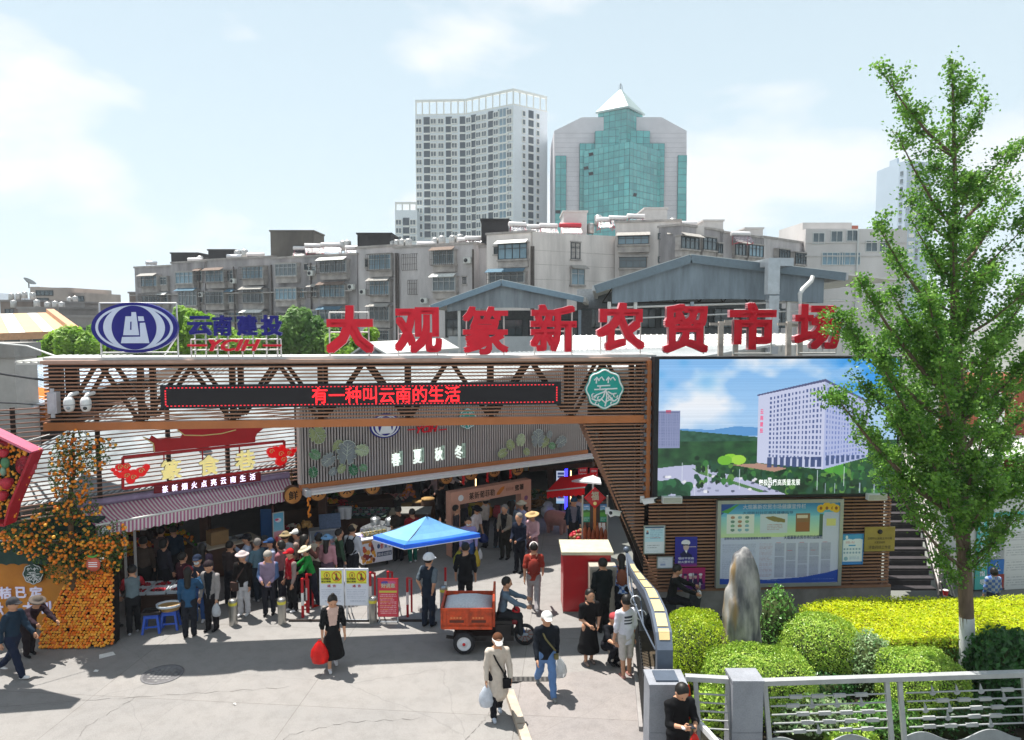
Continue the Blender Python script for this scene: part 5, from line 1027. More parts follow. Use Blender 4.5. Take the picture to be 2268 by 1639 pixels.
t=MB();t.b2((-.022,-.03,0),(.022,.028,1));me=t.mesh('rib',ribm);n=int(FL_/.082)
for i in range(n):x=.04+i*FL_/n;put('rib',me,SG_,(x,0,2.95),0,(1,1,zf(x)-2.95))
t=MB();t.b2((-.02,-.06,2.78),(FL_,.2,2.948));t.build('lower_trim',wood_o,SG_);t=MB();t.b2((-.05,-.05,2.95),(-.003,.2,5.05));t.build('edge_trim',ribm,SG_)
PL=thing('pelmet','long white rolled awning case under the ribbed sign wall','awning',mw=FA.mw);t=MB();t.b2((.15,-.34,2.73),(FL_+.1,-.07,2.82));t.build('case',mat('pelmet_white','#d3c9c9',.5,var=.06),PL);t=MB();t.b2((.15,-.4,2.71),(FL_+.1,-.345,2.76));t.build('front_bar',white_p,PL);t=MB();t.b2((0,-.4,2.68),(.14,-.07,2.86));t.build('end_cap',mat('end_cap_grey','#a6a8ac',.4,.3),PL)
for a,b in((.35,1.9),(5.1,6.2),(6.7,8.2)):t=MB();t.tube([(a,-.22,2.70),(b,-.22,2.70)],.035,8);t.build('lamp_tube',mat('unlit_tube','#d9d9d6',.3),PL)
leafg=[mat('leaf_green','#5f8a62',.45,var=.2,scale=8),mat('leaf_olive','#8f9a6c',.45,var=.2,scale=8),mat('leaf_grey','#7d8486',.45,var=.15,scale=8),mat('leaf_deep_green','#2f6a44',.45,var=.2,scale=8),mat('leaf_pale','#a3b08c',.45,var=.2,scale=8)];edge_w=mat('leaf_outline','#c8cfc2',.4)
def monstera(cx,cz,r,rot,m,y):
 pts=[]
 for i in range(60):
  a=2*PI*i/60;s=a if a<PI else 2*PI-a;rr=r*(.55+.45*math.cos(a/2)**.5 if False else .98-.25*(s/PI)**2+.1*math.cos(2*s))
  if i%6 in(2,3)and .35<s<2.5:rr*=.72 if i%6==3 else .86
  if s>2.95:rr*=.45
  pts.append((cx+rr*math.sin(a+rot),cz+rr*math.cos(a+rot)))
 t=MB();t.prism(pts,y-.02,y);t.build('leaf',m,SG_)
 t=MB();v=[Vector((x,y-.012,z))for x,z in pts];t.tube(v+[v[0]],r*.035,4,cap=False)
 tip=(cx+r*.85*math.sin(rot),cz+r*.85*math.cos(rot));base=(cx-r*.3*math.sin(rot),cz-r*.3*math.cos(rot));t.tube([(base[0],y-.024,base[1]),(tip[0],y-.024,tip[1])],r*.025,4)
 for k in(.15,.45,.7):
  bx,bz=base[0]+(tip[0]-base[0])*k,base[1]+(tip[1]-base[1])*k
  for s in(-1,1):t.tube([(bx,y-.024,bz),(bx+r*.5*math.sin(rot+s*.9),y-.024,bz+r*.5*math.cos(rot+s*.9))],r*.018,4)
 t.build('leaf_vein',edge_w,SG_,kind='stuff')
k=.3556
for i,(x,y,r,ro,mi)in enumerate(((170,78,72,2.6,1),(152,205,46,2.2,0),(142,312,42,2.9,3),(240,235,56,-2.2,2),(300,160,48,.6,1),(355,205,88,0.1,2),(443,178,52,1.9,4),(320,290,36,-2.6,1),(395,300,42,2.7,3),(455,288,32,2.2,0),(270,310,34,-2.3,2),(1322,195,36,-2.0,1),(1378,152,36,-.6,1),(1436,122,40,.2,4),(1468,186,26,2.4,1),(1538,112,56,.1,2),(1585,132,38,.8,1),(1630,152,26,2.0,0),(1682,130,40,1.1,2),(1610,85,24,.3,2))):
 u,v=zB(x,y);X_c,Z_c=FA.lx(u,v,.05);u2,_=zB(x+r,y);rr=FA.lx(u2,v,.05)[0]-X_c;monstera(X_c,Z_c,rr*.86,ro,leafg[mi],-.04-.028*(i%4))
callig=mat('calligraphy_glow','#e9f2ea',.4,var=0,emit=.35);cbox=mat('calligraphy_tag','#bcd0bf',.5)  # emission added to brighten the white character faces
for i,(ch,sub,x0,y0,x1,y1,b0_,b1_)in enumerate((('春','食花',635,198,690,280,684,706),('夏','食菌',770,178,822,264,818,839),('秋','食果',905,164,952,246,948,968),('冬','食虫',1030,150,1078,236,1074,1096))):
 (u0,v0),(u1,v1)=zB(x0,y0),zB(x1,y1);o=thing('white_character',f'{ORD[i]} of the four white characters on the ribbed sign wall, reading {ch}','sign character',mw=FA.mw,group='white season characters on the ribbed sign')
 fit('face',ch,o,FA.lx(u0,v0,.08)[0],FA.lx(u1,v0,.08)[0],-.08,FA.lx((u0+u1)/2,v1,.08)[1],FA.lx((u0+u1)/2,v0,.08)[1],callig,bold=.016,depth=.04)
 (u2,v2),(u3,v3)=zB(b0_,y0-10),zB(b1_,y1-8);bx,bz1=FA.lx(u2,v2,.06);bx1,bz0=FA.lx(u3,v3,.06);t=MB();t.b2((bx,-.06,bz0),(bx1,-.031,bz1));t.build('tag',cbox,o);fit('tag_lettering',sub[0]+'\n'+sub[1],o,bx+.03,bx1-.03,-.064,bz0+.06,bz1-.06,mat('tag_ink','#55705c',.6))
o=thing('oval_sign','smaller blue and white oval company sign on the ribbed sign wall','sign',mw=FA.mw);cx,cz=FA.lx(853.4,943,.05);ra=FA.lx(887,943,.05)[0]-cx;rb=.5*(FA.lx(853,916,.05)[1]-FA.lx(853,970,.05)[1])
for nm,a,b,y,m in(('backplate',1,1,-.06,blue),('outer_ring',.9,.9,-.066,wht),('field',.8,.82,-.072,blue),('eye',.68,.82,-.078,wht),('pupil',.48,.8,-.084,blue)):t=MB();t.prism([(cx+ra*a*math.cos(i*PI/20),cz+rb*b*math.sin(i*PI/20))for i in range(40)],y,y+.005 if nm!='backplate' else-.03);t.build(nm,m,o)
t=MB();t.prism([(cx-.2,cz-.22),(cx+.2,cz-.22),(cx+.1,cz+.22),(cx-.05,cz+.22)],-.09,-.085);t.build('monogram',wht,o)
o=thing('red_letter_sign','slanted red letters YCIH on the ribbed sign wall','sign',mw=FA.mw);(u0,v0),(u1,v1)=z2(842,1082),z2(980,1128);fit('letters','YCIH',o,FA.lx(u0,v0,.05)[0],FA.lx(u1,v0,.05)[0],-.07,FA.lx(u0,v1,.05)[1],FA.lx(u0,v0,.05)[1],redl,bold=.025,depth=.04,slant=.35)
for a,b in((782,832),(990,1040)):(u0,v0),(u1,v1)=z2(a,1105),z2(b,1100);t=MB();x0_,z_=FA.lx(u0,v0,.05);x1_,z2_=FA.lx(u1,v1,.05);t.bar((x0_,-.06,z_),(x1_,-.06,z2_),.04,.03);t.build('dash',redl,o)
(u,v)=z2(1175,1030);ex,ez=FA.lx(u,v,.05);emblem('round teal emblem with white tree linework on the ribbed sign wall',FA.mw@Matrix.Translation((ex,-.06,ez)),.30,teal,wht)
SLW=thing('slat_screen','see-through brown slat screen above the striped awning','wall',mw=AW.mw);La=AW.len+.35;pk=mat('pinkish_slat','#a37c6c',.45,.15,var=.15)
t=MB();t.b2((-2.6,-.02,-.013),(La,.03,.013));me=t.mesh('slat',pk)
for i in range(25):put('slat',me,SLW,(0,R.uniform(-.01,.01),2.75+i*.108+R.uniform(-.012,.012)))
for x in(-2.5,-1.2,.5,2.1,3.6,La-.05):t=MB();t.b2((x-.05,.032,2.72),(x+.05,.13,5.4));t.build('post',steel_d,SLW)
def awp(x,y,off=.1):u,v=zA(x,y);return AW.lx(u,v,off)
ro=thing('roof_ornament','red cut-out temple roof ornament above the gold characters','sign',mw=AW.mw)
pts=[(960,195),(955,140),(925,125),(890,97),(935,112),(948,90),(985,112),(1060,108),(1128,104),(1140,80),(1105,50),(1130,38),(1560,0),(1600,32),(1640,48),(1605,75),(1592,95),(1590,132)]
t=MB();t.prism([awp(*p,off=.16)for p in pts],-.16,-.08);t.build('panel',red_p,ro);t=MB();t.tube([Vector((awp(x,y,.17)[0],-.165,awp(x,y,.17)[1]))for x,y in((1105,55),(1150,88),(1260,90),(1380,78),(1470,55))],.015,5);t.tube([Vector((awp(x,y,.17)[0],-.165,awp(x,y,.17)[1]))for x,y in((893,100),(955,140),(962,190))],.015,5);t.build('gold_line',gold,ro)
fr=thing('sign_frame','red rectangular sign frame carrying gold characters above the striped awning','sign',mw=AW.mw);q=[awp(765,225),awp(1770,125),awp(1770,285),awp(765,420)];t=MB()
for i in range(4):a,b=q[i],q[(i+1)%4];t.bar((a[0],-.1,a[1]),(b[0],-.1,b[1]),.06,.07)
for x in(1020,1260,1490):a=awp(x,225-(x-765)*.1);t.bar((a[0],-.1,a[1]),(a[0],-.1,a[1]-.3),.03,.03)
t.build('frame',red_p,fr)
for i,(ch,x,y)in enumerate((('篆',1065,302),('食',1300,273),('巷',1525,243))):
 a,b=awp(x-62,y+64,.14),awp(x+62,y-64,.14);zc=awp(x,y,.14)[1];hh=(awp(x,y-62,.14)[1]-awp(x,y+62,.14)[1])/2;o=thing('gold_character',f'{ORD[i]} of the three gold characters above the striped awning, reading {ch}','sign character',mw=AW.mw,group='gold alley characters');fit('side_wall',ch,o,a[0],b[0],-.14,zc-hh,zc+hh,mat('gold_side','#8e7a34',.4,.3),bold=.024,depth=.06);fit('face',ch,o,a[0]+.004,b[0]-.004,-.175,zc-hh,zc+hh,mat('lit_gold_face','#f0e29a',.4,var=0,emit=.22),bold=.03,depth=.004)
br=thing('slogan_board','dark red slogan board with small white glowing characters over the awning','sign',mw=AW.mw);q=[awp(960,452,.16),awp(1625,372,.16),awp(1625,318,.16),awp(960,400,.16)];t=MB();t.prism(q,-.16,-.11);t.build('board',mat('dark_red_board','#7c1020',.5,var=.06),br);glow=mat('glowing_white','#e9e4ff',.4,var=0,emit=.9)
for i,ch in enumerate('篆新烟火点亮云南生活'):x=1028+i*60.5;y=424-i*8.6;a,b=awp(x-17,y+17,.16),awp(x+17,y-17,.16);zc=awp(x,y,.16)[1];fit('lettering',ch,br,a[0],b[0],-.165,zc-.09,zc+.09,glow,bold=.014)
def cloud(label,cs,ys):
 o=thing('cloud_ornament',label,'sign ornament',mw=AW.mw)
 for i,(x,y,r)in enumerate(cs):a=awp(x,y,.2);rr=abs(awp(x+r,y,.2)[0]-a[0]);t=MB();t.prism([(a[0]+rr*math.cos(j*PI/9),a[1]+rr*.93*math.sin(j*PI/9))for j in range(18)],-.2-.0015*i,-.12+.0015*i);t.build('puff',mat('glowing_red_acrylic','#c40f12',.3,var=.04,emit=.35),o)
 for(x,y,r)in ys:a=awp(x,y,.22);rr=abs(awp(x+r,y,.22)[0]-a[0]);t=MB();t.tube([Vector((a[0]+rr*(1-j/16)*math.cos(j*.6),-.225,a[1]+rr*(1-j/16)*math.sin(j*.6)))for j in range(14)],.012,5);t.build('gold_scroll',gold,o)
cloud('glowing red cloud ornament left of the gold characters',[(705,305,14),(725,325,18),(750,340,22),(745,290,26),(790,285,26),(790,330,34),(835,335,38),(815,368,28),(880,318,34),(915,285,20),(905,300,22)],[(748,288,18),(788,285,18),(880,310,20),(790,340,18),(830,350,18)])
cloud('glowing red cloud ornament right of the gold characters',[(1690,190,26),(1720,180,24),(1700,205,28),(1740,205,34),(1760,240,30),(1745,255,26),(1790,195,24),(1830,185,16),(1855,175,10),(1815,205,18),(1760,165,18)],[(1692,190,16),(1750,205,18),(1765,240,16),(1800,200,14)])
AWN_=thing('striped_awning','pink and white striped awning with a scalloped valance over the fruit stall','awning',(0,0,0))
f0,f1=gr(212,1166,2.62),gr(651,1085,2.62);stA=mat('stripe_mauve','#d084aa',.75,var=.06,trans=.45);stB=mat('stripe_white','#fbf5f4',.75,var=.05,trans=.45);NS_=58;t=MB();v=MB()
for i in range(NS_*2):
 a,b=i/(NS_*2),(i+1)/(NS_*2);p0,p1,q0_,q1_=ab0.lerp(ab1,a),ab0.lerp(ab1,b),f0.lerp(f1,a),f0.lerp(f1,b);m_=i%2;pm0,pm1=p0.lerp(q0_,.5)+Vector((0,0,-.03)),p1.lerp(q1_,.5)+Vector((0,0,-.03))
 t.add([q0_,q1_,pm1,pm0,p1,p0],[(0,1,2,3),(3,2,4,5)],m_)
 d=.25+.035*abs(math.sin(PI*i/5.0));d2=.25+.035*abs(math.sin(PI*(i+1)/5.0));v.add([q0_+Vector((0,-.02,-d)),q1_+Vector((0,-.02,-d2)),q1_,q0_],[(0,1,2,3)],m_)
t.build('canopy',[stA,stB],AWN_);v.build('valance',[stA,stB],AWN_);t=MB();t.tube([f0+Vector((0,0,.02)),f1+Vector((0,0,.02))],.03,8);t.build('front_bar',white_p,AWN_);t=MB();t.tube([ab0+Vector((0,0,.08)),ab1+Vector((0,0,.08))],.09,10);t.build('roller',mat('roller_fabric','#9a8aa6',.7,var=.2),AWN_)
for k_ in(.05,.5,.95):t=MB();t.tube([ab0.lerp(ab1,k_)+Vector((0,0,-.12)),ab0.lerp(ab1,k_).lerp(f0.lerp(f1,k_),.5)+Vector((.3,0,-.14)),f0.lerp(f1,k_)+Vector((0,0,-.04))],.03,6);t.build('folding_arm',white_p,AWN_)
for e,lb in((.04,0),(.965,1)):p=f0.lerp(f1,e)+Vector((0,-.03,-.13));t=MB();X=Matrix.Translation(p)@Matrix.Rotation(math.atan2(f1.y-f0.y,f1.x-f0.x),4,'Z')@Matrix.Rotation(PI/2,4,'X');t.lathe([(.105,0),(.105,.012),(0,.012)],18,X=X);t.build('badge',dgreen,AWN_);t=MB();t.lathe([(.085,.014),(.078,.016)],18,X=X);t.box((0,.03,.015),(.1,.012,.006),0,X);t.box((0,0,.015),(.13,.02,.006),0,X);t.box((0,-.03,.015),(.1,.012,.006),0,X);t.build('badge_print',wht,AWN_)
def heap(name,label,cat,x,y,z,sx_,sy_,h,cols,r=.045,n=60,seed=1,slope=0.0,rz=0.0,group=None):
 g=random.Random(seed);o=thing(name,label,cat,(x,y,z),rz,group);o['kind']='stuff';t=MB()
 for i in range(n):
  a,b=g.uniform(-1,1),g.uniform(-1,1);hh=h*max(0,1-.6*(a*a+b*b))+slope*(b+1)*.5;q=r*g.uniform(.8,1.2);t.ball((a*sx_/2,b*sy_/2,hh*g.uniform(.75,1)),(q,q,q*.9),7,5,g.randrange(len(cols)))
 t.build('produce',cols,o,kind='stuff');return o
pc=lambda n,c,e=0:mat('produce_'+n,c,.45,var=.25,scale=9,emit=e)
ORG,YEL,REDF,GRN,BRN,PINK,DGR,WHT=pc('orange','#ea8a22'),pc('yellow','#d9b02c'),pc('red','#a3182a'),pc('green','#4f8a34'),pc('brown','#7a5a34'),pc('pink','#cf8f88'),pc('dark_green','#2a4a28'),pc('white','#cfcabc')
tray_m=mat('white_tray_plastic','#c5ccd2',.4,var=.05);blue_pl=mat('blue_plastic','#2f55b4',.4,var=.05);wick=mat('wicker','#9a7b4a',.8,var=.25,scale=12)
def trayat(label,x,y,z,w,d,h,m,rz=0.0,group=None,name='tray'):
 o=thing(name,label,'tray',(x,y,z),rz,group);t=MB();t.b2((-w/2,-d/2,0),(w/2,d/2,.015));t.build('base',m,o)
 for lo,hi in(((-w/2,-d/2,.016),(w/2,-d/2+.02,h)),((-w/2,d/2-.02,.016),(w/2,d/2,h)),((-w/2,-d/2+.021,.016),(-w/2+.02,d/2-.021,h)),((w/2-.02,-d/2+.021,.016),(w/2,d/2-.021,h))):t=MB();t.b2(lo,hi);t.build('side',m,o)
 return o
def table(name,label,P0,P1,depth,h,m,mt=None,legs=True,front=None):
 """counter with its street edge from P0 to P1"""
 pl=Plane((P0[0],P0[1]),(P1[0],P1[1]));o=thing(name,label,'counter',mw=pl.mw);L_=pl.len;t=MB();t.b2((-.03,-.03,h-.04),(L_+.03,depth,h));t.build('top',mt or m,o)
 t=MB();t.b2((0,0,.08),(L_,.03,h-.041));t.build('front_panel',front or m,o)
 for x in(0,L_-.04):t=MB();t.b2((x,.031,0),(x+.04,depth-.05,h-.041));t.build('side_panel',m,o)
 return o,pl
def xy(U,V,z=0):p=gr(U,V,z);return(p.x,p.y)
pA,pB=AW.w(1.1,1.4,0),AW.w(3.0,1.5,0);o,pl=table('fruit_counter','dark fruit counter behind the crowd under the striped awning',(pA.x,pA.y),(pB.x,pB.y),1.6,.9,timber)
for i in range(4):
 q=pl.w(.3+i*.5,.5,.9);heap('fruit_heap',f'{ORD[i]} heap of fruit on the front row of the dark fruit counter','fruit',q.x,q.y,q.z,.48,.8,.16,[[ORG,YEL],[ORG,REDF],[BRN,YEL,DGR],[YEL,ORG,GRN]][i],.05,60,10+i,.25,pl.rz,'fruit heaps under the striped awning')
 q=pl.w(.3+i*.5,1.35,1.2);heap('fruit_heap',f'{ORD[i]} heap of fruit on the raised back row of the dark fruit counter','fruit',q.x,q.y,q.z,.48,.6,.2,[[ORG],[ORG,YEL],[BRN,DGR],[GRN,BRN]][i],.05,50,20+i,.35,pl.rz,'fruit heaps under the striped awning')
t=MB();t.b2((0,1.601,0),(2.0,1.65,1.6));t.build('back_panel',timber,o)
pA,pB=AW.w(3.25,.85,0),AW.w(4.75,.95,0);o,pl=table('white_counter','pale counter with a cardboard box under the right end of the awning',(pA.x,pA.y),(pB.x,pB.y),.8,.95,timber,cream);q=pl.w(.4,.4,.95);b=thing('cardboard_box','brown cardboard box standing on the pale counter','box',q,pl.rz);t=MB();t.b2((-.25,-.2,0),(.25,.2,.38));t.build('carton',mat('cardboard','#a3835a',.85,var=.1),b);t=MB();t.add([(-.25,-.2,.383),(.25,-.2,.383),(.25,-.36,.45),(-.25,-.36,.45)],[(0,1,2,3)]);t.build('flap',MATS['cardboard'],b)
for i,x in enumerate((.75,1.1)):q=pl.w(x,.4,.951);trayat(f'{ORD[i]} steel tray on the pale counter',q.x,q.y,q.z,.3,.4,.06,mat('steel_tray','#a9adb0',.3,.6),pl.rz,'steel trays on the pale counter')
pf=thing('door_frame','white steel door frame under the left part of the striped awning','frame',(0,0,0));t=MB();e0,e1=gr(289,1325),gr(304,1325);e0,e1=at(281,1310,18.3),at(303,1310,18.3);zt=at(290,1172,18.3).z
for p in(e0,e1):t.bar((p.x,p.y,0),(p.x,p.y,zt),.05,.05)
t.bar((e0.x-.3,e0.y,zt),(e1.x+.3,e1.y,zt),.05,.05);t.build('post',white_p,pf)
P=Pic(44,100,'#6fb8d6');P.grad(0,.5,'#5aaed2','#8cc8de');P.grad(.5,1,'#d8a8b4','#c0384c');P.ell(.5,.2,.3,.06,'#e8e2ec');P.ell(.35,.18,.2,.03,'#d8507a');P.ell(.55,.88,.3,.13,'#e0a050');P.ell(.3,.72,.16,.08,'#c93a48');P.ell(.7,.66,.2,.06,'#e8c0c8')
fp,w,h=panel('drinks_poster','tall blue and pink drinks poster at the corner of the striped awning','poster',AW,604,1137,631,1215,-.25,white_p,.02,.05,P)
bb=thing('blue_banner','narrow dark blue banner hanging beside the drinks poster','banner',at(589,1150,20.6));t=MB();t.b2((-.16,0,-1.0),(.16,.02,.3));t.build('cloth',mat('dark_blue_cloth','#1f4a78',.8,var=.1),bb);t=MB();t.tube([(.2,.0,-2.9),(.2,0,.4)],.03,6);t.build('pole',mat('brown_pole','#5c3026',.6),bb)
frz0,frz1=gr(690,1262),gr(758,1254);pl=Plane((frz0.x,frz0.y),(frz1.x,frz1.y));fz=thing('display_freezer','curved glass display freezer with pink and blue goods, behind the white hat woman','freezer',mw=pl.mw@Matrix.Diagonal((1,1,.84,1)));L_=pl.len
t=MB();t.b2((0,0,.1),(L_,.8,.62));t.build('cabinet',mat('freezer_red_print','#a3444e',.5,var=.45,scale=4,var2='#c9b7ae'),fz);t=MB();t.b2((-.02,-.02,.02),(L_+.02,.82,.1));t.b2((-.02,-.02,.62),(L_+.02,.82,.68));t.build('metal_trim',mat('freezer_trim','#b5b8bc',.3,.6),fz)
gl=mat('clear_glass','#a9c3cc',.05,var=0,spec=.8,alpha=.22);t=MB();pr=[(0,.68),(.02,.85),(.1,1.02),(.25,1.15),(.42,1.2)]
for(y0,z0),(y1,z1)in zip(pr[:-1],pr[1:]):t.add([(0,y0,z0),(L_,y0,z0),(L_,y1,z1),(0,y1,z1)],[(0,1,2,3)],0,True)
t.build('curved_glass',gl,fz);t=MB();t.b2((0,.42,1.2),(L_,.8,1.24));t.b2((0,.76,.68),(L_,.8,1.2));t.build('top_shelf',MATS['freezer_trim'],fz);t=MB();t.tube([(0,y,z)for y,z in pr],.018,5);t.tube([(L_,y,z)for y,z in pr],.018,5);t.build('glass_edge',MATS['freezer_trim'],fz)
for i in range(4):q=pl.w(.15+i*L_/4.2,.3,.575);heap('ice_cream_tub',f'{ORD[i]} tub of goods inside the display freezer','food',q.x,q.y,q.z,.16,.3,.12,[[PINK,WHT],[WHT],[tray_m,PINK],[PINK]][i],.05,18,40+i,.1,pl.rz,'tubs in the display freezer')
q=pl.w(.62,.6,1.045);mb=thing('menu_board','small slate-blue menu board standing on the display freezer','board',q,pl.rz);t=MB();t.add([(-.32,-.1,0),(.32,-.1,0),(.32,.1,.4),(-.32,.1,.4),(-.32,-.07,0),(.32,-.07,0),(.32,.13,.4),(-.32,.13,.4)],[(0,1,2,3),(7,6,5,4),(2,6,7,3),(0,3,7,4),(1,5,6,2)]);t.build('board',mat('slate_board','#4f6078',.6,var=.2,scale=20),mb)
j0,j1=gr(803,1262),gr(870,1250);pl=Plane((j0.x,j0.y),(j1.x,j1.y));jc=thing('juice_cart','white juice cart with fruit pictures on its front, beside the blue umbrella','cart',mw=pl.mw);L_=pl.len
t=MB();t.b2((0,.02,.14),(L_,.7,.86));t.build('body',wht,jc);t=MB();t.b2((-.03,-.02,.861),(L_+.03,.74,.9));t.build('top',wht,jc)
P=Pic(110,70,'#dfdfe8')
for i in range(34):P.ell(P.g.uniform(0,.42),P.g.uniform(.12,1),P.g.uniform(.04,.07),P.g.uniform(.06,.11),P.g.choice(['#c9542c','#e0a23a','#8c2c2c','#d9c06a','#5a2a20','#c97a3c']))
P.poly([(.3,0),(.42,0),(.52,.5),(.6,1),(.5,1),(.42,.5)],'#dfdfe8');P.poly([(0,0),(.36,0),(.3,.12),(0,.14)],'#c08a4a');P.rect(.48,.58,.97,.78,'#23355e');P.ell(.54,.33,.05,.1,'#2c4470');P.obj('front_print',jc,.0,L_,.015,.15,.86,print_m)
for ch,a,b,c in(('鲜',.6,.7,'#c22c3c'),('果',.73,.83,'#2c62b0'),('饮',.86,.96,'#6a6f86')):fit('lettering',ch,jc,L_*a,L_*b,.011,.53,.71,mat('cart_ink_'+c[1:],c,.5),bold=.02)
fit('lettering','新鲜水果 从这里开始',jc,L_*.5,L_*.95,.010,.32,.42,inkw,bold=.01)
for x in(.15,L_-.15):
 for y in(.12,.6):t=MB();t.lathe([(.07,-.02),(.07,.02)],12,X=Matrix.Translation((x,y,.07))@Matrix.Rotation(PI/2,4,'Y'));t.build('wheel',mat('black_rubber','#1c1c1d',.7),jc)
jug_m=mat('jug_glass','#b9c6c8',.05,var=0,alpha=.3,spec=.8);juice_m=mat('yellow_juice','#c9a81c',.3,var=.1)
for i in range(6):
 q=pl.w(.12+i*(L_-.2)/5.5,.3,.9);o=thing('juice_jar',f'{ORD[i]} glass jar of yellow juice on the juice cart','jar',q,0,'juice jars on the cart');t=MB();t.lathe([(.07,0),(.08,.03),(.08,.2),(.06,.24)],12);t.build('jar',jug_m,o);t=MB();t.lathe([(.0,.01),(.066,.012),(.072,.11),(0,.112)],12);t.build('juice',juice_m,o);t=MB();t.lathe([(.065,.241),(.065,.27),(.015,.28),(.015,.31)],10);t.build('lid',MATS['freezer_trim'],o)
q=pl.w(-.55,.25,1.05);o=thing('light_strip','purple lit strip on the edge of the juice counter','light',q,pl.rz);t=MB();t.b2((.1,-.1,-.08),(.6,-.06,-.05));t.build('tube',mat('violet_led','#8c7cf0',.4,var=0,emit=2.2),o)
o,plx=table('steel_counter','steel counter with cookers between the freezer and the juice cart',tuple(Plane((frz1.x,frz1.y),(j0.x,j0.y)).w(.05,1.0,0))[:2],tuple(Plane((frz1.x,frz1.y),(j0.x,j0.y)).w(1.2,1.0,0))[:2],.8,.95,hall_d,mat('brushed_steel','#9fa4a8',.3,.7))
for i,(x,y)in enumerate(((.25,.3),(.7,.45))):q=plx.w(x,y,.95);c=thing('cooking_pot',f'{ORD[i]} lidded steel pot on the steel counter','pot',q,0,'lidded pots');t=MB();t.lathe([(.14,0),(.16,.03),(.16,.2)],16);t.build('pot',MATS['brushed_steel'],c);t=MB();t.lathe([(.165,.2),(.12,.25),(.02,.27),(.02,.3),(0,.3)],16);t.build('lid',MATS['brushed_steel'],c)
def P6(x,y,Y):u,v=z6(x,y);return at(u,v,Y)
c0=P6(850,560,23.6);o=thing('bowl_table','dark table with rows of small bowls in front of fruit heaps','table',(c0.x,c0.y,0));t=MB();t.b2((-.95,-.35,c0.z-.05),(.95,.75,c0.z));t.build('top',mat('green_table_cloth','#23382c',.7),o);t=MB();t.b2((-.9,-.3,0),(.9,.7,c0.z-.051));t.build('base',timber,o)
bm=MB();bm.lathe([(.04,0),(.085,.05),(.09,.06),(.075,.05),(0,.02)],12);bme=bm.mesh('bowl',mat('blue_bowl','#7f98a4',.3,var=.1));bm=MB();bm.lathe([(0,.045),(.07,.042)],10);fme=[bm.mesh('filling',m_)for m_ in(WHT,BRN,REDF,GRN)]
for i in range(9):
 for j in range(4):
  o=thing('bowl',f'{["front", "second", "third", "back"][j]} row small bowl, {ORD[i]}, on the dark bowl table','bowl',(c0.x-.78+i*.195+.06*(j%2),c0.y-.2+j*.25,c0.z),0,'small bowls on the dark table');put('bowl',bme,o,(0,0,0));put('filling',fme[(i*3+j)%4],o,(0,0,.012))
def crates(list_):
 for k_,(lb,x,y,Y,sx_,sy_,h_,cols,r,n)in enumerate(list_):c=P6(x,y,Y);heap('produce_heap',lb,'produce',c.x,c.y,c.z,sx_,sy_,h_,cols,r,n,60+k_,.12,.3)
tb=P6(560,520,24.6);o,_=table('produce_counter','long dark produce counter behind the bowl table',(tb.x-1.6,tb.y-.9),(tb.x+1.9,tb.y+.9),1.2,1.0,timber)
crates([('heap of yellow fruit behind the bowl table',510,500,24.8,.7,.5,.28,[YEL,ORG],.055,60),('heap of orange fruit left of the yellow fruit',440,460,25.2,.5,.4,.2,[ORG,PINK],.05,40),('row of dark green melons above the fruit heaps',600,395,25.8,1.2,.4,.16,[GRN,DGR],.11,18),('red strawberries piled in a white bucket',655,455,24.2,.34,.3,.12,[REDF],.03,50),('orange crabs of fruit at the right of the bowls',775,490,24.9,.3,.3,.12,[ORG],.05,14),('pyramid of pink cakes on the pottery stall',1475,400,26.2,.42,.4,.55,[PINK,ORG],.06,60),('pink cakes spread on trays left of the pyramid',1300,390,26.4,.9,.4,.12,[PINK,WHT],.06,40),('pale goods on the trays above the steel counter',1180,385,26.0,.4,.4,.1,[WHT,PINK],.06,20),('heap of bread on the left stall above the freezer',195,760,21.9,.45,.3,.2,[pc('bread','#c99a58')],.07,20),('red snacks at the left of the bread heap',40,760,21.9,.4,.3,.1,[REDF,WHT],.05,20)])
buck=mat('white_bucket_plastic','#c9cdd0',.4)
for i,(x,y)in enumerate(((648,560),(716,560))):c=P6(x,y,23.0);o=thing('bucket',f'white plastic bucket, {["left", "right"][i]} one of the pair in front of the strawberries','bucket',(c.x,c.y,c.z-.15),0,'white buckets');t=MB();t.lathe([(.12,0),(.14,.36)],14);t.build('bucket',buck,o);t=MB();t.lathe([(.145,.36),(.145,.38),(0,.385)],14);t.build('lid',buck,o)
jar_m=mat('brown_pottery','#5c4536',.4,var=.2)
for i,(x,y,r,lb)in enumerate(((1460,560,.28,'large brown pottery jar below the cake pyramid'),(1590,520,.26,'brown pottery jar between two others'),(1705,490,.26,'brown pottery jar nearest the pink arch'),(2075,480,.36,'big wooden barrel inside the pink arch'))):
 c=P6(x,y,25.4-.2*i);o=thing('pottery_jar',lb,'jar',(c.x,c.y,0),0);zt=c.z+.32;t=MB();t.lathe([(r*.7,zt-.95),(r,zt-.5),(r*.95,zt-.1),(r*.8,zt)],16);t.build('jar',jar_m,o);t=MB();t.lathe([(r*.9,zt+.004),(r*.9,zt+.04),(0,zt+.06)],16);t.build('lid',wick,o);t=MB();t.b2((-r,-r,0),(r,r,zt-.955));t.build('plinth',timber,o)
c=P6(1550,520,23.4);o,_=table('square_table','small grey-topped square table behind the blue umbrella',(c.x-.5,c.y-.3),(c.x+.5,c.y-.25),.8,c.z,timber,mat('grey_laminate','#7d7d78',.5));c=P6(1245,590,24.2);o,_=table('cream_cabinet','cream cabinet behind the dark shirted shopper',(c.x-.55,c.y),(c.x+.55,c.y+.3),.6,c.z+.1,cream)
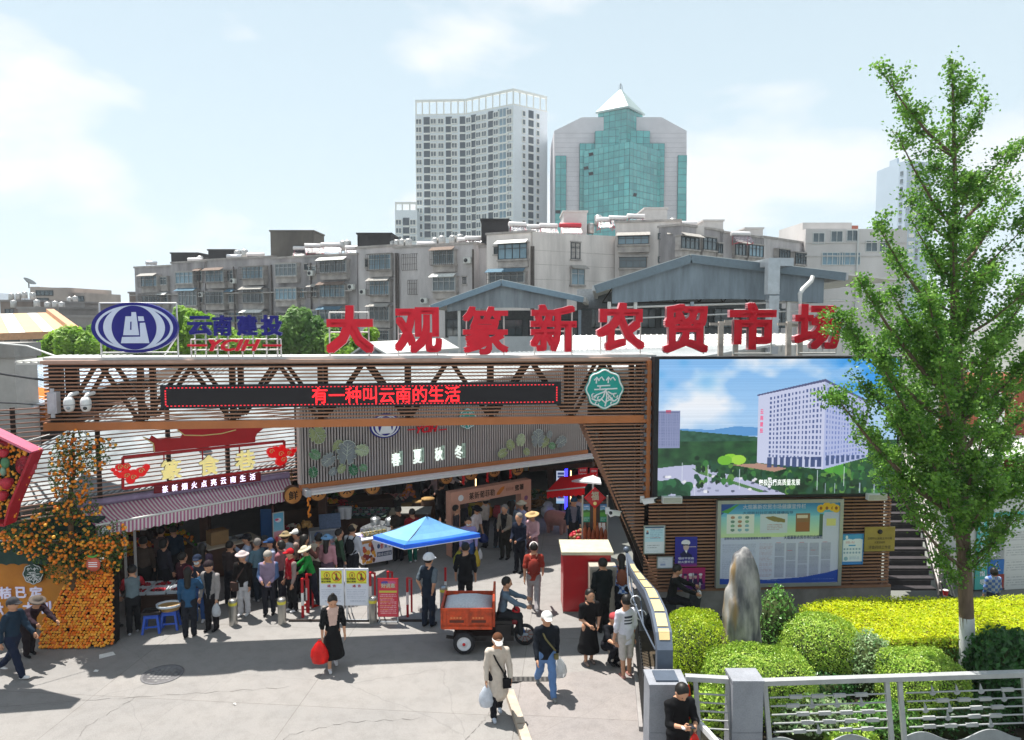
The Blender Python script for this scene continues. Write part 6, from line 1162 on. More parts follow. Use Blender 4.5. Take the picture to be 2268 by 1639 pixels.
lw=mat('lantern_wood','#c98c4a',.6,var=.18,scale=5);lwd=mat('lantern_rim','#5c3a1e',.6);ink_d=mat('burnt_ink','#2a1a10',.7)
for i,(fx,x,y,r,ch)in enumerate(((z6,45,330,112,'鲜'),(z6,355,295,108,'水'),(z6,705,262,102,'米'),(z6,1025,222,96,'竹'),(z6,1935,112,76,'杂'),(z7,295,212,86,'小'),(z7,580,188,72,'凉'),(z7,865,165,74,'豆'))):
 u,v=fx(x,y);lx_,lz_=FA.lx(u,v,-.7);u2,_=fx(x+r,y);rr=FA.lx(u2,v,-.7)[0]-lx_;o=thing('barrel_lantern',f'round wooden barrel lantern with a dark character, {ORD[i]} under the pelmet','lantern',mw=FA.mw@Matrix.Translation((lx_,.7,lz_)),group='round barrel lanterns under the pelmet');X=Matrix.Rotation(PI/2,4,'X');t=MB();t.lathe([(rr,-.2),(rr*1.04,-.1),(rr,0)],24,X=X);t.build('drum',lwd,o);t=MB();t.lathe([(rr*.92,.003),(rr*.92,.012),(0,.012)],24,X=X);t.build('face',lw,o);fit('character',ch,o,-rr*.5,rr*.5,-.018,-rr*.5,rr*.5,ink_d,bold=.02);t=MB();t.tube([(0,.1,rr),(0,.1,rr+.5)],.012,5);t.build('cord',lwd,o)
chil=mat('chili_red_glow','#b01a1a',.4,emit=.05)  # faint glow given to the chilies, which are no light source
for i,(fx,x,y0,y1)in enumerate(((z6,238,360,610),(z7,490,190,330),(z7,775,170,280),(z7,195,220,340),(z6,2140,60,200))):
 u,v=fx(x,y0);p=FA.lx(u,v,-.5);u,v1_=fx(x,y1);q=FA.lx(u,v1_,-.5);o=thing('chili_string',f'hanging string of red chilies, {["beside the left lanterns", "left of the arch lamp line", "right end under the pelmet", "above the pink arch", "near the middle lanterns"][i]}','ornament',mw=FA.mw@Matrix.Translation((p[0],.5,p[1])),group='chili strings');t=MB();L_=p[1]-q[1]
 for j in range(14):t.ball((R.uniform(-.03,.03),R.uniform(-.03,.03),-L_*j/14),(.03,.03,.05),6,4)
 t.build('chilies',[ORG]if i==0 else[chil],o,kind='stuff');t=MB();t.tube([(0,0,.3),(0,0,-L_)],.006,4);t.build('string',lwd,o)
ga0=gr(999,1232);ga1=gr(1172,1192);GP=Plane((ga0.x,ga0.y),(ga1.x,ga1.y));ar=thing('pink_arch','salmon pink entrance arch with printed characters inside the market hall','arch',mw=GP.mw);sal=mat('salmon_board','#cf9a84',.6,var=.05);gL=GP.lx(1172,1150)[0]
u,v=z7(1005,305);zt1=GP.lx(u,v)[1];u,v=z7(0,440);zt0=GP.lx(u,v)[1];zt=(zt0+zt1)/2;t=MB();t.b2((-.05,-.1,zt-.42),(gL,.2,zt));t.build('lintel',sal,ar)
t=MB();t.b2((-.05,-.1,0),(.28,.2,zt-.422));t.build('post',sal,ar);t=MB();t.b2((gL-.42,-.1,0),(gL,.2,zt-.422));t.build('post',sal,ar)
fit('lettering','篆新葡菲勒',ar,gL*.2,gL*.52,-.104,zt-.33,zt-.1,ink_d,bold=.012);fit('lettering','蜜薯',ar,gL*.78,gL*.9,-.104,zt-.3,zt-.1,ink_d,bold=.02);fit('lettering','香甜软糯',ar,gL*.66,gL*.76,-.104,zt-.25,zt-.15,mat('arch_small_ink','#a05a4a',.6));t=MB();t.prism([(gL*.54,zt-.32),(gL*.58,zt-.33),(gL*.64,zt-.16),(gL*.645,zt-.07),(gL*.6,zt-.1),(gL*.55,zt-.24)],-.106,-.102);t.build('sweet_potato_print',mat('sweet_potato','#c9762c',.6,var=.2),ar);t=MB();t.lathe([(.1,0),(.1,.004)],14,X=Matrix.Translation((gL*.1,-.101,zt-.22))@Matrix.Rotation(PI/2,4,'X'));t.build('logo_disc',wht,ar)
for i in range(2):
 for j,ch in enumerate('蜜薯'):xx=.04 if i==0 else gL-.32;fit('lettering',ch,ar,xx,xx+.2,-.104,zt-1.1-j*.3,zt-.9-j*.3,ink_d,bold=.02)
 t=MB();t.lathe([(.08,0),(.08,.004)],12,X=Matrix.Translation(((.14 if i==0 else gL-.21),-.101,zt-.6))@Matrix.Rotation(PI/2,4,'X'));t.build('logo_disc',mat('mauve_print','#8a5a7c',.6),ar)
def P7(x,y,Y):u,v=z7(x,y);return at(u,v,Y)
c=P7(350,760,25.5);o,_=table('sack_counter','dark counter with yellow sacks and bags inside the pink arch',(c.x-1.2,c.y-.3),(c.x+1.7,c.y+1.2),1.0,c.z-.1,timber)
for i,(x,y,s,c_,lb)in enumerate(((310,690,.24,'#a8a23a','olive yellow sack inside the pink arch'),(395,700,.27,'#c08a3c','golden sack inside the pink arch'),(480,700,.26,'#b8802f','ochre sack, rightmost inside the pink arch'),(235,720,.2,'#bdb39a','pale plastic bag left of the yellow sacks'),(620,700,.22,'#b0404a','red printed bag right of the sacks'),(690,700,.22,'#c9c4cc','white printed bag right of the red one'),(800,640,.22,'#5fb0bc','turquoise bag at the right post of the pink arch'))):
 c=P7(x,y+50,26.0);o=thing('sack',lb,'sack',(c.x,c.y,c.z),.2*i);t=MB();t.lathe([(s*.8,0),(s,s*.5),(s*.9,s*1.1),(s*.5,s*1.5),(s*.62,s*1.75)],10);t.build('bag',mat('sack_'+c_[1:],c_,.6,var=.2,scale=6),o);t=MB();t.lathe([(s*.52,s*1.48),(s*.52,s*1.53)],10);t.build('tie',lwd,o)
c=P7(130,745,24.6);o=thing('black_pot','squat black pot with white writing inside the pink arch','pot',(c.x,c.y,c.z-.2));t=MB();t.lathe([(.3,0),(.36,.12),(.36,.4),(.32,.45)],16);t.build('pot',mat('black_iron','#242021',.6),o);t=MB();t.lathe([(.33,.452),(.33,.48),(0,.5)],16);t.build('lid',MATS['black_iron'],o)
ev=thing('tiled_eave','dark tiled eave over the right end of the market hall','roof',(0,0,0));a,b=P7(1020,130,27.0),P7(1800,60,24.4);t=MB();n=22
for i in range(n):p=a.lerp(b,i/n);t.tube([p+Vector((0,-.1,0)),p+Vector((.35,1.3,.75))],.08,6)
t.build('roof_tile',mat('dark_roof_tile','#3c3b3a',.8,var=.2),ev,kind='stuff');t=MB();t.bar(a+Vector((0,0,-.14)),b+Vector((0,0,-.14)),.12,.16);t.build('eave_board',timber,ev)
lb_=thing('light_box','tall lit white light box with a picture of a woman','sign',P7(1390,390,26.3));hh=(P7(1390,190,26.3).z-P7(1390,590,26.3).z)/2;ww=(P7(1440,390,26.3).x-P7(1340,390,26.3).x)/2;P=Pic(40,150,'#b4c0d8');P.ell(.5,.45,.34,.1,'#15151c');P.ell(.52,.46,.2,.06,'#e0b8a8');P.rect(.15,.05,.95,.12,'#2c3a66');P.rect(.15,.15,.95,.21,'#2c3a66');P.ell(.5,.6,.4,.08,'#2f3040');P.rect(.1,.78,.95,.85,'#3a4878');P.rect(0,.93,1,1,'#8fb4d8');P.obj('picture',lb_,-ww,ww,-.04,-hh,hh,printmat('lit_print',.5));t=MB();t.b2((-ww-.03,-.03,-hh-.03),(ww+.03,.08,hh+.03));t.build('case',mat('black_case','#17171a',.5),lb_);t=MB();t.b2((-.06,0,-hh-1.4),(.06,.06,-hh-.031));t.build('post',MATS['black_case'],lb_)
def neon(label,fx,x,y0,y1,Y,m,r):
 a,b=P7(x,y0,Y),P7(x,y1,Y);o=thing('neon_tube',label,'light',b);t=MB();t.tube([(0,0,0),(0,0,a.z-b.z)],r,8);t.build('tube',m,o);t=MB();t.b2((-.02,.05,-.1),(.02,.08,a.z-b.z+.1));t.build('backing',MATS['black_case'],o)
nb_=mat('blue_neon','#2a28ff',.4,var=0,emit=3.0);ny=mat('warm_neon','#ffc88a',.4,var=0,emit=2.2)
neon('thick vertical blue neon tube beside the woman light box',0,1460,150,660,26.1,nb_,.055);neon('thin warm white neon line right of the blue one',0,1518,190,570,26.2,ny,.02);neon('thin warm white neon line behind the pink arch lintel',0,350,290,570,27.4,ny,.022)
rcn=thing('red_canopy','small glowing red shop canopy with a wavy edge','awning',(0,0,0));c0_,c1_=P7(1225,440,24.2),P7(1690,395,22.6);rcm=mat('red_canopy_cloth','#f01822',.6,var=.05,trans=.6);D=Vector((.5,.8,.3));t=MB();q=[c0_,c1_,c1_+D,c0_+D];t.add(q,[(0,1,2,3)]);t.build('canopy',rcm,rcn);t=MB()
for i in range(24):p,q=c0_.lerp(c1_,i/24),c0_.lerp(c1_,(i+1)/24);d=.24+.03*math.sin(i*2.1);d2=.24+.03*math.sin((i+1)*2.1);t.add([p+Vector((0,-.01,-d)),q+Vector((0,-.01,-d2)),q,p],[(0,1,2,3)])
t.build('valance',rcm,rcn);t=MB();t.tube([c0_,c1_],.025,6);t.build('front_bar',white_p,rcn)
wc=thing('white_canopy','flat white umbrella canopy seen edge-on beside the gateway leg','umbrella',(0,0,0));a,b,c_=P7(1530,310,23.4),P7(1880,280,22.4),P7(1895,342,21.0);t=MB();ap_=(a+b+c_)/3+Vector((.1,.2,.12));t.add([a,c_,b,ap_,a-Vector((0,0,.05)),c_-Vector((0,0,.05)),b-Vector((0,0,.05))],[(0,1,3),(1,2,3),(2,0,3),(0,4,5,1),(1,5,6,2),(2,6,4,0)]);t.build('canopy',mat('white_canvas','#d9d9dc',.7,trans=.3),wc);t=MB();t.tube([ap_,(ap_.x,ap_.y,0)],.03,6);t.build('pole',white_p,wc)
for i,(x0,y0,x1,y1,lb)in enumerate(((1612,150,1725,285,'red shop sign with white characters above the white canopy'),(1755,160,1850,290,'dark red shop sign half hidden by the gateway leg'))):
 a,b=P7(x0,y1,25.0),P7(x1,y0,25.0);o=thing('shop_sign',lb,'sign',a);w,h=b.x-a.x,b.z-a.z;t=MB();t.b2((0,0,0),(w,.06,h));t.build('board',mat('shop_sign_red','#a8232a',.5,emit=.15),o);fit('lettering',['鲜花饼','老字号'][i],o,w*.15,w*.85,-.004,h*.62,h*.85,inkw,bold=.02);fit('lettering',['云南特产批发','米线'][i],o,w*.1,w*.9,-.004,h*.36,h*.5,inkw,bold=.02);fit('lettering','欢迎',o,w*.3,w*.7,-.004,h*.1,h*.25,gold,bold=.02)
mp_=thing('meat_stand','glass food stand with printed grassland panels and hanging roast meat','food stand',at(1317,1207,19.6));B0=at(1317,1207,19.6);kx=19.6/FPX;w2=28*kx
t=MB();mz=.0-B0.z
for x in(-w2,w2):t.b2((x-.02,-.02,mz),(x+.02,.02,at(1317,1098,19.6).z-B0.z))
t.build('frame_post',alf,mp_);P=Pic(40,70,'#4f8a4a');P.grad(0,.35,'#2a6ab0','#8ab8dc');P.rect(0,.35,1,.7,'#4c9a3c');P.poly([(0,.4),(.5,.3),(1,.38),(1,.45),(0,.48)],'#2f6a38');P.rect(0,.7,1,1,'#1f8a72');P.lines(.1,.76,.9,.96,3,'#d8e6e0',.8);P.lines(.1,.1,.9,.22,1,'#e8eef4',.9)
zt_=at(1317,1116,19.6).z-B0.z;zb_2=at(1317,1156,19.6).z-B0.z;P.obj('grassland_panel',mp_,-w2+.02,-.14,-.01,zb_2,zt_,print_m);P.obj('grassland_panel',mp_,.14,w2-.02,-.01,zb_2,zt_,print_m)
t=MB();t.b2((-w2+.02,0,mz+.4),(w2-.02,.02,zt_+.05));t.b2((-w2,.021,mz),(w2,.5,mz+.5));t.build('cabinet',hall_d,mp_)
for i in range(6):x=-w2*.8+i*w2*.33;t=MB();t.ball((x,-.05,zb_2-.3-.06*(i%3)),(.06,.05,.24),8,6);t.tube([(x,-.05,zb_2),(x,-.05,zb_2-.1)],.01,4);t.build('roast_meat',mat('roast_meat','#8f4a2a',.4,var=.3,scale=8),mp_)
t=MB();t.b2((-.05,-.04,mz+.2),(.03,-.02,zt_));t.build('orange_post',mat('orange_timber','#b5733c',.6),mp_);t=MB();t.b2((w2*.3,-.03,zb_2-.42),(w2*.85,-.015,zb_2-.02));t.build('price_card',wht,mp_)
fu=thing('diamond_sign','red diamond shaped sign with a white fu character above the meat stand','sign',at(1318,1103,19.45));rr=24.5*19.45/FPX;t=MB();t.prism([(-rr,0),(0,-rr),(rr,0),(0,rr)],0,.03);t.build('board',red_p,fu);t=MB();t.prism([(-rr*.84,0),(0,-rr*.84),(rr*.84,0),(0,rr*.84)],-.006,-.002);t.build('panel',mat('coral_red','#b8323a',.5,var=.1),fu);fit('character','福',fu,-rr*.36,rr*.34,-.012,-.06,rr*.62,cream,bold=.03);t=MB();t.lathe([(.05,0),(0,.01)],10,X=Matrix.Translation((0,-.006,-rr*.5))@Matrix.Rotation(PI/2,4,'X'));t.build('flower_print',gold,fu)
wj=thing('white_jar','big white jar standing behind the pig statue','jar',(P7(1240,800,26.6).x,26.6,0));zt=P7(1240,640,26.6).z;t=MB();t.lathe([(.2,0),(.27,zt*.3),(.27,zt*.85),(.16,zt),(.18,zt+.1)],16);t.build('jar',buck,wj);t=MB();t.lathe([(.19,zt+.1),(.12,zt+.2),(0,zt+.22)],14);t.build('lid',buck,wj)
for i,(x,y,Y,s,c_,lb)in enumerate(((1100,520,28,.5,DGR,'dark green vegetable heap left of the woman light box'),(1110,650,27.4,.5,BRN,'brown root vegetable heap under the green one'),(1640,1050,21.5,.3,REDF,'red fruit low beside the meat stand'))):c=P7(x,y,Y);heap('produce_heap',lb,'produce',c.x,c.y,max(c.z,.0),s*2,.8,.3,[c_,BRN],.07,50,90+i)
for i in range(7):
 x=-11+i*2.4;y=30+.45*i;o=thing('shop_shelf',f'dim shop shelf with packed goods deep in the hall, {ORD[i]}','shelf',(x,y,0),.5,'dim shelves deep in the hall');t=MB()
 for z in(.5,1.1,1.7):t.b2((-.9,0,z),(.9,.4,z+.04))
 t.b2((-.95,0,0),(-.9,.4,2.3));t.b2((.9,0,0),(.95,.4,2.3));t.build('rack',timber,o)
 for z in(.545,1.145,1.745):
  t=MB()
  for j in range(9):w=R.uniform(.12,.18);t.b2((-.85+j*.19,.05,z),(-.85+j*.19+w,.35,z+R.uniform(.18,.4)),R.randrange(5))
  t.build('goods',[ORG,WHT,REDF,GRN,YEL],o,kind='stuff')
K0=gr(1247,1358);K1=gr(1330,1362);ks=thing('red_kiosk','red metal booth with a cream roof beside the gateway leg','booth',(K0.x,K0.y,0));kw=xat(1352,1300,K0.y)-K0.x;kz=zat(1226,K0.y);t=MB();t.b2((0,0,.04),(kw,.85,kz-.02));t.build('body',mat('booth_red','#a8141c',.35,var=.12,scale=1.2,coat=.2),ks);t=MB();t.b2((-.05,-.08,kz-.018),(kw+.06,.95,kz+.06));t.build('roof',mat('booth_cream','#bdb79d',.5,var=.1),ks);t=MB();t.b2((.0,-.01,0),(kw,.84,.038));t.build('base',mat('booth_grey','#7c746e',.7),ks)
cb=thing('control_cabinet','cream metal cabinet in front of the red booth, beside the man in black','cabinet',(xat(1306,1300,K0.y-.5),K0.y-.5,0));cz=zat(1257,K0.y-.5);t=MB();t.b2((0,0,.05),(.66,.42,cz));t.build('body',mat('cabinet_cream','#a89f92',.5,var=.1),cb);t=MB();t.b2((.05,-.015,.9),(.61,-.002,cz-.06));t.build('door',mat('cabinet_panel','#8f8a82',.4,.2,var=.15),cb);t=MB();t.b2((.02,-.012,.1),(.64,-.002,.86));t.build('lower_door',MATS['cabinet_cream'],cb)
um=thing('blue_umbrella','square translucent blue market umbrella on a dark pole','umbrella',(0,0,0));ue=1.96;cl_,cf,cr_=gr(826,1186,ue),gr(895.5,1207,ue),gr(1063.7,1181,ue);cbk=cl_+cr_-cf;cen=(cl_+cr_)/2;apx=at(945,1143,cen.y);ubm=mat('blue_fabric','#86c4fa',.5,var=.06,trans=.4);corners=[cl_,cf,cr_,cbk];t=MB()
for i in range(4):
 a,b=corners[i],corners[(i+1)%4];L_=[[p.lerp(apx,k_)+Vector((0,0,-.05*math.sin(PI*k_)))for k_ in(0,.16,.4,.7,1)]for p in(a,a.lerp(b,.25),a.lerp(b,.5),a.lerp(b,.75),b)]
 for c_i in range(4):
  for k_ in range(4):p_,q_=L_[c_i],L_[c_i+1];sg_=[Vector((0,0,-.035*math.sin(PI*(c_i+e_)/4)*(1-k2*.25)))for e_,k2 in((0,k_),(1,k_),(1,k_+1),(0,k_+1))];t.add([p_[k_]+sg_[0],q_[k_]+sg_[1],q_[k_+1]+sg_[2],p_[k_+1]+sg_[3]],[(0,1,2,3)],1 if k_==0 else 0)
t.build('canopy',[ubm,mat('edge_blue_fabric','#4a94f0',.55,var=.08,trans=.4)],um);t=MB()
for i in range(4):a,b=corners[i],corners[(i+1)%4];t.add([a+Vector((0,0,-.11)),b+Vector((0,0,-.11)),b,a],[(0,1,2,3)])
t.build('valance',mat('deep_blue_fabric','#3a7cf0',.55,var=.05,trans=.45),um);t=MB()
for i in range(4):a,b=corners[i],corners[(i+1)%4];t.bar(a+Vector((0,0,-.115)),b+Vector((0,0,-.115)),.012,.016)
t.build('edge_binding',wht,um)
for a in corners:t=MB();t.tube([apx+Vector((0,0,-.06)),a+Vector((0,0,-.03))],.012,5);t.build('rib',mat('umbrella_steel','#4a4c50',.5,.4),um)
t=MB();t.tube([(apx.x,apx.y,0),(apx.x,apx.y,apx.z+.06)],.022,8);t.build('pole',mat('umbrella_pole','#2f2a2c',.5,.2),um);t=MB();t.lathe([(.25,0),(.25,.08),(.05,.12)],14,c=(apx.x,apx.y,0));t.build('base',plm,um)
cp_=thing('concrete_pillar','tall plain concrete pillar at the left edge in front of the orange awning','pillar',(0,0,0));px=xat(32,800,21);t=MB();t.b2((px-1.2,21,0),(px,22,zat(792,21)));t.build('shaft',mat('raw_concrete','#a8a5a1',.9,var=.12,scale=2),cp_);t=MB();t.b2((px-1.3,20.9,zat(792,21)+.003),(px+.08,22.1,zat(760,21)));t.build('cap',mat('raw_concrete_dark','#8f8c88',.9,var=.15,scale=2),cp_)
oa=thing('orange_awning','bright orange canvas awning behind the left end of the beam','awning',(0,0,0));a,b,c_,d_=at(22,845,24),at(140,868,23),at(140,915,22),at(22,905,22.5);t=MB();t.add([d_,c_,b,a],[(0,1,2,3)]);t.add([d_+Vector((0,0,-.3)),c_+Vector((0,0,-.3)),c_,d_],[(0,1,2,3)]);t.build('canvas',mat('orange_canvas','#d9761c',.7,var=.06,trans=.3),oa);t=MB();t.tube([d_,c_],.03,6);t.tube([a.lerp(d_,.4),b.lerp(c_,.4)],.02,6);t.build('frame',white_p,oa)
cabm=mat('black_cable','#26262a',.6)
for i,(pts,r,m_)in enumerate((([at(-60,818,19),at(30,832,18.5),at(100,842,17.5),at(160,836,16.9)],.03,cabm),([at(-60,755,20),at(60,766,19),at(140,795,17.5),at(170,802,16.6)],.022,white_p),([at(-60,890,19),at(40,893,18),at(98,898,16.5)],.02,cabm),([at(-60,912,19),at(40,917,18),at(98,921,16.5)],.015,cabm),([at(-60,1010,15),at(30,985,15.5),at(110,962,16.0)],.01,white_p))):
 o=thing('cable',['thick black cable slung to the top left end of the beam','white cable sloping down to the beam roof','upper thin cable running to the beam end at left','lower thin cable running to the beam end at left','thin white cord across the flower box'][i],'cable',(0,0,0));t=MB();t.tube(pts,r,6);t.build('cord',m_,o)
 # ================================================================== street furniture
steel=mat('stainless_steel','#a5a39e',.3,.75,var=.12,scale=3);yband=mat('yellow_band','#d4c94a',.5);rpost=mat('post_red','#a8141e',.4,var=.06);wpost=mat('post_white','#d2d2d0',.4)
for i,(u,v)in enumerate(((517,1384),(625,1381),(826.5,1378),(983,1352))):
 g=gr(u,v);o=thing('bollard',['steel bollard beside the bucket hat woman','steel bollard in front of the red vest shopper','steel bollard between the white boards and the red sign','steel bollard behind the orange dump tricycle'][i],'bollard',g,0,'steel bollards across the entrance');t=MB();t.lathe([(.1,0),(.1,.5)],18);t.build('shaft',steel,o);t=MB();t.lathe([(.102,.5),(.102,.57)],18);t.build('band',yband,o);t=MB();t.lathe([(.1,.57),(.1,.61),(.085,.64),(0,.645)],18);t.build('cap',steel,o)
for i,(u,v)in enumerate(((671,1368),(681,1356),(821,1352),(860,1350),(903,1366),(987,1340))):
 g=gr(u,v);o=thing('barrier_post','red and white barrier post '+['behind the red vest shopper, nearer of two','behind the red vest shopper, farther of two','right behind the white notice boards','showing above the red sign','between the red sign and the helmeted guard','right of the helmeted guard'][i],'post',g,0,'red and white barrier posts');t=MB();w=.028
 for k,(a,b)in enumerate(((0,.32),(.321,.64),(.641,1.0))):t=MB();t.b2((-w,-w,a),(w,w,b));t.build('band',[rpost,wpost,rpost][k],o)
 if i!=5:
  t=MB();t.bar((0,w,.985),(.06,.3,.86),.05,.05);t.bar((.06,.3,.86),(.06,.3,0),.045,.045);t.build('rear_leg',rpost,o)
tk=thing('floor_rail','dark steel rail lying on the ground below the notice boards','rail',(0,0,0));a,b=gr(640,1376),gr(962,1376);t=MB();t.bar((a.x,a.y,.02),(b.x,b.y,.02),.07,.04);t.build('rail',steel_d,tk)
BP=Plane((xat(600,1300,17.25),17.25),(xat(900,1300,17.25),17.25));boardf=mat('board_frame','#c2c5c8',.4,.3)
def board(lb,u0,u1,v0,v1,vl,pic,y,fm):
 x0,z1=BP.lx(u0,v0,y);x1,z0=BP.lx(u1,v1,y);o=thing('notice_board',lb,'notice board',(BP.w(x0,-y,0).x,BP.p.y-y,0));w=x1-x0;X=Matrix.Rotation(-.12,4,'X')
 pic.obj('printed_sheet',o,.015,w-.015,-.012,z0+.015,z1-.015,print_m);t=MB();t.b2((0,-.009,z0),(w,.02,z1));t.build('panel',fm,o)
 for x in(.03,w-.03):t=MB();t.b2((x-.015,.021,0),(x+.015,.05,z0+.1));t.bar((x,.05,z1-.3),(x,.55,.01),.025,.025);t.build('leg',boardf,o)
 t=MB();t.b2((.0,.021,.02),(w,.045,.05));t.build('foot_bar',boardf,o);return o,w,z0,z1
for i,(u0,u1,lb)in enumerate(((707,762.5,'left of two white dog ban notice boards with yellow headers'),(763.5,817,'right of two white dog ban notice boards with yellow headers'))):
 P=Pic(90,130,'#d5d9e4');P.rect(.05,.04,.95,.4,'#dcd93a');P.ell(.3,.17,.13,.09,'#c2571c');P.ell(.3,.17,.10,.07,'#dcd93a');P.ell(.3,.17,.04,.05,'#8a7a2a');P.ell(.72,.2,.21,.14,'#c2471c');P.ell(.72,.2,.175,.115,'#dcd93a');P.poly([(.68,.1),(.74,.12),(.76,.2),(.8,.3),(.64,.3),(.68,.2)],'#3a4426');P.poly([(.58,.1),(.62,.09),(.87,.29),(.84,.31)],'#c2471c');P.lines(.5,.36,.93,.39,1,'#5a5a2a');P.lines(.06,.56,.92,.84,6,'#9aa2b4',.55);P.lines(.2,.87,.9,.93,2,'#6f7890',.6)
 o,w,z0,z1=board(lb,u0,u1,1259,1341,1388,P,0,mat('board_white','#d5d7dc',.5));h=z1-z0;fit('lettering','公共场所',o,w*.08,w*.47,-.016,z0+h*.695,z0+h*.75,inkk,bold=.02);fit('lettering','禁止宠物',o,w*.08,w*.47,-.016,z0+h*.625,z0+h*.68,inkk,bold=.02);fit('lettering','通  告',o,w*.32,w*.68,-.016,z0+h*.5,z0+h*.57,inkr,bold=.02)
P=Pic(60,110,'#cf3a4c');P.ell(.5,.15,.4,.1,'#d96a3a');P.ell(.35,.1,.2,.05,'#5a4a9a');P.ell(.7,.1,.2,.05,'#c95a8a');P.rect(.05,.31,.95,.36,'#c9c04a');P.lines(.08,.4,.93,.95,11,'#e6d4d4',.8)
for i in range(4):P.lines(.08,.5+i*.1,.7,.53+i*.1,1,'#e0a03a',.9)
o,w,z0,z1=board('red promotion board with white lettering on a low steel stand',836,883,1281,1366,1388,P,.1,rpost);fit('lettering','好消息',o,w*.18,w*.85,-.016,z0+(z1-z0)*.76,z0+(z1-z0)*.88,cream,bold=.035)
for i,(u,v)in enumerate(((339,1398),(378,1391))):
 g=gr(u,v);o=thing('plastic_stool',['blue plastic stool, left one under the trays','blue plastic stool, right one under the basket'][i],'stool',g,.2,'blue plastic stools');t=MB();t.b2((-.16,-.14,.42),(.16,.14,.45));t.b2((-.165,-.145,.36),(.165,.145,.418));t.build('seat',blue_pl,o)
 for sx_ in(-1,1):
  for sy_ in(-1,1):t=MB();t.bar((sx_*.19,sy_*.165,0),(sx_*.14,sy_*.12,.36),.05,.05);t.build('leg',blue_pl,o)
 t=MB();t.b2((-.17,-.15,.14),(.17,-.135,.18));t.build('stretcher',blue_pl,o)
 if i:b=thing('basket','wicker basket lined with white plastic on the right blue stool','basket',g+Vector((-.02,0,.452)),.2);t=MB();t.lathe([(.22,0),(.27,.12)],16,X=Matrix.Scale(.75,4,(0,1,0)));t.build('basket',wick,b);t=MB();t.lathe([(.285,.1),(.295,.16),(.26,.14),(.23,.06),(0,.05)],16,X=Matrix.Scale(.75,4,(0,1,0)));t.build('liner',tray_m,b)
 else:trayat('dark tray with a white cloth on the left blue stool',g.x,g.y,.452,.42,.32,.07,mat('dark_tray','#2a2422',.6),.2)
g=gr(360,1375);o,pl=table('low_stall_table','low dark stall table behind the blue stools',(g.x-1.0,g.y+.15),(g.x+.45,g.y+.35),.9,.55,timber)
for i in range(6):
 q=pl.w(.25+(i%3)*.48,.2+.42*(i//3),.552);trayat(f'{ORD[i % 3]} white tray in the {"front" if i < 3 else "back"} row on the low stall table',q.x,q.y,q.z,.44,.36,.08,tray_m,pl.rz,'white trays on the low stall table');heap('chili_heap',f'dark red produce in the {ORD[i % 3]} tray of the {"front" if i < 3 else "back"} row','produce',q.x,q.y,q.z+.016,.36,.28,.07,[pc('dark_red','#5c1420'),REDF],.03,40,i,0,pl.rz,'red produce in the white trays')
g0=gr(1028,1449);TR=thing('dump_tricycle','orange three-wheeled dump cart loaded with pale sand','tricycle',(g0.x,g0.y-.02,0));orp=mat('cart_orange','#c8471c',.5,var=.15,scale=5,var2='#84361c');blackm=mat('black_chassis','#232021',.7,var=.4,scale=5);tyre=mat('tyre_rubber','#26262a',.85,var=.15);rimm=mat('silver_rim','#c9ccd2',.45,.05)
kx=(g0.y-.02)/FPX;Lx=lambda u:(u-1028)*kx;Lz=lambda v:at(1028,v,g0.y-.02).z
x0,x1,zb_,zt=Lx(979),Lx(1093),Lz(1391),Lz(1348);D=1.05
t=MB();t.b2((x0,0,zb_),(x1,.04,zt));t.b2((x0,D-.04,zb_),(x1,D,zt));t.b2((x0+.002,.041,zb_),(x1-.002,D-.041,zb_+.04));t.build('dump_box',orp,TR);t=MB();t.b2((x0-.04,.0,zb_-.02),(x0-.003,D,zt+.02));t.build('tailgate',orp,TR);t=MB();t.prism([(.05,zb_),(D-.05,zb_),(D-.02,zt+.16),(D-.12,zt+.27),(.12,zt+.27),(.02,zt+.16)],0,.05,X=Matrix.Translation((x1+.053,0,0))@Matrix.Rotation(PI/2,4,'Z'));t.build('headboard',orp,TR)
t=MB()
for x in(x0+.05,(x0+x1)/2,x1-.05):t.b2((x-.03,-.025,zb_),(x+.03,-.001,zt))
t.b2((x0,-.035,zt-.04),(x1,-.026,zt+.02));t.b2((x0,-.035,zb_-.02),(x1,-.026,zb_+.05));t.build('stiffener',orp,TR)
for a,b in((.14,.43),(.58,.87)):
 t=MB();t.b2((x0+(x1-x0)*a,-.006,zb_+.12),(x0+(x1-x0)*b,-.001,zb_+.18));t.build('dark_print',mat('dark_stencil','#5a2a1c',.6),TR);t=MB()
 for j in range(4):q=x0+(x1-x0)*(a+.02+j*.06);t.b2((q,-.006,zb_+.21),(q+.045,-.001,zb_+.25))
 t.build('pale_print',mat('faded_print','#d07a4a',.6),TR)
t=MB();n=14;vs=[]
for i in range(n+1):
 for j in range(n+1):a,b=i/n,j/n;vs.append((x0+.02+(x1-x0-.04)*a,.05+(D-.1)*b,zt-.1+.17*(math.sin(PI*a)*math.sin(PI*b))**.6+R.uniform(0,.012)))
t.add(vs,[(i*(n+1)+j,(i+1)*(n+1)+j,(i+1)*(n+1)+j+1,i*(n+1)+j+1)for i in range(n)for j in range(n)],0,True);sd_=thing('sand_load','heap of pale grey sand in the orange dump cart','sand',(g0.x,g0.y-.02,0));sd_['kind']='stuff';t.build('sand',mat('pale_sand','#b7bcc2',.95,var=.15,scale=30,bump=.3),sd_,kind='stuff')
RW=Matrix.Rotation(PI/2,4,'X')
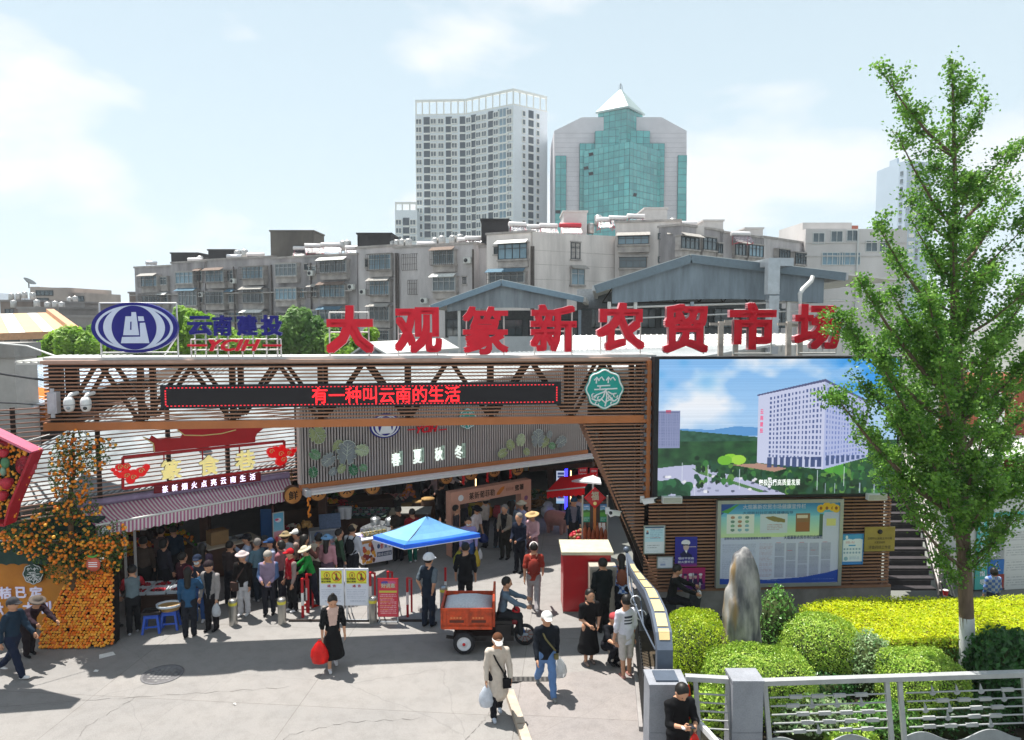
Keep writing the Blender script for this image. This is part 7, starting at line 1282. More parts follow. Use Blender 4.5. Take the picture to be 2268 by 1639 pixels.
def wheel(x,y,r,w):t=MB();X=Matrix.Translation((x,y,r))@RW;t.lathe([(r*.64,-w/2),(r*.93,-w/2),(r,-w*.3),(r,w*.3),(r*.93,w/2),(r*.64,w/2)],26,X=X,cap=False);o=t.build('tyre',tyre,TR);t=MB();t.lathe([(r*.62,-w*.4),(r*.66,w*.5),(r*.56,w*.3),(r*.3,w*.34),(r*.2,w*.55),(r*.12,w*.6),(0,w*.6)],22,X=X);t.build('rim',rimm,TR);t=MB();t.lathe([(r*.15,w*.61),(r*.13,w*.72),(0,w*.74)],12,X=X);t.build('hub',red_p,TR)
wheel(0,.06,.245,.15);wheel(0,D-.1,.245,.15)
xf=Lx(1168);X=Matrix.Translation((xf,.5,.24))@RW;t=MB();t.lathe([(.19,-.05),(.235,-.05),(.245,0),(.235,.05),(.19,.05)],24,X=X,cap=False);t.build('tyre',tyre,TR);t=MB()
for i in range(10):a=i*PI/5;t.tube([(xf,.5,.24),(xf+.19*math.cos(a),.5,.24+.19*math.sin(a))],.008,4)
t.lathe([(.03,-.06),(.03,.06)],10,X=X);t.build('spoke',mat('copper_spoke','#8a4a3a',.4,.5),TR,kind='stuff');t=MB();t.tube([(xf,.5,.24),(xf-.14,.5,.62),(xf-.22,.5,.84)],.03,8);t.build('fork',mat('blue_fork','#3a5f9a',.4),TR);t=MB();t.tube([(xf-.18,.18,.93),(xf-.24,.34,.9),(xf-.24,.66,.9),(xf-.18,.82,.93)],.016,6);t.build('handlebar',blackm,TR);t=MB();t.ball((xf-.2,.5,.8),(.1,.09,.1),10,6);t.build('headlight',red_p,TR)
t=MB();t.b2((Lx(1002),.2,.22),(xf-.25,.8,.34));t.bar((xf-.25,.5,.3),(xf-.1,.5,.5),.08,.08);t.bar((Lx(985),.25,.3),(0,.25,.24),.05,.06);t.b2((-.05,.1,.2),(.05,D-.15,.28));t.build('chassis',blackm,TR);t=MB();t.b2((Lx(1100),.22,.34),(Lx(1135),.78,.58));t.build('seat_base',blackm,TR);t=MB();t.b2((Lx(1098),.25,.581),(Lx(1138),.75,.66));t.build('seat',mat('black_vinyl','#1b1a1b',.5),TR);t=MB();t.ball((Lx(1142),.5,.58),(.16,.13,.1),10,6);t.build('fuel_tank',mat('tank_red','#7a1420',.3),TR)
def Z3(x,y):return x/4.594,1282.3+y/4.594
OP=thing('orange_display','leaning heap of stacked oranges spreading out at its foot, below the orange tree','fruit display',(0,0,0));ol=[(390,722),(405,560),(440,430),(520,290),(600,180),(650,80),(760,10),(900,-60),(1040,-130),(1150,-170),(1160,660),(1000,690),(720,722)];olv=[Z3(*p)for p in ol];om_=MB();om_.ball((0,0,0),.0355,10,7);ome=[om_.mesh('orange',m_)for m_ in(pc('bright_orange','#f59a2c'),pc('light_orange','#f2a83c'),pc('deep_orange','#df7018'))]
def inside(u,v,P_):
 c=False
 for i in range(len(P_)):
  (a,b),(d,e)=P_[i],P_[(i+1)%len(P_)]
  if(b>v)!=(e>v)and u<(d-a)*(v-b)/(e-b)+a:c=not c
 return c
yb=gr(165,1437).y;t=MB();cnt=0;extra=MB();q=[]
for j in range(34):
 for i in range(30):
  u,v=82+i*6.6+(3.3 if j%2 else 0)+R.uniform(-1.2,1.2),1436-j*6.0+R.uniform(-1.2,1.2)
  if inside(u,v,olv)and R.random()>.03:q.append((u,v,j))
R.shuffle(q);q.sort(key=lambda e:e[2]>19)
for u,v,j in q:
 p=at(u,v,yb+.022*j+R.uniform(-.015,.015));p.z=max(p.z,.04)
 if cnt<300:put('orange',ome[R.randrange(3)],OP,p,R.uniform(0,6),R.uniform(.86,1.1));cnt+=1
 else:extra.ball(p,.0355*R.uniform(.86,1.1),8,6,R.randrange(3))
extra.build('orange_mass',[ORG,MATS['produce_light_orange'],MATS['produce_deep_orange']],OP,kind='stuff')
bk=MB();bp_=[(at(u,v,yb+.1+.022*(1436-v)/6.0))for u,v in olv];bk.add([(p.x,p.y+.03,max(p.z,0))for p in bp_]+[(p.x,p.y+.25,max(p.z,0))for p in bp_],[tuple(range(13))]+[(i,(i+1)%13,13+(i+1)%13,13+i)for i in range(13)]);bk.build('backing',mat('dark_gap_sheet','#140d08',.9),OP)  # near-black sheet paints the shade in the gaps between the oranges
LY=yb+1.05;OWP=Plane((xat(-120,1300,LY),LY),(xat(235,1300,LY),LY));OW=thing('orange_wall','orange yellow photo wall with white characters behind the orange heap','wall',mw=OWP.mw);zt=OWP.lx(80,1248)[1];t=MB();t.b2((0,0,0),(OWP.len,.12,zt));t.build('panel',mat('orange_wall_print','#c8842a',.6,var=.1,scale=.8,var2='#b06a1c'),OW)
lav=mat('lavender_white_glow','#c9c8dc',.5,emit=.12)  # lettering colour also glows faintly; the letters are no lamps
for ch,u0,u1,v0,v1 in(('大',-45,-14,1300,1325),('桔',0,26,1299,1325),('已',36,59,1299,1323),('定',67,95,1298,1324),('大',-4,8,1333,1361),('大',52,78,1332,1358),('利',87,114,1330,1358)):fit('lettering',ch,OW,OWP.lx(u0,v0)[0],OWP.lx(u1,v0)[0],-.03,OWP.lx(u0,v1)[1],OWP.lx(u0,v0)[1],lav,bold=.022,depth=.03)
ex,ez=OWP.lx(73.5,1271,.1);emblem('dark green round emblem with pale tree linework on the orange wall',OWP.mw@Matrix.Translation((ex,-.06,ez)),.24,dgreen,wht)
gb=thing('green_shopfront','dark green shop board with a scalloped canopy over the orange wall','shopfront',mw=OWP.mw);grn=mat('dark_green_canvas','#1c3a34',.7,var=.15);a,b=OWP.lx(-120,1150,.2)[1],OWP.lx(0,1195,.2)[1];t=MB();t.b2((0,-.2,b),(OWP.len,.1,a));t.build('board',grn,gb);t=MB();z1,z0=b-.02,OWP.lx(0,1252,.35)[1];n=40
for i in range(n):x,x2=OWP.len*i/n,OWP.len*(i+1)/n;d,d2=[.04*abs(math.sin(k*PI/3))for k in(i,i+1)];t.add([(x,-.35,z0+d),(x2,-.35,z0+d2),(x2,-.22,z1),(x,-.22,z1)],[(0,1,2,3)])
t.build('canopy',grn,gb);t=MB();t.tube([(0,-.24,b-.01),(OWP.len,-.24,b-.01)],.02,6);t.build('trim_line',white_p,gb)
FY_=yb-1.0;FBP=Plane((xat(-60,1000,FY_),FY_),(xat(130,1000,FY_),FY_));FBX=thing('flower_box','red tilted display box with roses, strawberries and oranges at left','display box',mw=FBP.mw);fb=lambda x,y,o_=0:FBP.lx(x/4.6865,932.6+y/4.6865,o_)
poly=[(-1500,-640),(0,92),(430,300),(200,850),(150,1040),(-1500,900)];pv=[fb(*p)for p in poly];redb=mat('box_red','#9c1426',.4,var=.1);t=MB();t.prism(pv,.0,.06);t.build('back_panel',mat('dark_leaf_bed','#22301a',.9,var=.4,scale=12),FBX)
for i in range(len(pv)):
 a,b=pv[i],pv[(i+1)%len(pv)];t=MB();t.bar((a[0],-.14,a[1]),(b[0],-.14,b[1]),.34,.05,up=(b[1]-a[1],0,-(b[0]-a[0])));t.build('rim',mat('box_pink_top','#c96a80',.35)if i in(0,1)else redb,FBX)
rosem=[mat('rose_red','#9c2432',.5,var=.2,scale=10),mat('rose_deep','#7a1826',.5,var=.2,scale=10)]
for x,y,r in((225,480,118),(5,215,62)):
 c=fb(x,y,.2);R0=abs(fb(x+r,y,.2)[0]-c[0])
 for k_ in range(4):
  rr=R0*(1-.24*k_);n=7-k_
  for j in range(n):a=2*PI*j/n+k_*.5;X=Matrix.Translation((c[0]+rr*.5*math.cos(a),-.1-.035*k_,c[1]+rr*.5*math.sin(a)))@Matrix.Rotation(-a,4,'Y')@Matrix.Rotation(.35+.2*k_,4,'Z');t=MB();t.ball((0,0,0),(rr*.52,.035,rr*.5),10,6,X=X);t.build('rose_petal',rosem[(k_+j)%2],FBX)
for x,y,r in((50,650,72),(5,780,62),(15,335,55)):c=fb(x,y,.2);rr=abs(fb(x+r,y,.2)[0]-c[0]);t=MB();t.lathe([(0,-rr),(rr*.5,-rr*.75),(rr*.95,0),(rr*.8,rr*.6),(.0,rr*.8)],12,c=(c[0],-.14,c[1]));t.build('strawberry',mat('strawberry_red','#b02838',.5,var=.3,scale=40),FBX)
for x,y,rx,rz_,c_ in((150,765,36,48,'#5f9a3a'),(30,440,50,60,'#4a7a54'),(10,530,30,50,'#7a9a84')):c=fb(x,y,.2);k_=abs(fb(x+1,y,.2)[0]-c[0]);t=MB();t.ball((c[0],-.13,c[1]),(rx*k_,.06,rz_*k_),8,6);t.build('leaf_ball',mat('leaf_ball_'+c_[1:],c_,.5,var=.2),FBX)
t=MB()
for i in range(420):
 x,y=R.uniform(-120,400),R.uniform(100,1030)
 if inside(x,y,[(-300,-30),(0,110),(405,305),(180,850),(135,1020),(-300,965)])and(x-225)**2+(y-480)**2>100**2:c=fb(x,y,.1);t.ball((c[0],-R.uniform(.02,.1),c[1]),R.uniform(.026,.034)*(1.15 if y>800 else 1),7,5,R.randrange(2))
t.build('orange_mass',[ORG,MATS['produce_light_orange']],FBX,kind='stuff')
OT=thing('orange_tree','potted style orange tree full of small fruit, climbing over the green shop board','tree',(0,0,0));bark=mat('thin_bark','#54402c',.9,var=.3,scale=8);OTY=yb+.55;tp_=[at(162,1300,OTY),at(160,1200,OTY),at(152,1120,OTY),at(165,1040,OTY),at(160,965,OTY)]
t=MB();t.tube([(tp_[0].x,OTY,0)]+tp_,[.09,.085,.07,.05,.035,.015],8);t.build('trunk',bark,OT);blobs=[(165,985,42,34),(185,1020,60,30),(160,1075,46,46),(175,1130,50,34),(120,1140,50,28),(60,1185,62,34),(110,1215,60,40),(170,1215,70,42),(215,1200,48,36),(255,1200,30,48),(150,1260,60,34),(245,1240,28,36),(35,1200,50,26),(190,1250,40,24),(135,1040,30,60),(225,985,34,16)];tot=sum(a*b for _,_,a,b in blobs);gg=np.random.default_rng(3);LP=[];fr_=[]
for(u,v,a,b)in blobs:
 t=MB();p=at(u,v,OTY);t.tube([at(160,min(v+30,1280),OTY),at(160+(u-160)*.6,v+10,OTY-.1),p],[.03,.015,.006],5);t.build('branch',bark,OT);n=int(7000*a*b/tot)
 for _ in range(n):r_=math.sqrt(gg.random());th=gg.uniform(0,2*PI);LP.append(at(u+a*r_*math.cos(th),v+b*r_*math.sin(th),OTY+gg.normal(0,.16)))
 for _ in range(int(620*a*b/tot)):r_=math.sqrt(gg.random());th=gg.uniform(0,2*PI);fr_.append(at(u+a*r_*math.cos(th),v+b*r_*math.sin(th),OTY-.12+gg.normal(0,.12)))
LP=np.array(LP);o=link('foliage',leaves('foliage',LP,gg.normal(0,1,LP.shape)+np.array([0,-.4,.5]),.06,leafmat('orange_tree_leaf','#35561f','#5c7a34',.35),4),OT,kind='stuff')
fm=MB();fm.ball((0,0,0),.037,8,6);fme_=[fm.mesh('fruit',m_)for m_ in(ORG,MATS['produce_light_orange'],MATS['produce_deep_orange'])]
R.shuffle(fr_);t=MB()
for i,p in enumerate(fr_):
 if i<300:put('fruit',fme_[i%3],OT,p,0,R.uniform(.8,1.2))
 else:t.ball(p,.036,7,5)
t.build('fruit_mass',ORG,OT,kind='stuff')
tg=thing('fruit_tag','round pink fruit shaped tag with white lines hanging in the orange tree','tag',at(207,1250,OTY-.35));t=MB();t.lathe([(.16,0),(.16,.02),(0,.025)],20,X=RW);t.build('disc',mat('coral_tag','#c9604e',.5,var=.06),tg);t=MB()
for i in range(3):t.b2((-.1,-.03,.04-i*.045),(.1,-.026,.058-i*.045))
t.build('print',wht,tg);t=MB();t.add([(0,-.02,.15),(.1,-.03,.2),(.12,-.02,.25),(.02,-.02,.2),(-.1,-.03,.18),(-.12,-.02,.22)],[(0,1,2,3),(0,3,5,4)]);t.build('leaf',mat('tag_leaf','#4f9a3a',.5),tg)
for i,(u,v,w_,lb)in enumerate(((213,1487,.05,'tiny white paper scrap on the shaded road by the striding man'),(236,1452,.16,'flattened white carton piece at the foot of the orange heap'),(1095,1447,.05,'small dark leaf on the road beside the tricycle wheel'),(520,1560,.04,'pale scrap of paper on the open sunlit road'))):
 o=thing('litter',lb,'litter',gr(u,v)+Vector((0,0,.006)),i*.7);t=MB();t.add([(-w_,-w_*.5,0),(w_,-w_*.6,0),(w_*.9,w_*.5,.012),(-w_*.8,w_*.6,.02)],[(0,1,2),(0,2,3)]);t.build('scrap',mat('scrap_leaf' if i==2 else 'scrap_paper','#4a3c22' if i==2 else '#c9c9c6',.9),o)
 # ================================================================== the planted corner
so=MB();so.add([(2.75,12.25,.02),(16,12.25,.02),(16,16.7,.02),(2.75,16.7,.02)],[(0,1,2,3)]);struct(so.build('planting_bed',mat('garden_soil','#3d3428',.95,var=.3,scale=4)))
G=np.random.default_rng(11)
lv_y=leafmat('yellow_hedge_leaf','#b2c60e','#dbe01e',.5,.45,7);lv_yg=leafmat('yellow_green_leaf','#93b41e','#b8c832',.3,.4,7);lv_lg=leafmat('light_green_leaf','#7ea832','#b4cc58',.26,.35,8);lv_g=leafmat('mid_green_leaf','#4c8234','#80ac58',.3,.35,8);lv_d=leafmat('dark_green_leaf','#2c562a','#4a7c3e',.4,.32,8);lv_v=leafmat('pale_variegated_leaf','#7aa868','#bccb9e',.42,.32,12)
core_m=mat('hedge_twigs','#36431c',.95,var=.4,scale=10)
def hedge(name,label,U,Vt,Y,rx,ry,h,n,lm,size=.055,pw=2.6,seed=1,z0=0.0,cat='hedge',loose=0.0):
 """clipped shrub: leaves scattered over a rounded block, twigs inside"""
 g=np.random.default_rng(seed);c=at(U,Vt,Y);zt=z0+h if h else c.z;o=thing(name,label,cat,(c.x,Y,0));H_=zt-z0
 d=g.normal(0,1,(n,3));d[:,2]=np.abs(d[:,2])*1.1-.25;d/=np.linalg.norm(d,axis=1,keepdims=True);k=(np.abs(d[:,0])**pw+np.abs(d[:,1])**pw+np.abs(d[:,2])**pw)**(-1/pw);P=d*k[:,None];q=1-np.abs(g.normal(0,.05+loose,n))+g.normal(0,.012+loose*.6,n)
 bump=1+.03*np.sin(P[:,0]*5+seed)*np.cos(P[:,1]*4+seed*2)+.014*np.sin(P[:,0]*13+seed)*np.sin(P[:,1]*11+P[:,2]*9)+.012*np.sin(P[:,2]*9+P[:,0]*7);P=P*(q*bump)[:,None]*np.array([rx,ry,H_*.62])+np.array([0,0,z0+H_*.38]);P=P[P[:,2]>.03];Nn=(P-np.array([0,0,z0+H_*.4]))/np.array([rx,ry,H_])**2
 link('foliage',leaves('foliage',P,Nn,size,lm,seed,.65),o,kind='stuff');t=MB();t.lathe([(.0,z0),(.8,z0+.02),(.88,z0+H_*.4),(.8,z0+H_*.7),(.5,z0+H_*.88),(0,z0+H_*.93)],20,X=Matrix.Diagonal((rx,ry,1,1)));t.build('twigs',core_m,o);return o
hedge('round_shrub','yellow-green rounded shrub left of the standing stone',1546,1362,14.3,.58,.8,0,12000,[lv_yg],.04,3.6,1)
hedge('clipped_shrub','light green clipped dome shrub in front of the standing stone',1680,1446,13.1,.97,.72,0,19000,[lv_lg],.04,4.6,2)
hedge('clipped_shrub','large mid green dome shrub right of the standing stone',1815,1372,14.6,.84,.8,0,15000,[lv_lg],.042,3.4,3)
hedge('loose_shrub','pale leaved small shrub between two clipped domes',1928,1402,13.9,.42,.5,0,2600,[lv_v],.06,2.2,4,loose=.08)
hedge('clipped_shrub','clipped yellow-green shrub behind the fence, left of the tree trunk',2044,1451,13.0,.69,.66,0,13500,[lv_lg],.042,4.2,5)
hedge('loose_shrub','upright loose shrub just right of the standing stone',1722,1305,15.2,.45,.5,0,2600,[lv_g],.075,2.0,6,loose=.14)
hedge('dark_shrub','dark large-leaved shrub right of the tree trunk',2245,1402,13.3,.72,.7,0,4200,[lv_d],.12,2.4,7,loose=.08)
hedge('dark_shrub','dark broad-leaved shrub at the right edge behind the fence',2330,1445,12.8,.9,.5,0,2600,[lv_d],.12,2.4,8,loose=.08)
for i,(u,v,Y,rx,lm,lb)in enumerate(((1575,1530,12.4,.35,lv_lg,'low leafy shrub between the two granite pillars'),(1800,1545,12.5,.75,lv_v,'pale leaved low shrub behind the first fence panel'),(1960,1560,12.45,.6,lv_g,'low green shrub behind the middle fence posts'),(2140,1545,12.5,.8,lv_d,'low dark shrub behind the second fence panel'),(1880,1600,12.3,.5,lv_lg,'lowest light green shrub seen between the fence bars'),(1790,1480,13.9,.9,lv_d,'dark shaded shrub in the gap behind the clipped domes'),(1960,1470,14.6,.9,lv_d,'dark shaded shrub under the yellow hedge front'))):hedge('low_shrub',lb,u,v,Y,rx,.35 if Y<13 else .6,0,2600,[lm],.075,2.4,20+i,loose=.12)
yh=[(1772,1338),(1840,1322),(1990,1320),(2140,1322),(2330,1316),(2420,1318),(2420,1398),(2300,1398),(2200,1402),(2100,1410),(1990,1416),(1920,1412),(1860,1392),(1800,1362)];ZH=1.02;yp=[gr(u,v,ZH)for u,v in yh];YH=thing('yellow_hedge','broad flat-topped bright yellow hedge in front of the stairs','hedge',(0,0,0));xs=[p.x for p in yp];ys=[p.y for p in yp];PP=[]
pl2=[(p.x,p.y)for p in yp]
while len(PP)<21000:
 x,y=R.uniform(min(xs),max(xs)),R.uniform(min(ys),max(ys))
 if inside(x,y,pl2):PP.append((x,y,ZH-abs(R.gauss(0,.035))+.05*math.sin(x*2.3)*math.sin(y*3.1)+R.gauss(0,.012)))
NT=len(PP);top=[(0,0,1)]*NT
for a,b in zip(yp[6:],yp[7:]+yp[:1]):
 L_=(b-a).length
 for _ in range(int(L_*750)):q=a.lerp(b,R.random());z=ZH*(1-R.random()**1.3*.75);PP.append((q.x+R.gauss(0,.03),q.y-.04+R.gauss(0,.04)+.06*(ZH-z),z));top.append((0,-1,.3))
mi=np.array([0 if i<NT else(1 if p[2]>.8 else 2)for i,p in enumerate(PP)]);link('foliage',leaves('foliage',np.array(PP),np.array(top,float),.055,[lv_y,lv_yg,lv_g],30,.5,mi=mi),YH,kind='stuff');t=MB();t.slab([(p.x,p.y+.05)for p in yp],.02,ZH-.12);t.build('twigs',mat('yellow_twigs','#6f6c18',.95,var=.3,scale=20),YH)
sb=at(1643,1400,14.05);ST_=thing('standing_stone','tall grey standing stone with a rusty stain on its left side','stone',(sb.x,14.05,0));szt=at(1640,1210,14.05).z
def stone(X,Y,Z):
 w=np.interp(Z/szt,[0,.5,.72,.86,.94,.98,1.0],[1,.96,.86,.68,.47,.3,.08]);r=.38*w+.02*np.sin(Z*6+X*9)+.012*np.sin(Y*21+Z*4)+.012*np.sin(X*24+Z*11);a=np.abs(X+.015*np.sin(Z*1.7));b=np.abs(Y)*1.25;d=(a**2.6+b**2.6)**(1/2.6)-r;return np.maximum(np.maximum(d,Z-szt),-.1-Z)
v,f=surfnet(stone,(-.5,-.45,-.15),(.5,.45,szt+.05),.035);sm=bpy.data.materials.new('weathered_stone');sm.use_nodes=True;N=sm.node_tree.nodes;L=sm.node_tree.links;b=N['Principled BSDF'];b.inputs['Roughness'].default_value=.9
tc=N.new('ShaderNodeTexCoord');n1=N.new('ShaderNodeTexNoise');n1.inputs['Scale'].default_value=3.2;n1.inputs['Detail'].default_value=8;mp=N.new('ShaderNodeMapping');mp.inputs['Scale'].default_value=(1.6,1.6,.45);L.new(tc.outputs['Object'],mp.inputs[0]);L.new(mp.outputs[0],n1.inputs[0]);r=N.new('ShaderNodeValToRGB');L.new(n1.outputs[0],r.inputs[0]);r.color_ramp.elements[0].position=.38;r.color_ramp.elements[0].color=(*lin('#515256'),1);r.color_ramp.elements[1].position=.62;r.color_ramp.elements[1].color=(*lin('#9d9b97'),1)
sp=N.new('ShaderNodeSeparateXYZ');L.new(tc.outputs['Object'],sp.inputs[0]);mr=N.new('ShaderNodeMapRange');L.new(sp.outputs[0],mr.inputs[0]);mr.inputs[1].default_value=-.02;mr.inputs[2].default_value=-.22;n2=N.new('ShaderNodeTexNoise');n2.inputs['Scale'].default_value=2.4;L.new(mp.outputs[0],n2.inputs[0]);mu=N.new('ShaderNodeMath');mu.operation='MULTIPLY';L.new(mr.outputs[0],mu.inputs[0]);L.new(n2.outputs[0],mu.inputs[1]);cr_=N.new('ShaderNodeValToRGB');L.new(mu.outputs[0],cr_.inputs[0]);cr_.color_ramp.elements[0].position=.42;cr_.color_ramp.elements[1].position=.6;mx=N.new('ShaderNodeMix');mx.data_type='RGBA';L.new(cr_.outputs[0],mx.inputs[0]);L.new(r.outputs[0],mx.inputs[6]);mx.inputs[7].default_value=(*lin('#86704e'),1);L.new(mx.outputs[2],b.inputs[0]);bp=N.new('ShaderNodeBump');bp.inputs['Strength'].default_value=.5;bp.inputs['Distance'].default_value=.05;L.new(n1.outputs[0],bp.inputs['Height']);L.new(bp.outputs[0],b.inputs['Normal'])
link('stone',mesh_np('stone',v,f,sm,True),ST_)
TY=14.1;GK=thing('ginkgo_tree','tall young ginkgo tree with a white painted trunk foot','tree',(0,0,0));tkm=mat('ginkgo_bark','#6b5a4c',.95,var=.3,scale=6,stretch=(3,3,.5),bump=.4);tr=[at(2144,1470,TY),at(2142,1400,TY),at(2138,1300,TY),at(2131,1150,TY),at(2127,1000,TY),at(2122,850,TY),at(2116,700,TY),at(2112,560,TY),at(2116,420,TY),at(2112,270,TY),at(2108,130,TY)];tr[0].z=0;rs=[.15,.135,.13,.125,.115,.1,.085,.065,.045,.028,.01]
t=MB();t.tube(tr,rs,12);t.build('trunk',tkm,GK);t=MB();zz=at(2141,1366,TY).z;t.tube([tr[0],tr[1],at(2141,1366,TY)],[.153,.139,.136],14);t.build('painted_foot',mat('white_lime_paint','#cfd2d4',.85,var=.1),GK)
def trunkat(z):
 for a,b in zip(tr[:-1],tr[1:]):
  if a.z<=z<=b.z:return a.lerp(b,(z-a.z)/(b.z-a.z))
 return tr[-1].copy()
tips=[(1950,155,-.3),(2000,250,.5),(1985,292,-.8),(2190,215,.4),(2150,170,.2),(2235,330,-.5),(2262,312,.8),(1995,420,1.0),(1938,490,-1.0),(2240,420,.9),(2290,480,-.6),(1960,560,.4),(1895,610,-1.2),(1850,690,-.5),(1872,742,.9),(1930,700,1.6),(1942,790,-1.5),(1842,868,-1.0),(1890,930,-.2),(1880,820,.8),(1925,1010,.8),(1985,1085,-.9),(2072,1225,-.5),(2300,620,.5),(2360,560,-.9),(2350,720,.9),(2380,820,-.4),(2330,900,1.1),(2350,990,-.9),(2290,1080,.3),(2250,1150,-.9),(2205,1200,-.6),(2050,640,-1.6),(2160,600,-1.5),(2200,760,-1.7),(2080,800,-1.7),(2030,930,-1.6),(2180,950,-1.7),(2090,1060,-1.5),(2210,1060,-1.4),(2110,480,-1.0),(2070,360,.6),(2160,380,-.7),(2180,480,1.2),(2240,680,1.6),(2020,720,1.7),(2130,880,1.8),(2000,860,1.5),(2250,900,1.7),(2060,1010,1.6),(1970,640,-1.0),(1965,900,-1.4),(2080,700,1.7),(2290,780,-1.4),(2015,480,-.4),(2060,560,.8),(2200,580,.5)]
LP=[];LN=[];g=np.random.default_rng(21)
for i,(u,v,dy)in enumerate(tips):
 e=at(u,v,TY+dy);b0=trunkat(max(2.0,e.z-.35-.75*math.hypot(e.x-trunkat(e.z).x,dy)));L_=(e-b0).length;m1=b0.lerp(e,.35)+Vector((0,0,-.06*L_));m2=b0.lerp(e,.7)+Vector((0,0,-.05*L_));path=[b0,m1,m2,e];r0=max(.014,.016*L_);t=MB();t.tube(path,[r0,r0*.7,r0*.45,.006],6);t.build('branch',tkm,GK)
 dens=(500 if v>560 else 290)*(.7 if u<1935 else 1)*(.42 if v>1060 else 1);subs=[]
 for k_ in range(int(3+L_*3.2)):
  s=g.uniform(.22,1);p=b0.lerp(e,s)+Vector((0,0,-.055*L_*math.sin(PI*min(1,s))));q=p+Vector(g.normal(0,1,3)).normalized()*(g.uniform(.15,.5)*min(1,.3+L_*.3))+Vector((0,0,.12));subs.append((p,q))
 sb_=MB()
 for p,q in subs:sb_.tube([p,q],[.008,.003],4,cap=False)
 sb_.build('twig',tkm,GK,kind='stuff')
 for(p,q),n in[((b0.lerp(e,.25),e),int(dens*.35*L_))]+[(pq,int(dens*.3))for pq in subs]:
  for _ in range(n):s=g.random();c=p.lerp(q,s);LP.append((c.x+g.normal(0,.085),c.y+g.normal(0,.085),c.z+g.normal(0,.075)))
for _ in range(3000):s=g.uniform(.5,1.0);c=trunkat(tr[-1].z*s);LP.append(tuple(c+Vector(g.normal(0,.34-.27*s,3))))
LP=np.array(LP);LN=g.normal(0,.6,LP.shape)+np.array([0,-.2,.8]);link('foliage',leaves('foliage',LP,LN,.06,leafmat('ginkgo_leaf','#3f7420','#84b048',.5,.4,5),22,.55,.95),GK,kind='stuff')
def cloudtree(label,cl_,Y,cols,size,seed,n=1500):
 o=thing('broad_tree',label,'tree',(at(*cl_[0][:2],Y).x,Y,0));ox_=o.location.copy();g=np.random.default_rng(seed);PA=[];NA=[];t=MB();t.tube([(0,0,0),(0,0,at(*cl_[0][:2],Y).z)],[.22,.08],8)
 for(u,v,a,b)in cl_:
  c=at(u,v,Y)-ox_;rx,rz_=a*Y/FPX,b*Y/FPX;t.tube([(0,0,max(.5,c.z-rz_*1.6)),c],[.08,.02],5);m=int(n*a*b/900);d=g.normal(0,1,(m,3));d/=np.linalg.norm(d,axis=1,keepdims=True);rr=g.uniform(.55,1.03,(m,1))*(1+.12*np.sin(d[:,:1]*7+seed));PA.append(d*rr*np.array([rx,rx*.9,rz_])+np.array(c));NA.append(d+np.array([0,0,.3]))
 t.build('trunk',tkm,o);link('crown',leaves('crown',np.concatenate(PA),np.concatenate(NA),size,cols,seed,.5),o,kind='stuff')
lt1=leafmat('fresh_tree_leaf','#6a9a28','#a6c84c',.5,.5,1.2);lt2=leafmat('tree_leaf','#527e36','#86aa58',.48,.5,1.0)
cloudtree('round bright green tree between orange roof and oval sign',[(150,765,44,42),(110,780,30,30),(190,775,34,34),(165,745,26,20),(200,800,40,24)],42,[lt1],.3,1)
cloudtree('grey-green tree behind the lower part of the oval sign',[(250,765,50,40),(310,775,50,34),(230,740,34,30),(370,775,40,34),(395,725,24,28)],46,[lt2],.3,2)
cloudtree('tree behind the first blue characters',[(405,715,30,36),(440,735,44,44),(395,750,36,36),(480,755,44,34),(530,770,44,28),(420,770,50,26),(470,780,50,20)],42,[lt1],.3,3)
cloudtree('bushy tree behind the fourth blue character',[(660,715,34,36),(640,745,46,42),(700,760,44,34),(590,765,44,32),(690,725,28,26),(560,775,44,24),(720,745,34,30),(610,745,30,26)],44,[lt2],.3,4)
cloudtree('small bright tree behind the first big red character',[(745,765,28,28),(800,760,26,22),(822,740,18,16),(770,780,40,16)],40,[lt1],.28,5)
gran2=groundmat('speckled_granite','#7d8088','#979aa0','#777777',0,.05);FZ=1.52
def pillar(lb,u0,u1,vf,z,d):
 a,b=gr(u0,vf,z),gr(u1,vf,z);o=thing('granite_pillar',lb,'pillar',(a.x,a.y,0));w=b.x-a.x;t=MB();t.b2((0,0,-.05),(w,d,z*.45-.004));t.build('lower_block',gran2,o);t=MB();t.b2((0,0,z*.45+.004),(w,d,z-.05));t.build('upper_block',gran2,o);t=MB();t.b2((-.01,-.01,z-.046),(w+.01,d+.01,z));t.build('capstone',gran2,o);return a,b
p1a,p1b=pillar('granite pillar carrying the curved panelled rail, behind the man in the black shirt',1439,1522,1516,1.5,.5);p2a,p2b=pillar('lone granite pillar between two stretches of pale metal fence',1624,1692,1508,1.6,.42)
fen=mat('pale_grey_fence_paint','#9fa1a1',.5,.1,var=.1,scale=4);fnb=mat('fence_blade','#939799',.5,.1)
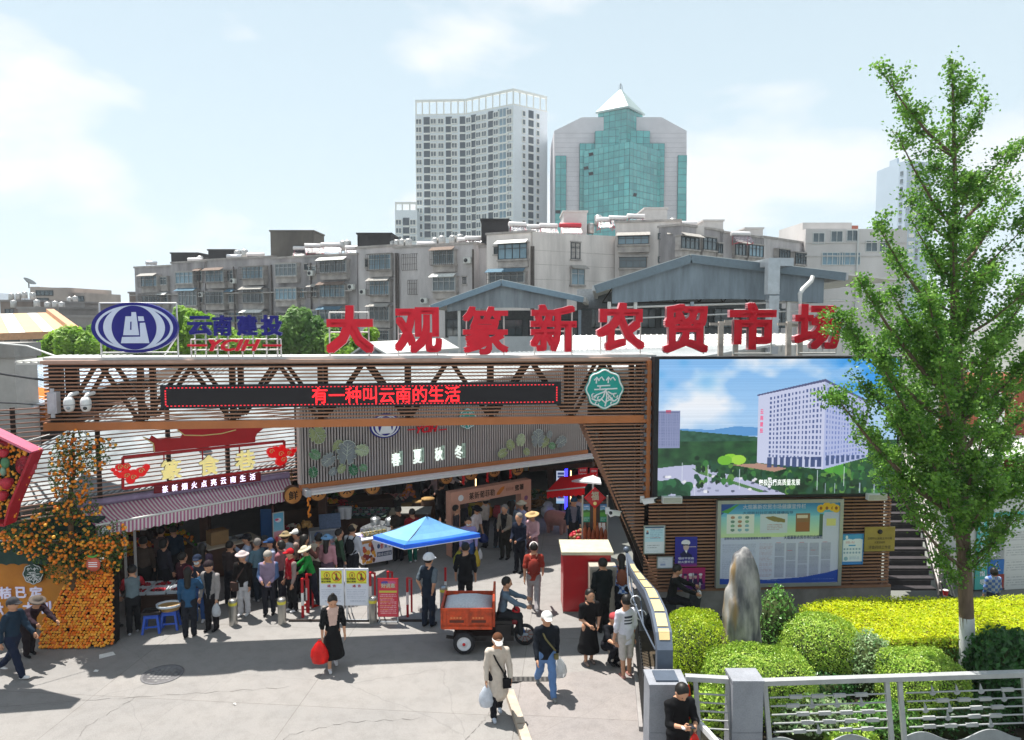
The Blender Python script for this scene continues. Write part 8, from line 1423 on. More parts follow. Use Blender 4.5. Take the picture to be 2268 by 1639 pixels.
def fence(lb,A,B,posts,rails,seed,deco=True):
 pl=Plane(A,B);o=thing('metal_fence',lb,'fence',mw=pl.mw);L_=pl.len;t=MB();t.b2((0,-.05,FZ-.05),(L_,.07,FZ+.03));t.build('top_rail',fen,o);g=random.Random(seed)
 for x in posts:t=MB();t.bar((x,0,FZ-.051),(x+.12,-.1,.05),.075,.05);t.build('post',fen,o)
 for k_ in range(5):
  z=FZ-.25-k_*.148
  for a,b in rails:t=MB();t.tube([(a+.02*k_,-.04,z),(b+.02*k_,-.04,z)],.014,6);t.build('rail',fen,o)
  if deco:
   for a,b in rails:
    x=a+.25+g.random()*.35
    while x<b-.3:
     if g.random()<.68:t=MB();t.b2((x,-.062,z-.028),(x+.21,-.02,z+.028));t.build('plate',fen,o);x+=.37
     else:t=MB();t.prism([(x,z-.0),(x+.02,z-.04),(x+.06,z-.055),(x+.1,z-.04),(x+.12,z)],-.06,-.045);t.prism([(x+.03,z+.01),(x+.09,z+.01),(x+.06,z+.08),(x+.03,z+.135)],-.06,-.045);t.build('fish_plate',fnb,o);x+=.42
 for a,b in rails:n=40;t=MB();t.prism([(a,.04)]+[(a+(b-a)*i/n,.5+.09*math.sin((a+(b-a)*i/n)*5.2))for i in range(n+1)]+[(b,.04)],-.05,-.03);t.build('wave_panel',fnb,o)
 return o,pl
fence('pale metal fence with fish and wave plates right of the lone pillar',(p2b.x+.01,p2b.y+.12),(p2b.x+6.0,p2b.y+.5),[.05,2.12,2.34,4.5],[(.12,2.1),(2.44,4.48),(4.6,5.95)],4);fence('short pale metal fence between the two granite pillars',(p1b.x+.02,p1b.y+.2),(p2a.x-.02,p2a.y+.2),[.16,.68],[(.2,.68)],5,False)
sb1,sb2=at(1540,1592,11.7),at(1605,1665,10.6);sg=thing('sloping_board','white framed sloping board leaning down from the fence beside the man in black','board',(0,0,0));t=MB();t.bar(sb1,sb2,.06,.1);t.build('top_rail',wht,sg);t=MB();t.add([sb1+Vector((0,0,-.05)),sb2+Vector((0,0,-.05)),sb2+Vector((-.02,0,-.8)),sb1+Vector((-.02,0,-.8))],[(0,1,2,3)]);t.build('print',mat('dark_scene_print','#4a4438',.6,var=.6,scale=3,var2='#b0a890'),sg)
ap_=[(1473,1506,12.02),(1473,1440,12.1),(1470,1400,12.3),(1459,1350,12.9),(1441,1308,13.5),(1421,1283,14.2),(1403,1258,15.1),(1388,1222,16.0)];aw=[18,18,19,18,15,12,8,2.5];AR=thing('arched_rail','curved grey steel rail with pale yellow panels rising from a granite pillar','railing',(0,0,0));bl_=mat('blue_grey_steel','#56606e',.45,.3,var=.08);ypn=mat('pale_yellow_panel','#c9b380',.5,var=.06);pts=[at(*p)for p in ap_];hw_=[w*p[2]/FPX for w,p in zip(aw,ap_)]
def spl(ts):
 out=[]
 for t_ in ts:i=min(int(t_),len(pts)-2);f_=t_-i;out.append((pts[i].lerp(pts[i+1],f_),hw_[i]*(1-f_)+hw_[i+1]*f_))
 return out
t=MB();sp_=spl(np.linspace(0,6.999,36))
for(p,w),(q,w2)in zip(sp_[:-1],sp_[1:]):
 d=(q-p).normalized();n=Vector((1,0,0)).cross(d).normalized();n=n if n.y<0 or n.z>.3 else-n;X_,X2=Vector((w,0,0)),Vector((w2,0,0));th=n*-.16;t.add([p-X_,p+X_,q+X2,q-X2,p-X_+th,p+X_+th,q+X2+th,q-X2+th],[(0,1,2,3),(7,6,5,4),(0,3,7,4),(1,5,6,2)])
t.build('ribbon',bl_,AR)
for a in range(7):
 t0=1.55+a*.68;seg=spl(np.linspace(t0,min(t0+.58,6.3),5));t=MB()
 for(p,w),(q,w2)in zip(seg[:-1],seg[1:]):d=(q-p).normalized();n=Vector((1,0,0)).cross(d).normalized();n=n if n.y<0 or n.z>.3 else-n;o_=n*.012;t.add([p-Vector((w*.62,0,0))+o_,p+Vector((w*.68,0,0))+o_,q+Vector((w2*.68,0,0))+o_,q-Vector((w2*.62,0,0))+o_],[(0,1,2,3)])
 t.build('yellow_panel',ypn,AR)
t=MB();t.ball(at(1387,1217,16.0),.07,10,6);t.build('finial',bl_,AR)
for mid in((1392,1300),(1404,1330),(1418,1320)):t=MB();t.tube([at(1387,1222,16),at(mid[0],mid[1],14.8),at(1425,1385,13.6),at(1452,1440,12.4)],.018,6);t.build('side_bar',bl_,AR)
for u,v in((1408,1330),(1420,1362)):c=at(u,v,14.3);t=MB();t.tube([c+Vector((.1*math.cos(k_),0,.1*math.sin(k_)))for k_ in[j*.5 for j in range(11)]],.014,5);t.build('ring',mat('pale_ring','#b5b9bf',.4,.4),AR)
t=MB();t.b2((p1a.x+.12,p1a.y+.08,1.5),(p1b.x-.12,p1a.y+.42,1.53));t.build('foot_plate',bl_,AR)
BF=thing('picket_fence','low black picket fence along the planting bed beside the white shirt boy','fence',(0,0,0));a,b=Vector((p1a.x+.12,12.5,0)),Vector((xat(1407,1400,15.9),15.9,0));bkm=mat('black_railing','#26282a',.5,.2)
for i in range(26):p=a.lerp(b,i/25);t=MB();t.b2((p.x-.012,p.y-.012,.1),(p.x+.012,p.y+.012,1.05));t.build('picket',bkm,BF)
for z in(.18,.98):t=MB();t.bar((a.x,a.y,z),(b.x,b.y,z),.03,.03);t.build('rail',bkm,BF)
t=MB();t.bar((a.x,a.y,.06),(b.x,b.y,.06),.16,.12);t.build('kerb',plm,BF)
of_=thing('orange_flag','bundle of bright orange cloth hanging behind the granite pillar','cloth',at(1512,1530,12.35));ofm=mat('bright_orange_cloth','#e0441a',.7,var=.06,trans=.35)
for i in range(5):t=MB();x=-.16+i*.07;t.lathe([(.05,-.6),(.045,-.1),(.03,.3-.07*i),(.005,.36-.07*i)],7,c=(x,.02*i,0));t.build('fold',ofm,of_)
t=MB();t.tube([(-.22,0,-.9),(-.2,0,.45)],.012,5);t.build('pole',wht,of_)
# ================================================================== people
skin_m=mat('skin','#b98a6e',.55,var=.06,scale=20);hair_m=mat('black_hair','#15120f',.5,var=.3,scale=40);eye_m=mat('dark_eye','#17110e',.3)
def cloth(c):return mat('cloth_'+c[1:],c,.88,var=.14,scale=7,spec=.15)
def rx(a):return Matrix.Rotation(a,3,'X')
def sd_tor(P,a,b,ra,rb,fl,L):
 X,Y,Z=P;c,s=math.cos(L),math.sin(L);Yr,Zr=Y-a[1],Z-a[2];y=Yr*c+Zr*s;z=-Yr*s+Zr*c;h=math.sqrt((b[1]-a[1])**2+(b[2]-a[2])**2)
 t=np.clip(z/h,0,1);r=ra+(rb-ra)*t;return(np.sqrt((X-a[0])**2+(y/fl)**2+np.clip(np.maximum(-z,z-h),0,None)**2)-r)*.85
POSES={'stand':((2,3),(-3,2),(4,8,12,0),(2,8,14,0),2,0),'walk':((24,6),(-20,22),(-18,8,18,0),(20,8,24,0),4,4),'walk2':((-18,24),(22,5),(18,9,20,0),(-16,9,14,0),4,6),'arms':((4,4),(-2,3),(6,9,62,-30),(8,9,58,30),2,8),'carry':((10,6),(-10,12),(3,10,8,0),(6,12,10,0),4,14),'reach':((8,8),(-8,6),(48,10,22,0),(36,14,30,0),14,10),'bend':((6,8),(-4,4),(60,8,20,0),(50,10,20,0),46,-10),'phone':((3,3),(-2,2),(22,8,84,-34),(22,8,80,34),4,38),'back':((2,2),(-3,2),(-22,12,34,-20),(-22,12,34,20),0,8),'ride':((82,78),(76,80),(56,10,16,0),(60,10,14,0),10,6),'crouch':((100,126),(84,120),(50,8,46,0),(56,8,40,0),20,6),'face':((3,3),(-3,3),(40,14,108,-20),(6,9,16,0),2,4)}
PN=[0];HANDS={}
def person(label,U,V,h,face,pose,top,bot,shoe,sleeve=1.0,hat=None,hair='short',inner=None,hem=.02,kind='trousers',wide=1.0,vox=None,at3=None,z0=None,extra=None,mask=False,nod=None,yaw=0):
 g=Vector(at3)if at3 else gr(U,V);o=thing('person',label,'person',g,rad(face));vx=vox or(.0155 if g.y<16.5 else .018 if g.y<19 else .022)
 (la,lk),(ra_,rk),A1_,A2_,lean,nd=POSES[pose];nd=nd if nod is None else nod;Ln=rad(lean);hip=Vector((0,0,.525*h));w=wide
 dv=lambda a:Vector((0,-math.sin(rad(a)),-math.cos(rad(a))))
 legs=[]
 for sx_,a,k in((-1,la,lk),(1,ra_,rk)):hp=hip+Vector((sx_*.052*h*w,0,0));kn=hp+dv(a)*.25*h;an=kn+dv(a-k)*.235*h;legs.append((hp,kn,an,a-k))
 drop=min(l[2].z for l in legs)-.042*h;sit=z0 if z0 is not None else-drop;sh=Vector((0,0,sit));legs=[(a+sh,b+sh,c+sh,d)for a,b,c,d in legs];hip=hip+sh
 up=Vector((0,-math.sin(Ln),math.cos(Ln)));fw=Vector((0,-math.cos(Ln),-math.sin(Ln)));neck=hip+up*.325*h;L3=lean*.6;upn=Vector((0,-math.sin(rad(L3+nd)),math.cos(rad(L3+nd))));hd=neck+Vector((0,-math.sin(rad(L3)),math.cos(rad(L3))))*.045*h+upn*.062*h;fh=Vector((0,-math.cos(rad(L3+nd)),-math.sin(rad(L3+nd))))
 arms=[]
 for sx_,(f,ab,e,i_)in((-1,A1_),(1,A2_)):
  sp=hip+up*.287*h+Vector((sx_*.104*h*w,0,0));d=Vector((sx_*math.sin(rad(ab)),-math.sin(rad(f))*math.cos(rad(ab)),-math.cos(rad(f))*math.cos(rad(ab))));el=sp+d*.172*h;d2=Vector((-sx_*math.sin(rad(abs(i_)))if i_ else sx_*.03,-math.sin(rad(f+e)),-math.cos(rad(f+e)))).normalized();wr=el+d2*.145*h;arms.append((sp,el,wr,d2,sx_))
 HANDS[label]=[o,arms[0][2]+arms[0][3]*.06*h,arms[1][2]+arms[1][3]*.06*h,hip,neck,h,up,fw]
 Rm=Matrix.Rotation(-rad(L3+nd),3,'X')if False else Matrix.Rotation(rad(L3+nd),3,'X')
 def mk(name,prims,m,k=.03,cuts=(),col2=None):
  pts=[]
  for p in prims:
   if p[0]=='c':pts+=[(p[1],p[3]),(p[2],p[4])]
   elif p[0]=='t':pts+=[(p[1],p[3]*1.0),(p[2],p[4])]
   else:pts+=[(p[1],max(p[2]))]
  lo=[min(q[0][i]-q[1]for q in pts)-vx*2 for i in range(3)];hi=[max(q[0][i]+q[1]for q in pts)+vx*2 for i in range(3)]
  def F(X,Y,Z):
   P=(X,Y,Z);D=None
   for p in prims:d=sd_cap(P,p[1],p[2],p[3],p[4])if p[0]=='c' else sd_tor(P,p[1],p[2],p[3],p[4],p[5],Ln)if p[0]=='t' else sd_ell(P,p[1],p[2],p[3]if len(p)>3 else None);D=d if D is None else smin(D,d,k)
   if name in('top','coat','skirt','trousers'):fr_q=38 if name in('skirt','coat')else 15;D=D+.0075*np.sin(X*fr_q+Y*21+2.5*np.sin(Z*11+PN[0]))*np.sin(Z*(6 if fr_q>20 else 29)+X*12+PN[0])
   for c in cuts:D=np.maximum(D,c(X,Y,Z))
   return D
  v,f=surfnet(F,lo,hi,vx if name!='face' else .01)
  mi=None;ms=[m]
  if col2:ms=[m,col2[0]];cen=v[f].mean(1);mi=col2[1](cen).astype(np.int32)
  return v,f,ms,mi
 def part(name,*a,**k):v,f,ms,mi=mk(name,*a,**k);return link(name,mesh_np(name,v,f,ms,True,mi),o)
 pr=[('e',hd,(.058*h,.066*h,.074*h),Rm),('e',hd-upn*.03*h+fh*.012*h,(.043*h,.05*h,.05*h),Rm),('e',hd+fh*.068*h-upn*.01*h,(.011*h,.014*h,.017*h),Rm),('c',neck-up*.02*h,hd-upn*.03*h,.036*h,.032*h),('t',hip-up*.02*h,neck-up*.05*h,.082*h*w,.09*h*w,.62)]
 for s in(-1,1):pr.append(('e',hd+Vector((s*.059*h,0,-.008*h)),(.008*h,.014*h,.019*h),Rm))
 for a,b,c,d,s in arms:pr+=[('c',a,b,.03*h,.025*h),('c',b,c,.025*h,.017*h),('e',c+d*.035*h,(.017*h,.022*h,.03*h))]
 for a,b,c,d in legs:pr+=[('c',a,b,.052*h,.034*h),('c',b,c,.034*h,.022*h)]
 v,f,ms,mi=mk('body',pr,skin_m,.02);fb_=MB()
 if g.y<18.5:
  for a,b,c,d,s in arms:
   q=d.cross(Vector((s,0,0)));q=q.normalized()if q.length>.1 else Vector((0,-1,0))
   for j in range(4):b0=c+d*.055*h+q*(.011*h*(j-1.5));ln=(.036,.043,.04,.031)[j]*h;m_=b0+d*ln*.55;fb_.tube([b0-d*.012*h,b0,m_,m_+(d*.7+Vector((-s*.7,0,0))).normalized()*ln*.5],[.0055*h,.0055*h,.005*h,.0035*h],5)
   b0=c+d*.025*h-q*.018*h;fb_.tube([b0,b0+(d-q*.9).normalized()*.03*h,b0+(d*1.3-q*.5).normalized()*.05*h],[.007*h,.006*h,.004*h],5)
 me=mesh_np('body',v,f,ms,True)
 if fb_.v:
  V0=[tuple(x)for x in v];n0=len(V0);m2=bpy.data.meshes.new('body');m2.from_pydata(V0+fb_.v,[],[tuple(x)for x in f]+[tuple(i+n0 for i in x)for x in fb_.f]);m2.materials.append(skin_m);m2.polygons.foreach_set('use_smooth',[True]*len(m2.polygons));me=m2
 link('body',me,o)
 if g.y<19:
  for s in(-1,1):t=MB();t.ball(hd+fh*.061*h+Vector((s*.022*h,0,0))+upn*.008*h,(.008*h,.005*h,.004*h),6,4);t.build('eye',eye_m,o)
 tc_=cloth(top);i_=lambda x:x*h
 if hem>.3:tp=[('t',hip-up*hem*h*.55,hip+up*.06*h,i_(.138*w),i_(.09*w),.86)]
 elif hem>.03:tp=[('t',hip-up*hem*h,hip+up*.1*h,i_(.098*w),i_(.094*w),.68)]
 else:tp=[('t',hip-up*hem*h,hip+up*.1*h,i_(.094*w),i_(.092*w),.66)]
 tp+=[('t',hip+up*.1*h,hip+up*.262*h,i_(.09*w),i_(.1*w),.62),('c',arms[0][0],arms[1][0],i_(.04),i_(.04)),('c',neck-up*.04*h,neck-up*.02*h,i_(.045),i_(.042))]
 for a,b,c,d,s in arms:
  if sleeve>.5:tp+=[('c',a,b,i_(.042),i_(.034)),('c',b,b.lerp(c,.94 if sleeve>=1 else .35),i_(.034),i_(.027))]
  elif sleeve>0:tp+=[('c',a,a.lerp(b,.8),i_(.042),i_(.04))]
 co=None
 if inner:nk=neck;co=(cloth(inner),lambda c:((np.abs(c[:,0])<.028*h+.045*h*np.clip((c[:,2]-hip.z)/(.3*h),0,1))&((c[:,1]-hip.y)*fw.y+(c[:,2]-hip.z)*fw.z>.02*h)))
 elif extra=='print':co=(cloth('#c0603a'),lambda c:((np.abs(c[:,0])<.06*h)&((c[:,1]-hip.y)*fw.y>.03*h)&(c[:,2]>hip.z+.02*h)&(c[:,2]<hip.z+.12*h)))
 elif extra=='backprint':co=(cloth('#3a3c48'),lambda c:((np.abs(c[:,0])<.055*h)&(c[:,1]>.03*h)&(((c[:,2]-hip.z)*50/h).astype(int)%2==0)&(c[:,2]>hip.z+.14*h)&(c[:,2]<hip.z+.26*h)))
 elif extra=='plaid':co=(cloth('#4a6aa8'),lambda c:(((c[:,2]*14).astype(int)+(c[:,0]*14+50).astype(int))%2==0))
 elif extra=='spots':co=(cloth('#2c3a4a'),lambda c:(np.sin(c[:,0]*55)*np.sin(c[:,2]*55+c[:,1]*30)>.45))
 elif extra and extra[0]=='#':co=(cloth(extra),lambda c:np.abs(c[:,0])>.108*h*w)
 part('coat' if hem>.25 else 'top',tp,tc_,.03,(lambda X,Y,Z:(hip.z-(hem*h if hem<.3 else hem*h*.9))-Z,)if lean<30 else(),co)
 bc=cloth(bot)
 if kind=='skirt':part('skirt',[('t',hip-up*.33*h,hip+up*.06*h,i_(.152),i_(.084),.9)],bc,.02,(lambda X,Y,Z:hip.z-.36*h-Z,))
 else:
  e_=.4 if kind=='shorts' else .97;bp_=[('t',hip-up*.03*h,hip+up*.05*h,i_(.092*w),i_(.086*w),.7)]
  for a,b,c,d in legs:bp_+=[('c',a,b,i_(.06),i_(.046)),('c',b,b.lerp(c,e_ if kind=='trousers' else .05),i_(.046),i_(.038))]
  part(kind,bp_,bc,.025)
 for a,b,c,d in legs:
  t_=Vector((0,-math.cos(rad(d*.5)),math.sin(rad(d*.5))));q=c+Vector((0,0,-.012*h));v,f,ms,mi=mk('shoe',[('c',q-t_*.018*h,q+t_*.085*h-Vector((0,0,.006*h)),i_(.025),i_(.02))],cloth(shoe),.02,(lambda X,Y,Z,zz=c.z:zz-.04*h-Z,));link('shoe',mesh_np('shoe',v,f,ms,True),o)
 hc=hd-fh*.012*h+upn*.012*h;hp_=[('e',hc,(i_(.064),i_(.068),i_(.074)),Rm)]
 if hair=='long':hp_+=[('c',hc-upn*.03*h-fh*.03*h,neck-fh*.05*h-up*.09*h,i_(.05),i_(.045))]
 if hair=='bun':hp_+=[('e',hc+upn*.085*h-fh*.01*h,(i_(.026),)*3)]
 if hair=='bob':hp_+=[('e',hc-upn*.03*h-fh*.012*h,(i_(.07),i_(.06),i_(.055)))]
 hm={'grey':cloth('#77736f'),'brown':cloth('#5a3a28')}.get(hair,hair_m);fc=hd+fh*.045*h-upn*.035*h
 part('hair',hp_,hm,.02,(lambda X,Y,Z:-sd_ell((X,Y,Z),fc,(i_(.054),i_(.05),i_(.072)),Rm),lambda X,Y,Z:(hd.z-(.03 if hair in('short','grey','bun','brown')else .5)*h)-Z))
 if hat:
  ty,c=hat;hm=cloth(c);hz=hd+upn*.022*h;cut=lambda X,Y,Z:(hz.z-.002*h)-Z+(Y-hz.y)*0
  if ty=='cap':pp=[('e',hz,(i_(.067),i_(.074),i_(.066)),Rm),('e',hz+fh*.075*h+upn*.006*h,(i_(.05),i_(.058),i_(.009)),Rm)]
  elif ty=='helmet':pp=[('e',hz,(i_(.08),i_(.09),i_(.082)),Rm),('e',hz+fh*.02*h+upn*.002*h,(i_(.09),i_(.112),i_(.01)),Rm)]
  elif ty=='visor':pp=[('e',hz,(i_(.068),i_(.074),i_(.022)),Rm),('e',hz+fh*.075*h,(i_(.05),i_(.05),i_(.01)),Rm)]
  elif ty=='beanie':pp=[('e',hz-fh*.008*h,(i_(.07),i_(.076),i_(.075)),Rm)]
  else:q=1.25 if ty=='straw' else 1.0;pp=[('e',hz,(i_(.068),i_(.076),i_(.068)),Rm),('e',hz+upn*.002*h,(i_(.108)*q,i_(.118)*q,i_(.022)),Rm)]
  part('helmet' if ty=='helmet' else 'hat',pp,hm,.015,(lambda X,Y,Z:(hz.z-.012*h)-Z,)if ty not in('visor','bucket','straw')else())
 if mask:t=MB();t.ball(hd+fh*.05*h-upn*.026*h,(.038*h,.026*h,.032*h),10,6);t.build('mask',mat('mask_white','#c9d2d6',.8),o)
 PN[0]+=1;return o
def wpos(lb,k,off=(0,0,0)):r=HANDS[lb];o=r[0];return o.location+Matrix.Rotation(o.rotation_euler.z,3,'Z')@(Vector(r[k])+Vector(off))
def bag(label,p,w,hh,c,cat='bag',clear=False):
 o=thing('plastic_bag' if cat=='bag' else 'handbag',label,cat,p);m=mat('bag_'+c[1:]+('c' if clear else ''),c,.35,var=.15,scale=9,trans=.35,alpha=.82 if clear else 1);t=MB();n=14;pf=[(.25,-1),(.42,-.95),(.5,-.7),(.46,-.42),(.26,-.16),(.12,-.05)]
 vs=[(w*r*math.cos(2*PI*j/n)*(1+.1*math.sin(j*2.6+i)),w*.62*r*math.sin(2*PI*j/n)*(1+.12*math.cos(j*1.9+i*2)),hh*z)for i,(r,z)in enumerate(pf)for j in range(n)]
 t.add(vs,[(i*n+j,i*n+(j+1)%n,(i+1)*n+(j+1)%n,(i+1)*n+j)for i in range(len(pf)-1)for j in range(n)]+[tuple(range(n))[::-1]],0,True);t.build('sack',m,o);t=MB()
 for s in(-1,1):t.tube([(s*w*.1,0,-hh*.06),(s*w*.06,0,.0),(0,0,.02)],.008,5)
 t.build('handle',m,o);return o
def backpack(lb,label,c,bag_y=.06):
 r=HANDS[lb];o0,hip,neck,h,up,fw=r[0],r[3],r[4],r[5],r[6],r[7];o=thing('backpack',label,'backpack',o0.location,o0.rotation_euler.z);m=cloth(c);c0=hip+up*.17*h-fw*.105*h;t=MB();X=Matrix.Translation(c0)@Matrix.Rotation(math.asin(max(-1,min(1,-up.y))),4,'X');t.ball((0,0,0),(.085*h,.06*h,.125*h),12,8,X=X);t.build('pack',m,o)
 for s in(-1,1):t=MB();t.tube([c0+Vector((s*.05*h,0,.1*h)),neck-up*.005*h+Vector((s*.06*h,0,.012*h)),neck-up*.07*h+fw*.078*h+Vector((s*.065*h,0,0)),hip+up*.12*h+fw*.06*h+Vector((s*.088*h,0,0)),c0+Vector((s*.07*h,0,-.1*h))],.012*h,5);t.build('strap',m,o)
def sling(lb,label,c,s=1,low=.0,size=.075):
 r=HANDS[lb];o0,hip,neck,h,up,fw=r[0],r[3],r[4],r[5],r[6],r[7];o=thing('shoulder_bag',label,'bag',o0.location,o0.rotation_euler.z);m=cloth(c);b=hip+Vector((s*.1*h,0,-low*h))+fw*.085*h;t=MB();t.tube([neck-up*.01*h+Vector((-s*.07*h,0,.005*h)),neck-up*.1*h+fw*.088*h+Vector((-s*.03*h,0,0)),b+Vector((-s*.01,0,.06*h))],.011*h,5);t.build('strap',m,o);t=MB();t.b2((b.x-size*h*.8,b.y-.03*h,b.z-size*h),(b.x+size*h*.8,b.y+.015*h,b.z+size*h*.8));t.build('pouch',m,o)
Pn=person
K,DB,NV='#17171a','#1c2430','#1d2740'
Pn('man in a navy jacket, dark cap and white shoes striding at the far left',32,1497,1.68,78,'walk','#1f3040','#1c2438','#d0d0d0',hat=('cap','#3a3a3e'),inner=None)
Pn('stooping person in a dark coat and grey hat beside the orange wall',66,1452,1.55,60,'bend','#2a1c24','#241c20',K,hat=('bucket','#5c544e'),hem=.05)
Pn('woman in a spotted grey vest with red sleeves at the trays',297,1402,1.56,205,'reach','#5c6a70',K,'#9a9aa0',extra='#8a1822',hat=('cap','#2a3a44'))
Pn('person in a white shirt half hidden right of the orange heap',256,1388,1.6,120,'stand','#b9bcc4','#6a7480',K)
Pn('woman in a blue denim shirt and dark red cap seen from behind',421,1410,1.62,190,'face','#2c5070','#20222a',K,hat=('cap','#7a2430'),hair='long',hem=.07)
Pn('man in a pale grey jacket over black, with a dark cap',470,1397,1.68,-15,'stand','#8f8a88','#1c1a1e',K,hat=('cap','#2a2024'),inner='#141a22',hem=.05,nod=20)
bag('white plastic bag held by the man in the pale grey jacket',wpos('man in a pale grey jacket over black, with a dark cap',2,(0,0,.02)),.2,.34,'#c9cdd2')
Pn('shopper in a pale mask and dark cap behind the grey jacket man',442,1378,1.64,10,'stand','#262a38','#2c4a7c','#b9b9bd',hat=('cap','#1a2438'),mask=True)
Pn('shopper in dark maroon behind the denim shirt woman',408,1368,1.6,150,'stand','#3a1c26',K,K)
Pn('woman in a cream bucket hat, black jacket and white trousers',541,1363,1.6,-8,'stand','#1c1818','#b9b9be','#c9c9cc',hat=('bucket','#b5a8a8'),hem=.05)
sling('woman in a cream bucket hat, black jacket and white trousers','brown cross-body bag of the bucket hat woman','#4a3834',-1,.02)
Pn('man in a white long-sleeved shirt and black cap by the pale counter',553,1322,1.66,-70,'face','#a9b4cc',DB,K,hat=('cap','#1a1a20'))
Pn('man in a teal polo shirt between the white shirt and the beanie',573,1330,1.62,-120,'stand','#5c7c8a','#26303c','#9a9a9e',sleeve=.4,hair='grey')
Pn('older woman in a pale beanie, lavender sweater and blue vest',597,1361,1.58,5,'arms','#8a7a90','#1e1e26',K,hat=('beanie','#9a948c'),inner=None,extra='#4a5f84',hem=.06,wide=1.08)
Pn('woman with long black hair and a blue cap near the drinks poster',605,1327,1.6,-60,'stand','#a9b4d0',DB,'#8a8a90',hat=('cap','#1f3f6a'),hair='long')
Pn('shopper in a bright red vest and red cap',648,1354,1.58,-50,'stand','#a01424',K,'#c9c9cc',hat=('cap','#a81420'),extra='#8a7a76',wide=1.1)
Pn('man in a tan T-shirt and white cap with one hand raised',662,1313,1.7,-80,'face','#9a867c','#22222a',K,sleeve=.4,hat=('cap','#c9c9c4'))
Pn('person in a green shirt, white bucket hat and mask leaning forward',693,1343,1.58,-70,'reach','#1f7a34','#1c1c28','#9a2418',sleeve=.7,hat=('bucket','#c4bca4'),mask=True)
Pn('woman in a pink top and pale blue sun hat at the freezer',726,1316,1.58,170,'stand','#b5848e','#5a4a58',K,hat=('bucket','#6a94bc'),hair='long')
lb='man in a white shirt and tan cap wearing a black backpack';Pn(lb,782,1300,1.7,165,'stand','#b5bac2','#1f1f26',K,hat=('cap','#b09a7c'));backpack(lb,'black backpack on the man in the white shirt','#15161a')
Pn('dark shirted shopper standing behind the left tip of the blue umbrella',883,1242,1.66,170,'stand','#2a2422','#20202a',K,sleeve=.4)
Pn('woman in a dark red top and green trousers behind the umbrella',914,1245,1.6,-160,'stand','#7a1c24','#14584a','#b9b9bc')
lb='woman in a white T-shirt and wide black hat with a dark apron';Pn(lb,1052,1238,1.64,60,'carry','#c4babc','#1c2838','#b9b9bc',sleeve=.4,hat=('bucket','#15151a'),hair='long')
bag('blue shopping bag held by the woman in the black hat',wpos(lb,2,(0,0,.05)),.3,.3,'#1f3478')
lb='person in a lavender shirt with a mask carrying yellow bags';Pn(lb,1037,1268,1.62,8,'carry','#8a86b8','#2c4c7c',K,mask=True)
bag('yellow-green bag in the left hand of the lavender shirted shopper',wpos(lb,1,(-.05,0,0)),.32,.5,'#a4a42c');bag('yellow bag in the right hand of the lavender shirted shopper',wpos(lb,2),.2,.5,'#c9b43a');bag('small white bag beside the yellow bag of the lavender shopper',wpos(lb,2,(.1,0,.02)),.14,.3,'#c9cdd2')
Pn('man in a black sweater walking into the market',1031,1352,1.7,178,'carry','#151517','#17171a',K,sleeve=.85,wide=1.08)
Pn('shopper in a red top bending over the sacks',1104,1215,1.62,120,'bend','#8c1420','#20202a','#7a8a9a')
Pn('older man in a pale sleeveless vest over black',1119,1238,1.66,-30,'arms','#857c70','#26241f',K,extra='#1a1a1c',hair='grey',inner='#1a1a1c')
Pn('balding man in dark navy in the middle of the market lane',1151,1268,1.72,-40,'arms','#161e30','#15171f',K,hair='grey')
lb='woman in a pale pink blouse and straw hat';Pn(lb,1180,1252,1.6,-35,'arms','#c9a4ac','#8a6a72',K,hat=('straw','#b5986c'),hem=.06)
bag('dark brown handbag of the woman in the straw hat',wpos(lb,2,(.08,0,-.02)),.26,.3,'#3a2024','handbag')
Pn('woman in a white hat behind the man in navy',1156,1222,1.6,-60,'stand','#a4a4c4','#6a7a9a',K,hat=('bucket','#b5ac98'),hair='long')
lb='man in a rust red T-shirt and white cap walking away';Pn(lb,1182,1349,1.72,178,'walk2','#8c3428','#8f8a8c','#a9a9ac',sleeve=.5,hat=('cap','#cfc6c4'),hem=.05);backpack(lb,'rust red backpack with dark straps on the man in the white cap','#7a2c24')
Pn('man in a blue cap and dark vest looking down beside the light box',1268,1218,1.68,20,'stand','#1d2c40','#1a1a20',K,hat=('cap','#1f4058'),extra='#6a6a78',inner='#6a6a78',nod=25)
Pn('person in a white shirt behind the blue cap man',1283,1206,1.66,150,'stand','#c4c0d0','#2a3a4a',K)
lb='man in a black jacket standing at the red booth';Pn(lb,1334,1398,1.72,-155,'stand','#141a1c','#151517',K,hem=.05,wide=1.1);sling(lb,'dark shoulder bag on the man in the black jacket','#16202a',-1,.0,.1)
lb='woman in a blue and white plaid shirt beside the gateway leg';Pn(lb,1376,1378,1.62,175,'reach','#b4c0d6','#191920','#c9c9cc',sleeve=.7,extra='plaid',hair='long',hem=.06);backpack(lb,'small brown strapped bag on the plaid shirt woman','#7a4a38')
Pn('woman in a long black dress with crossed arms and long hair',1304,1469,1.6,18,'arms','#131315','#131315','#8a7a72',sleeve=.4,hair='long',kind='skirt',hem=.03,yaw=40)
Pn('boy in a white T-shirt and pale shorts seen from behind',1386,1500,1.7,200,'stand','#c9cad4','#b9b4b0','#a4746c',sleeve=.55,kind='shorts',extra='backprint',hem=.09)
lb='crouching person in a pink cap holding up a dog';Pn(lb,1346,1466,1.6,25,'crouch','#15171c','#1c1c22',K,sleeve=.4,hat=('cap','#b0484c'))
lb='woman in a cream trench coat with a black bag';Pn(lb,1101,1588,1.6,12,'carry','#bdb2a6','#1c1c22','#b9c0cc',hat=('visor','#c9c6c2'),hair='brown',hem=.36,nod=18);sling(lb,'small black cross-body bag of the trench coat woman',K,1,.06,.06)
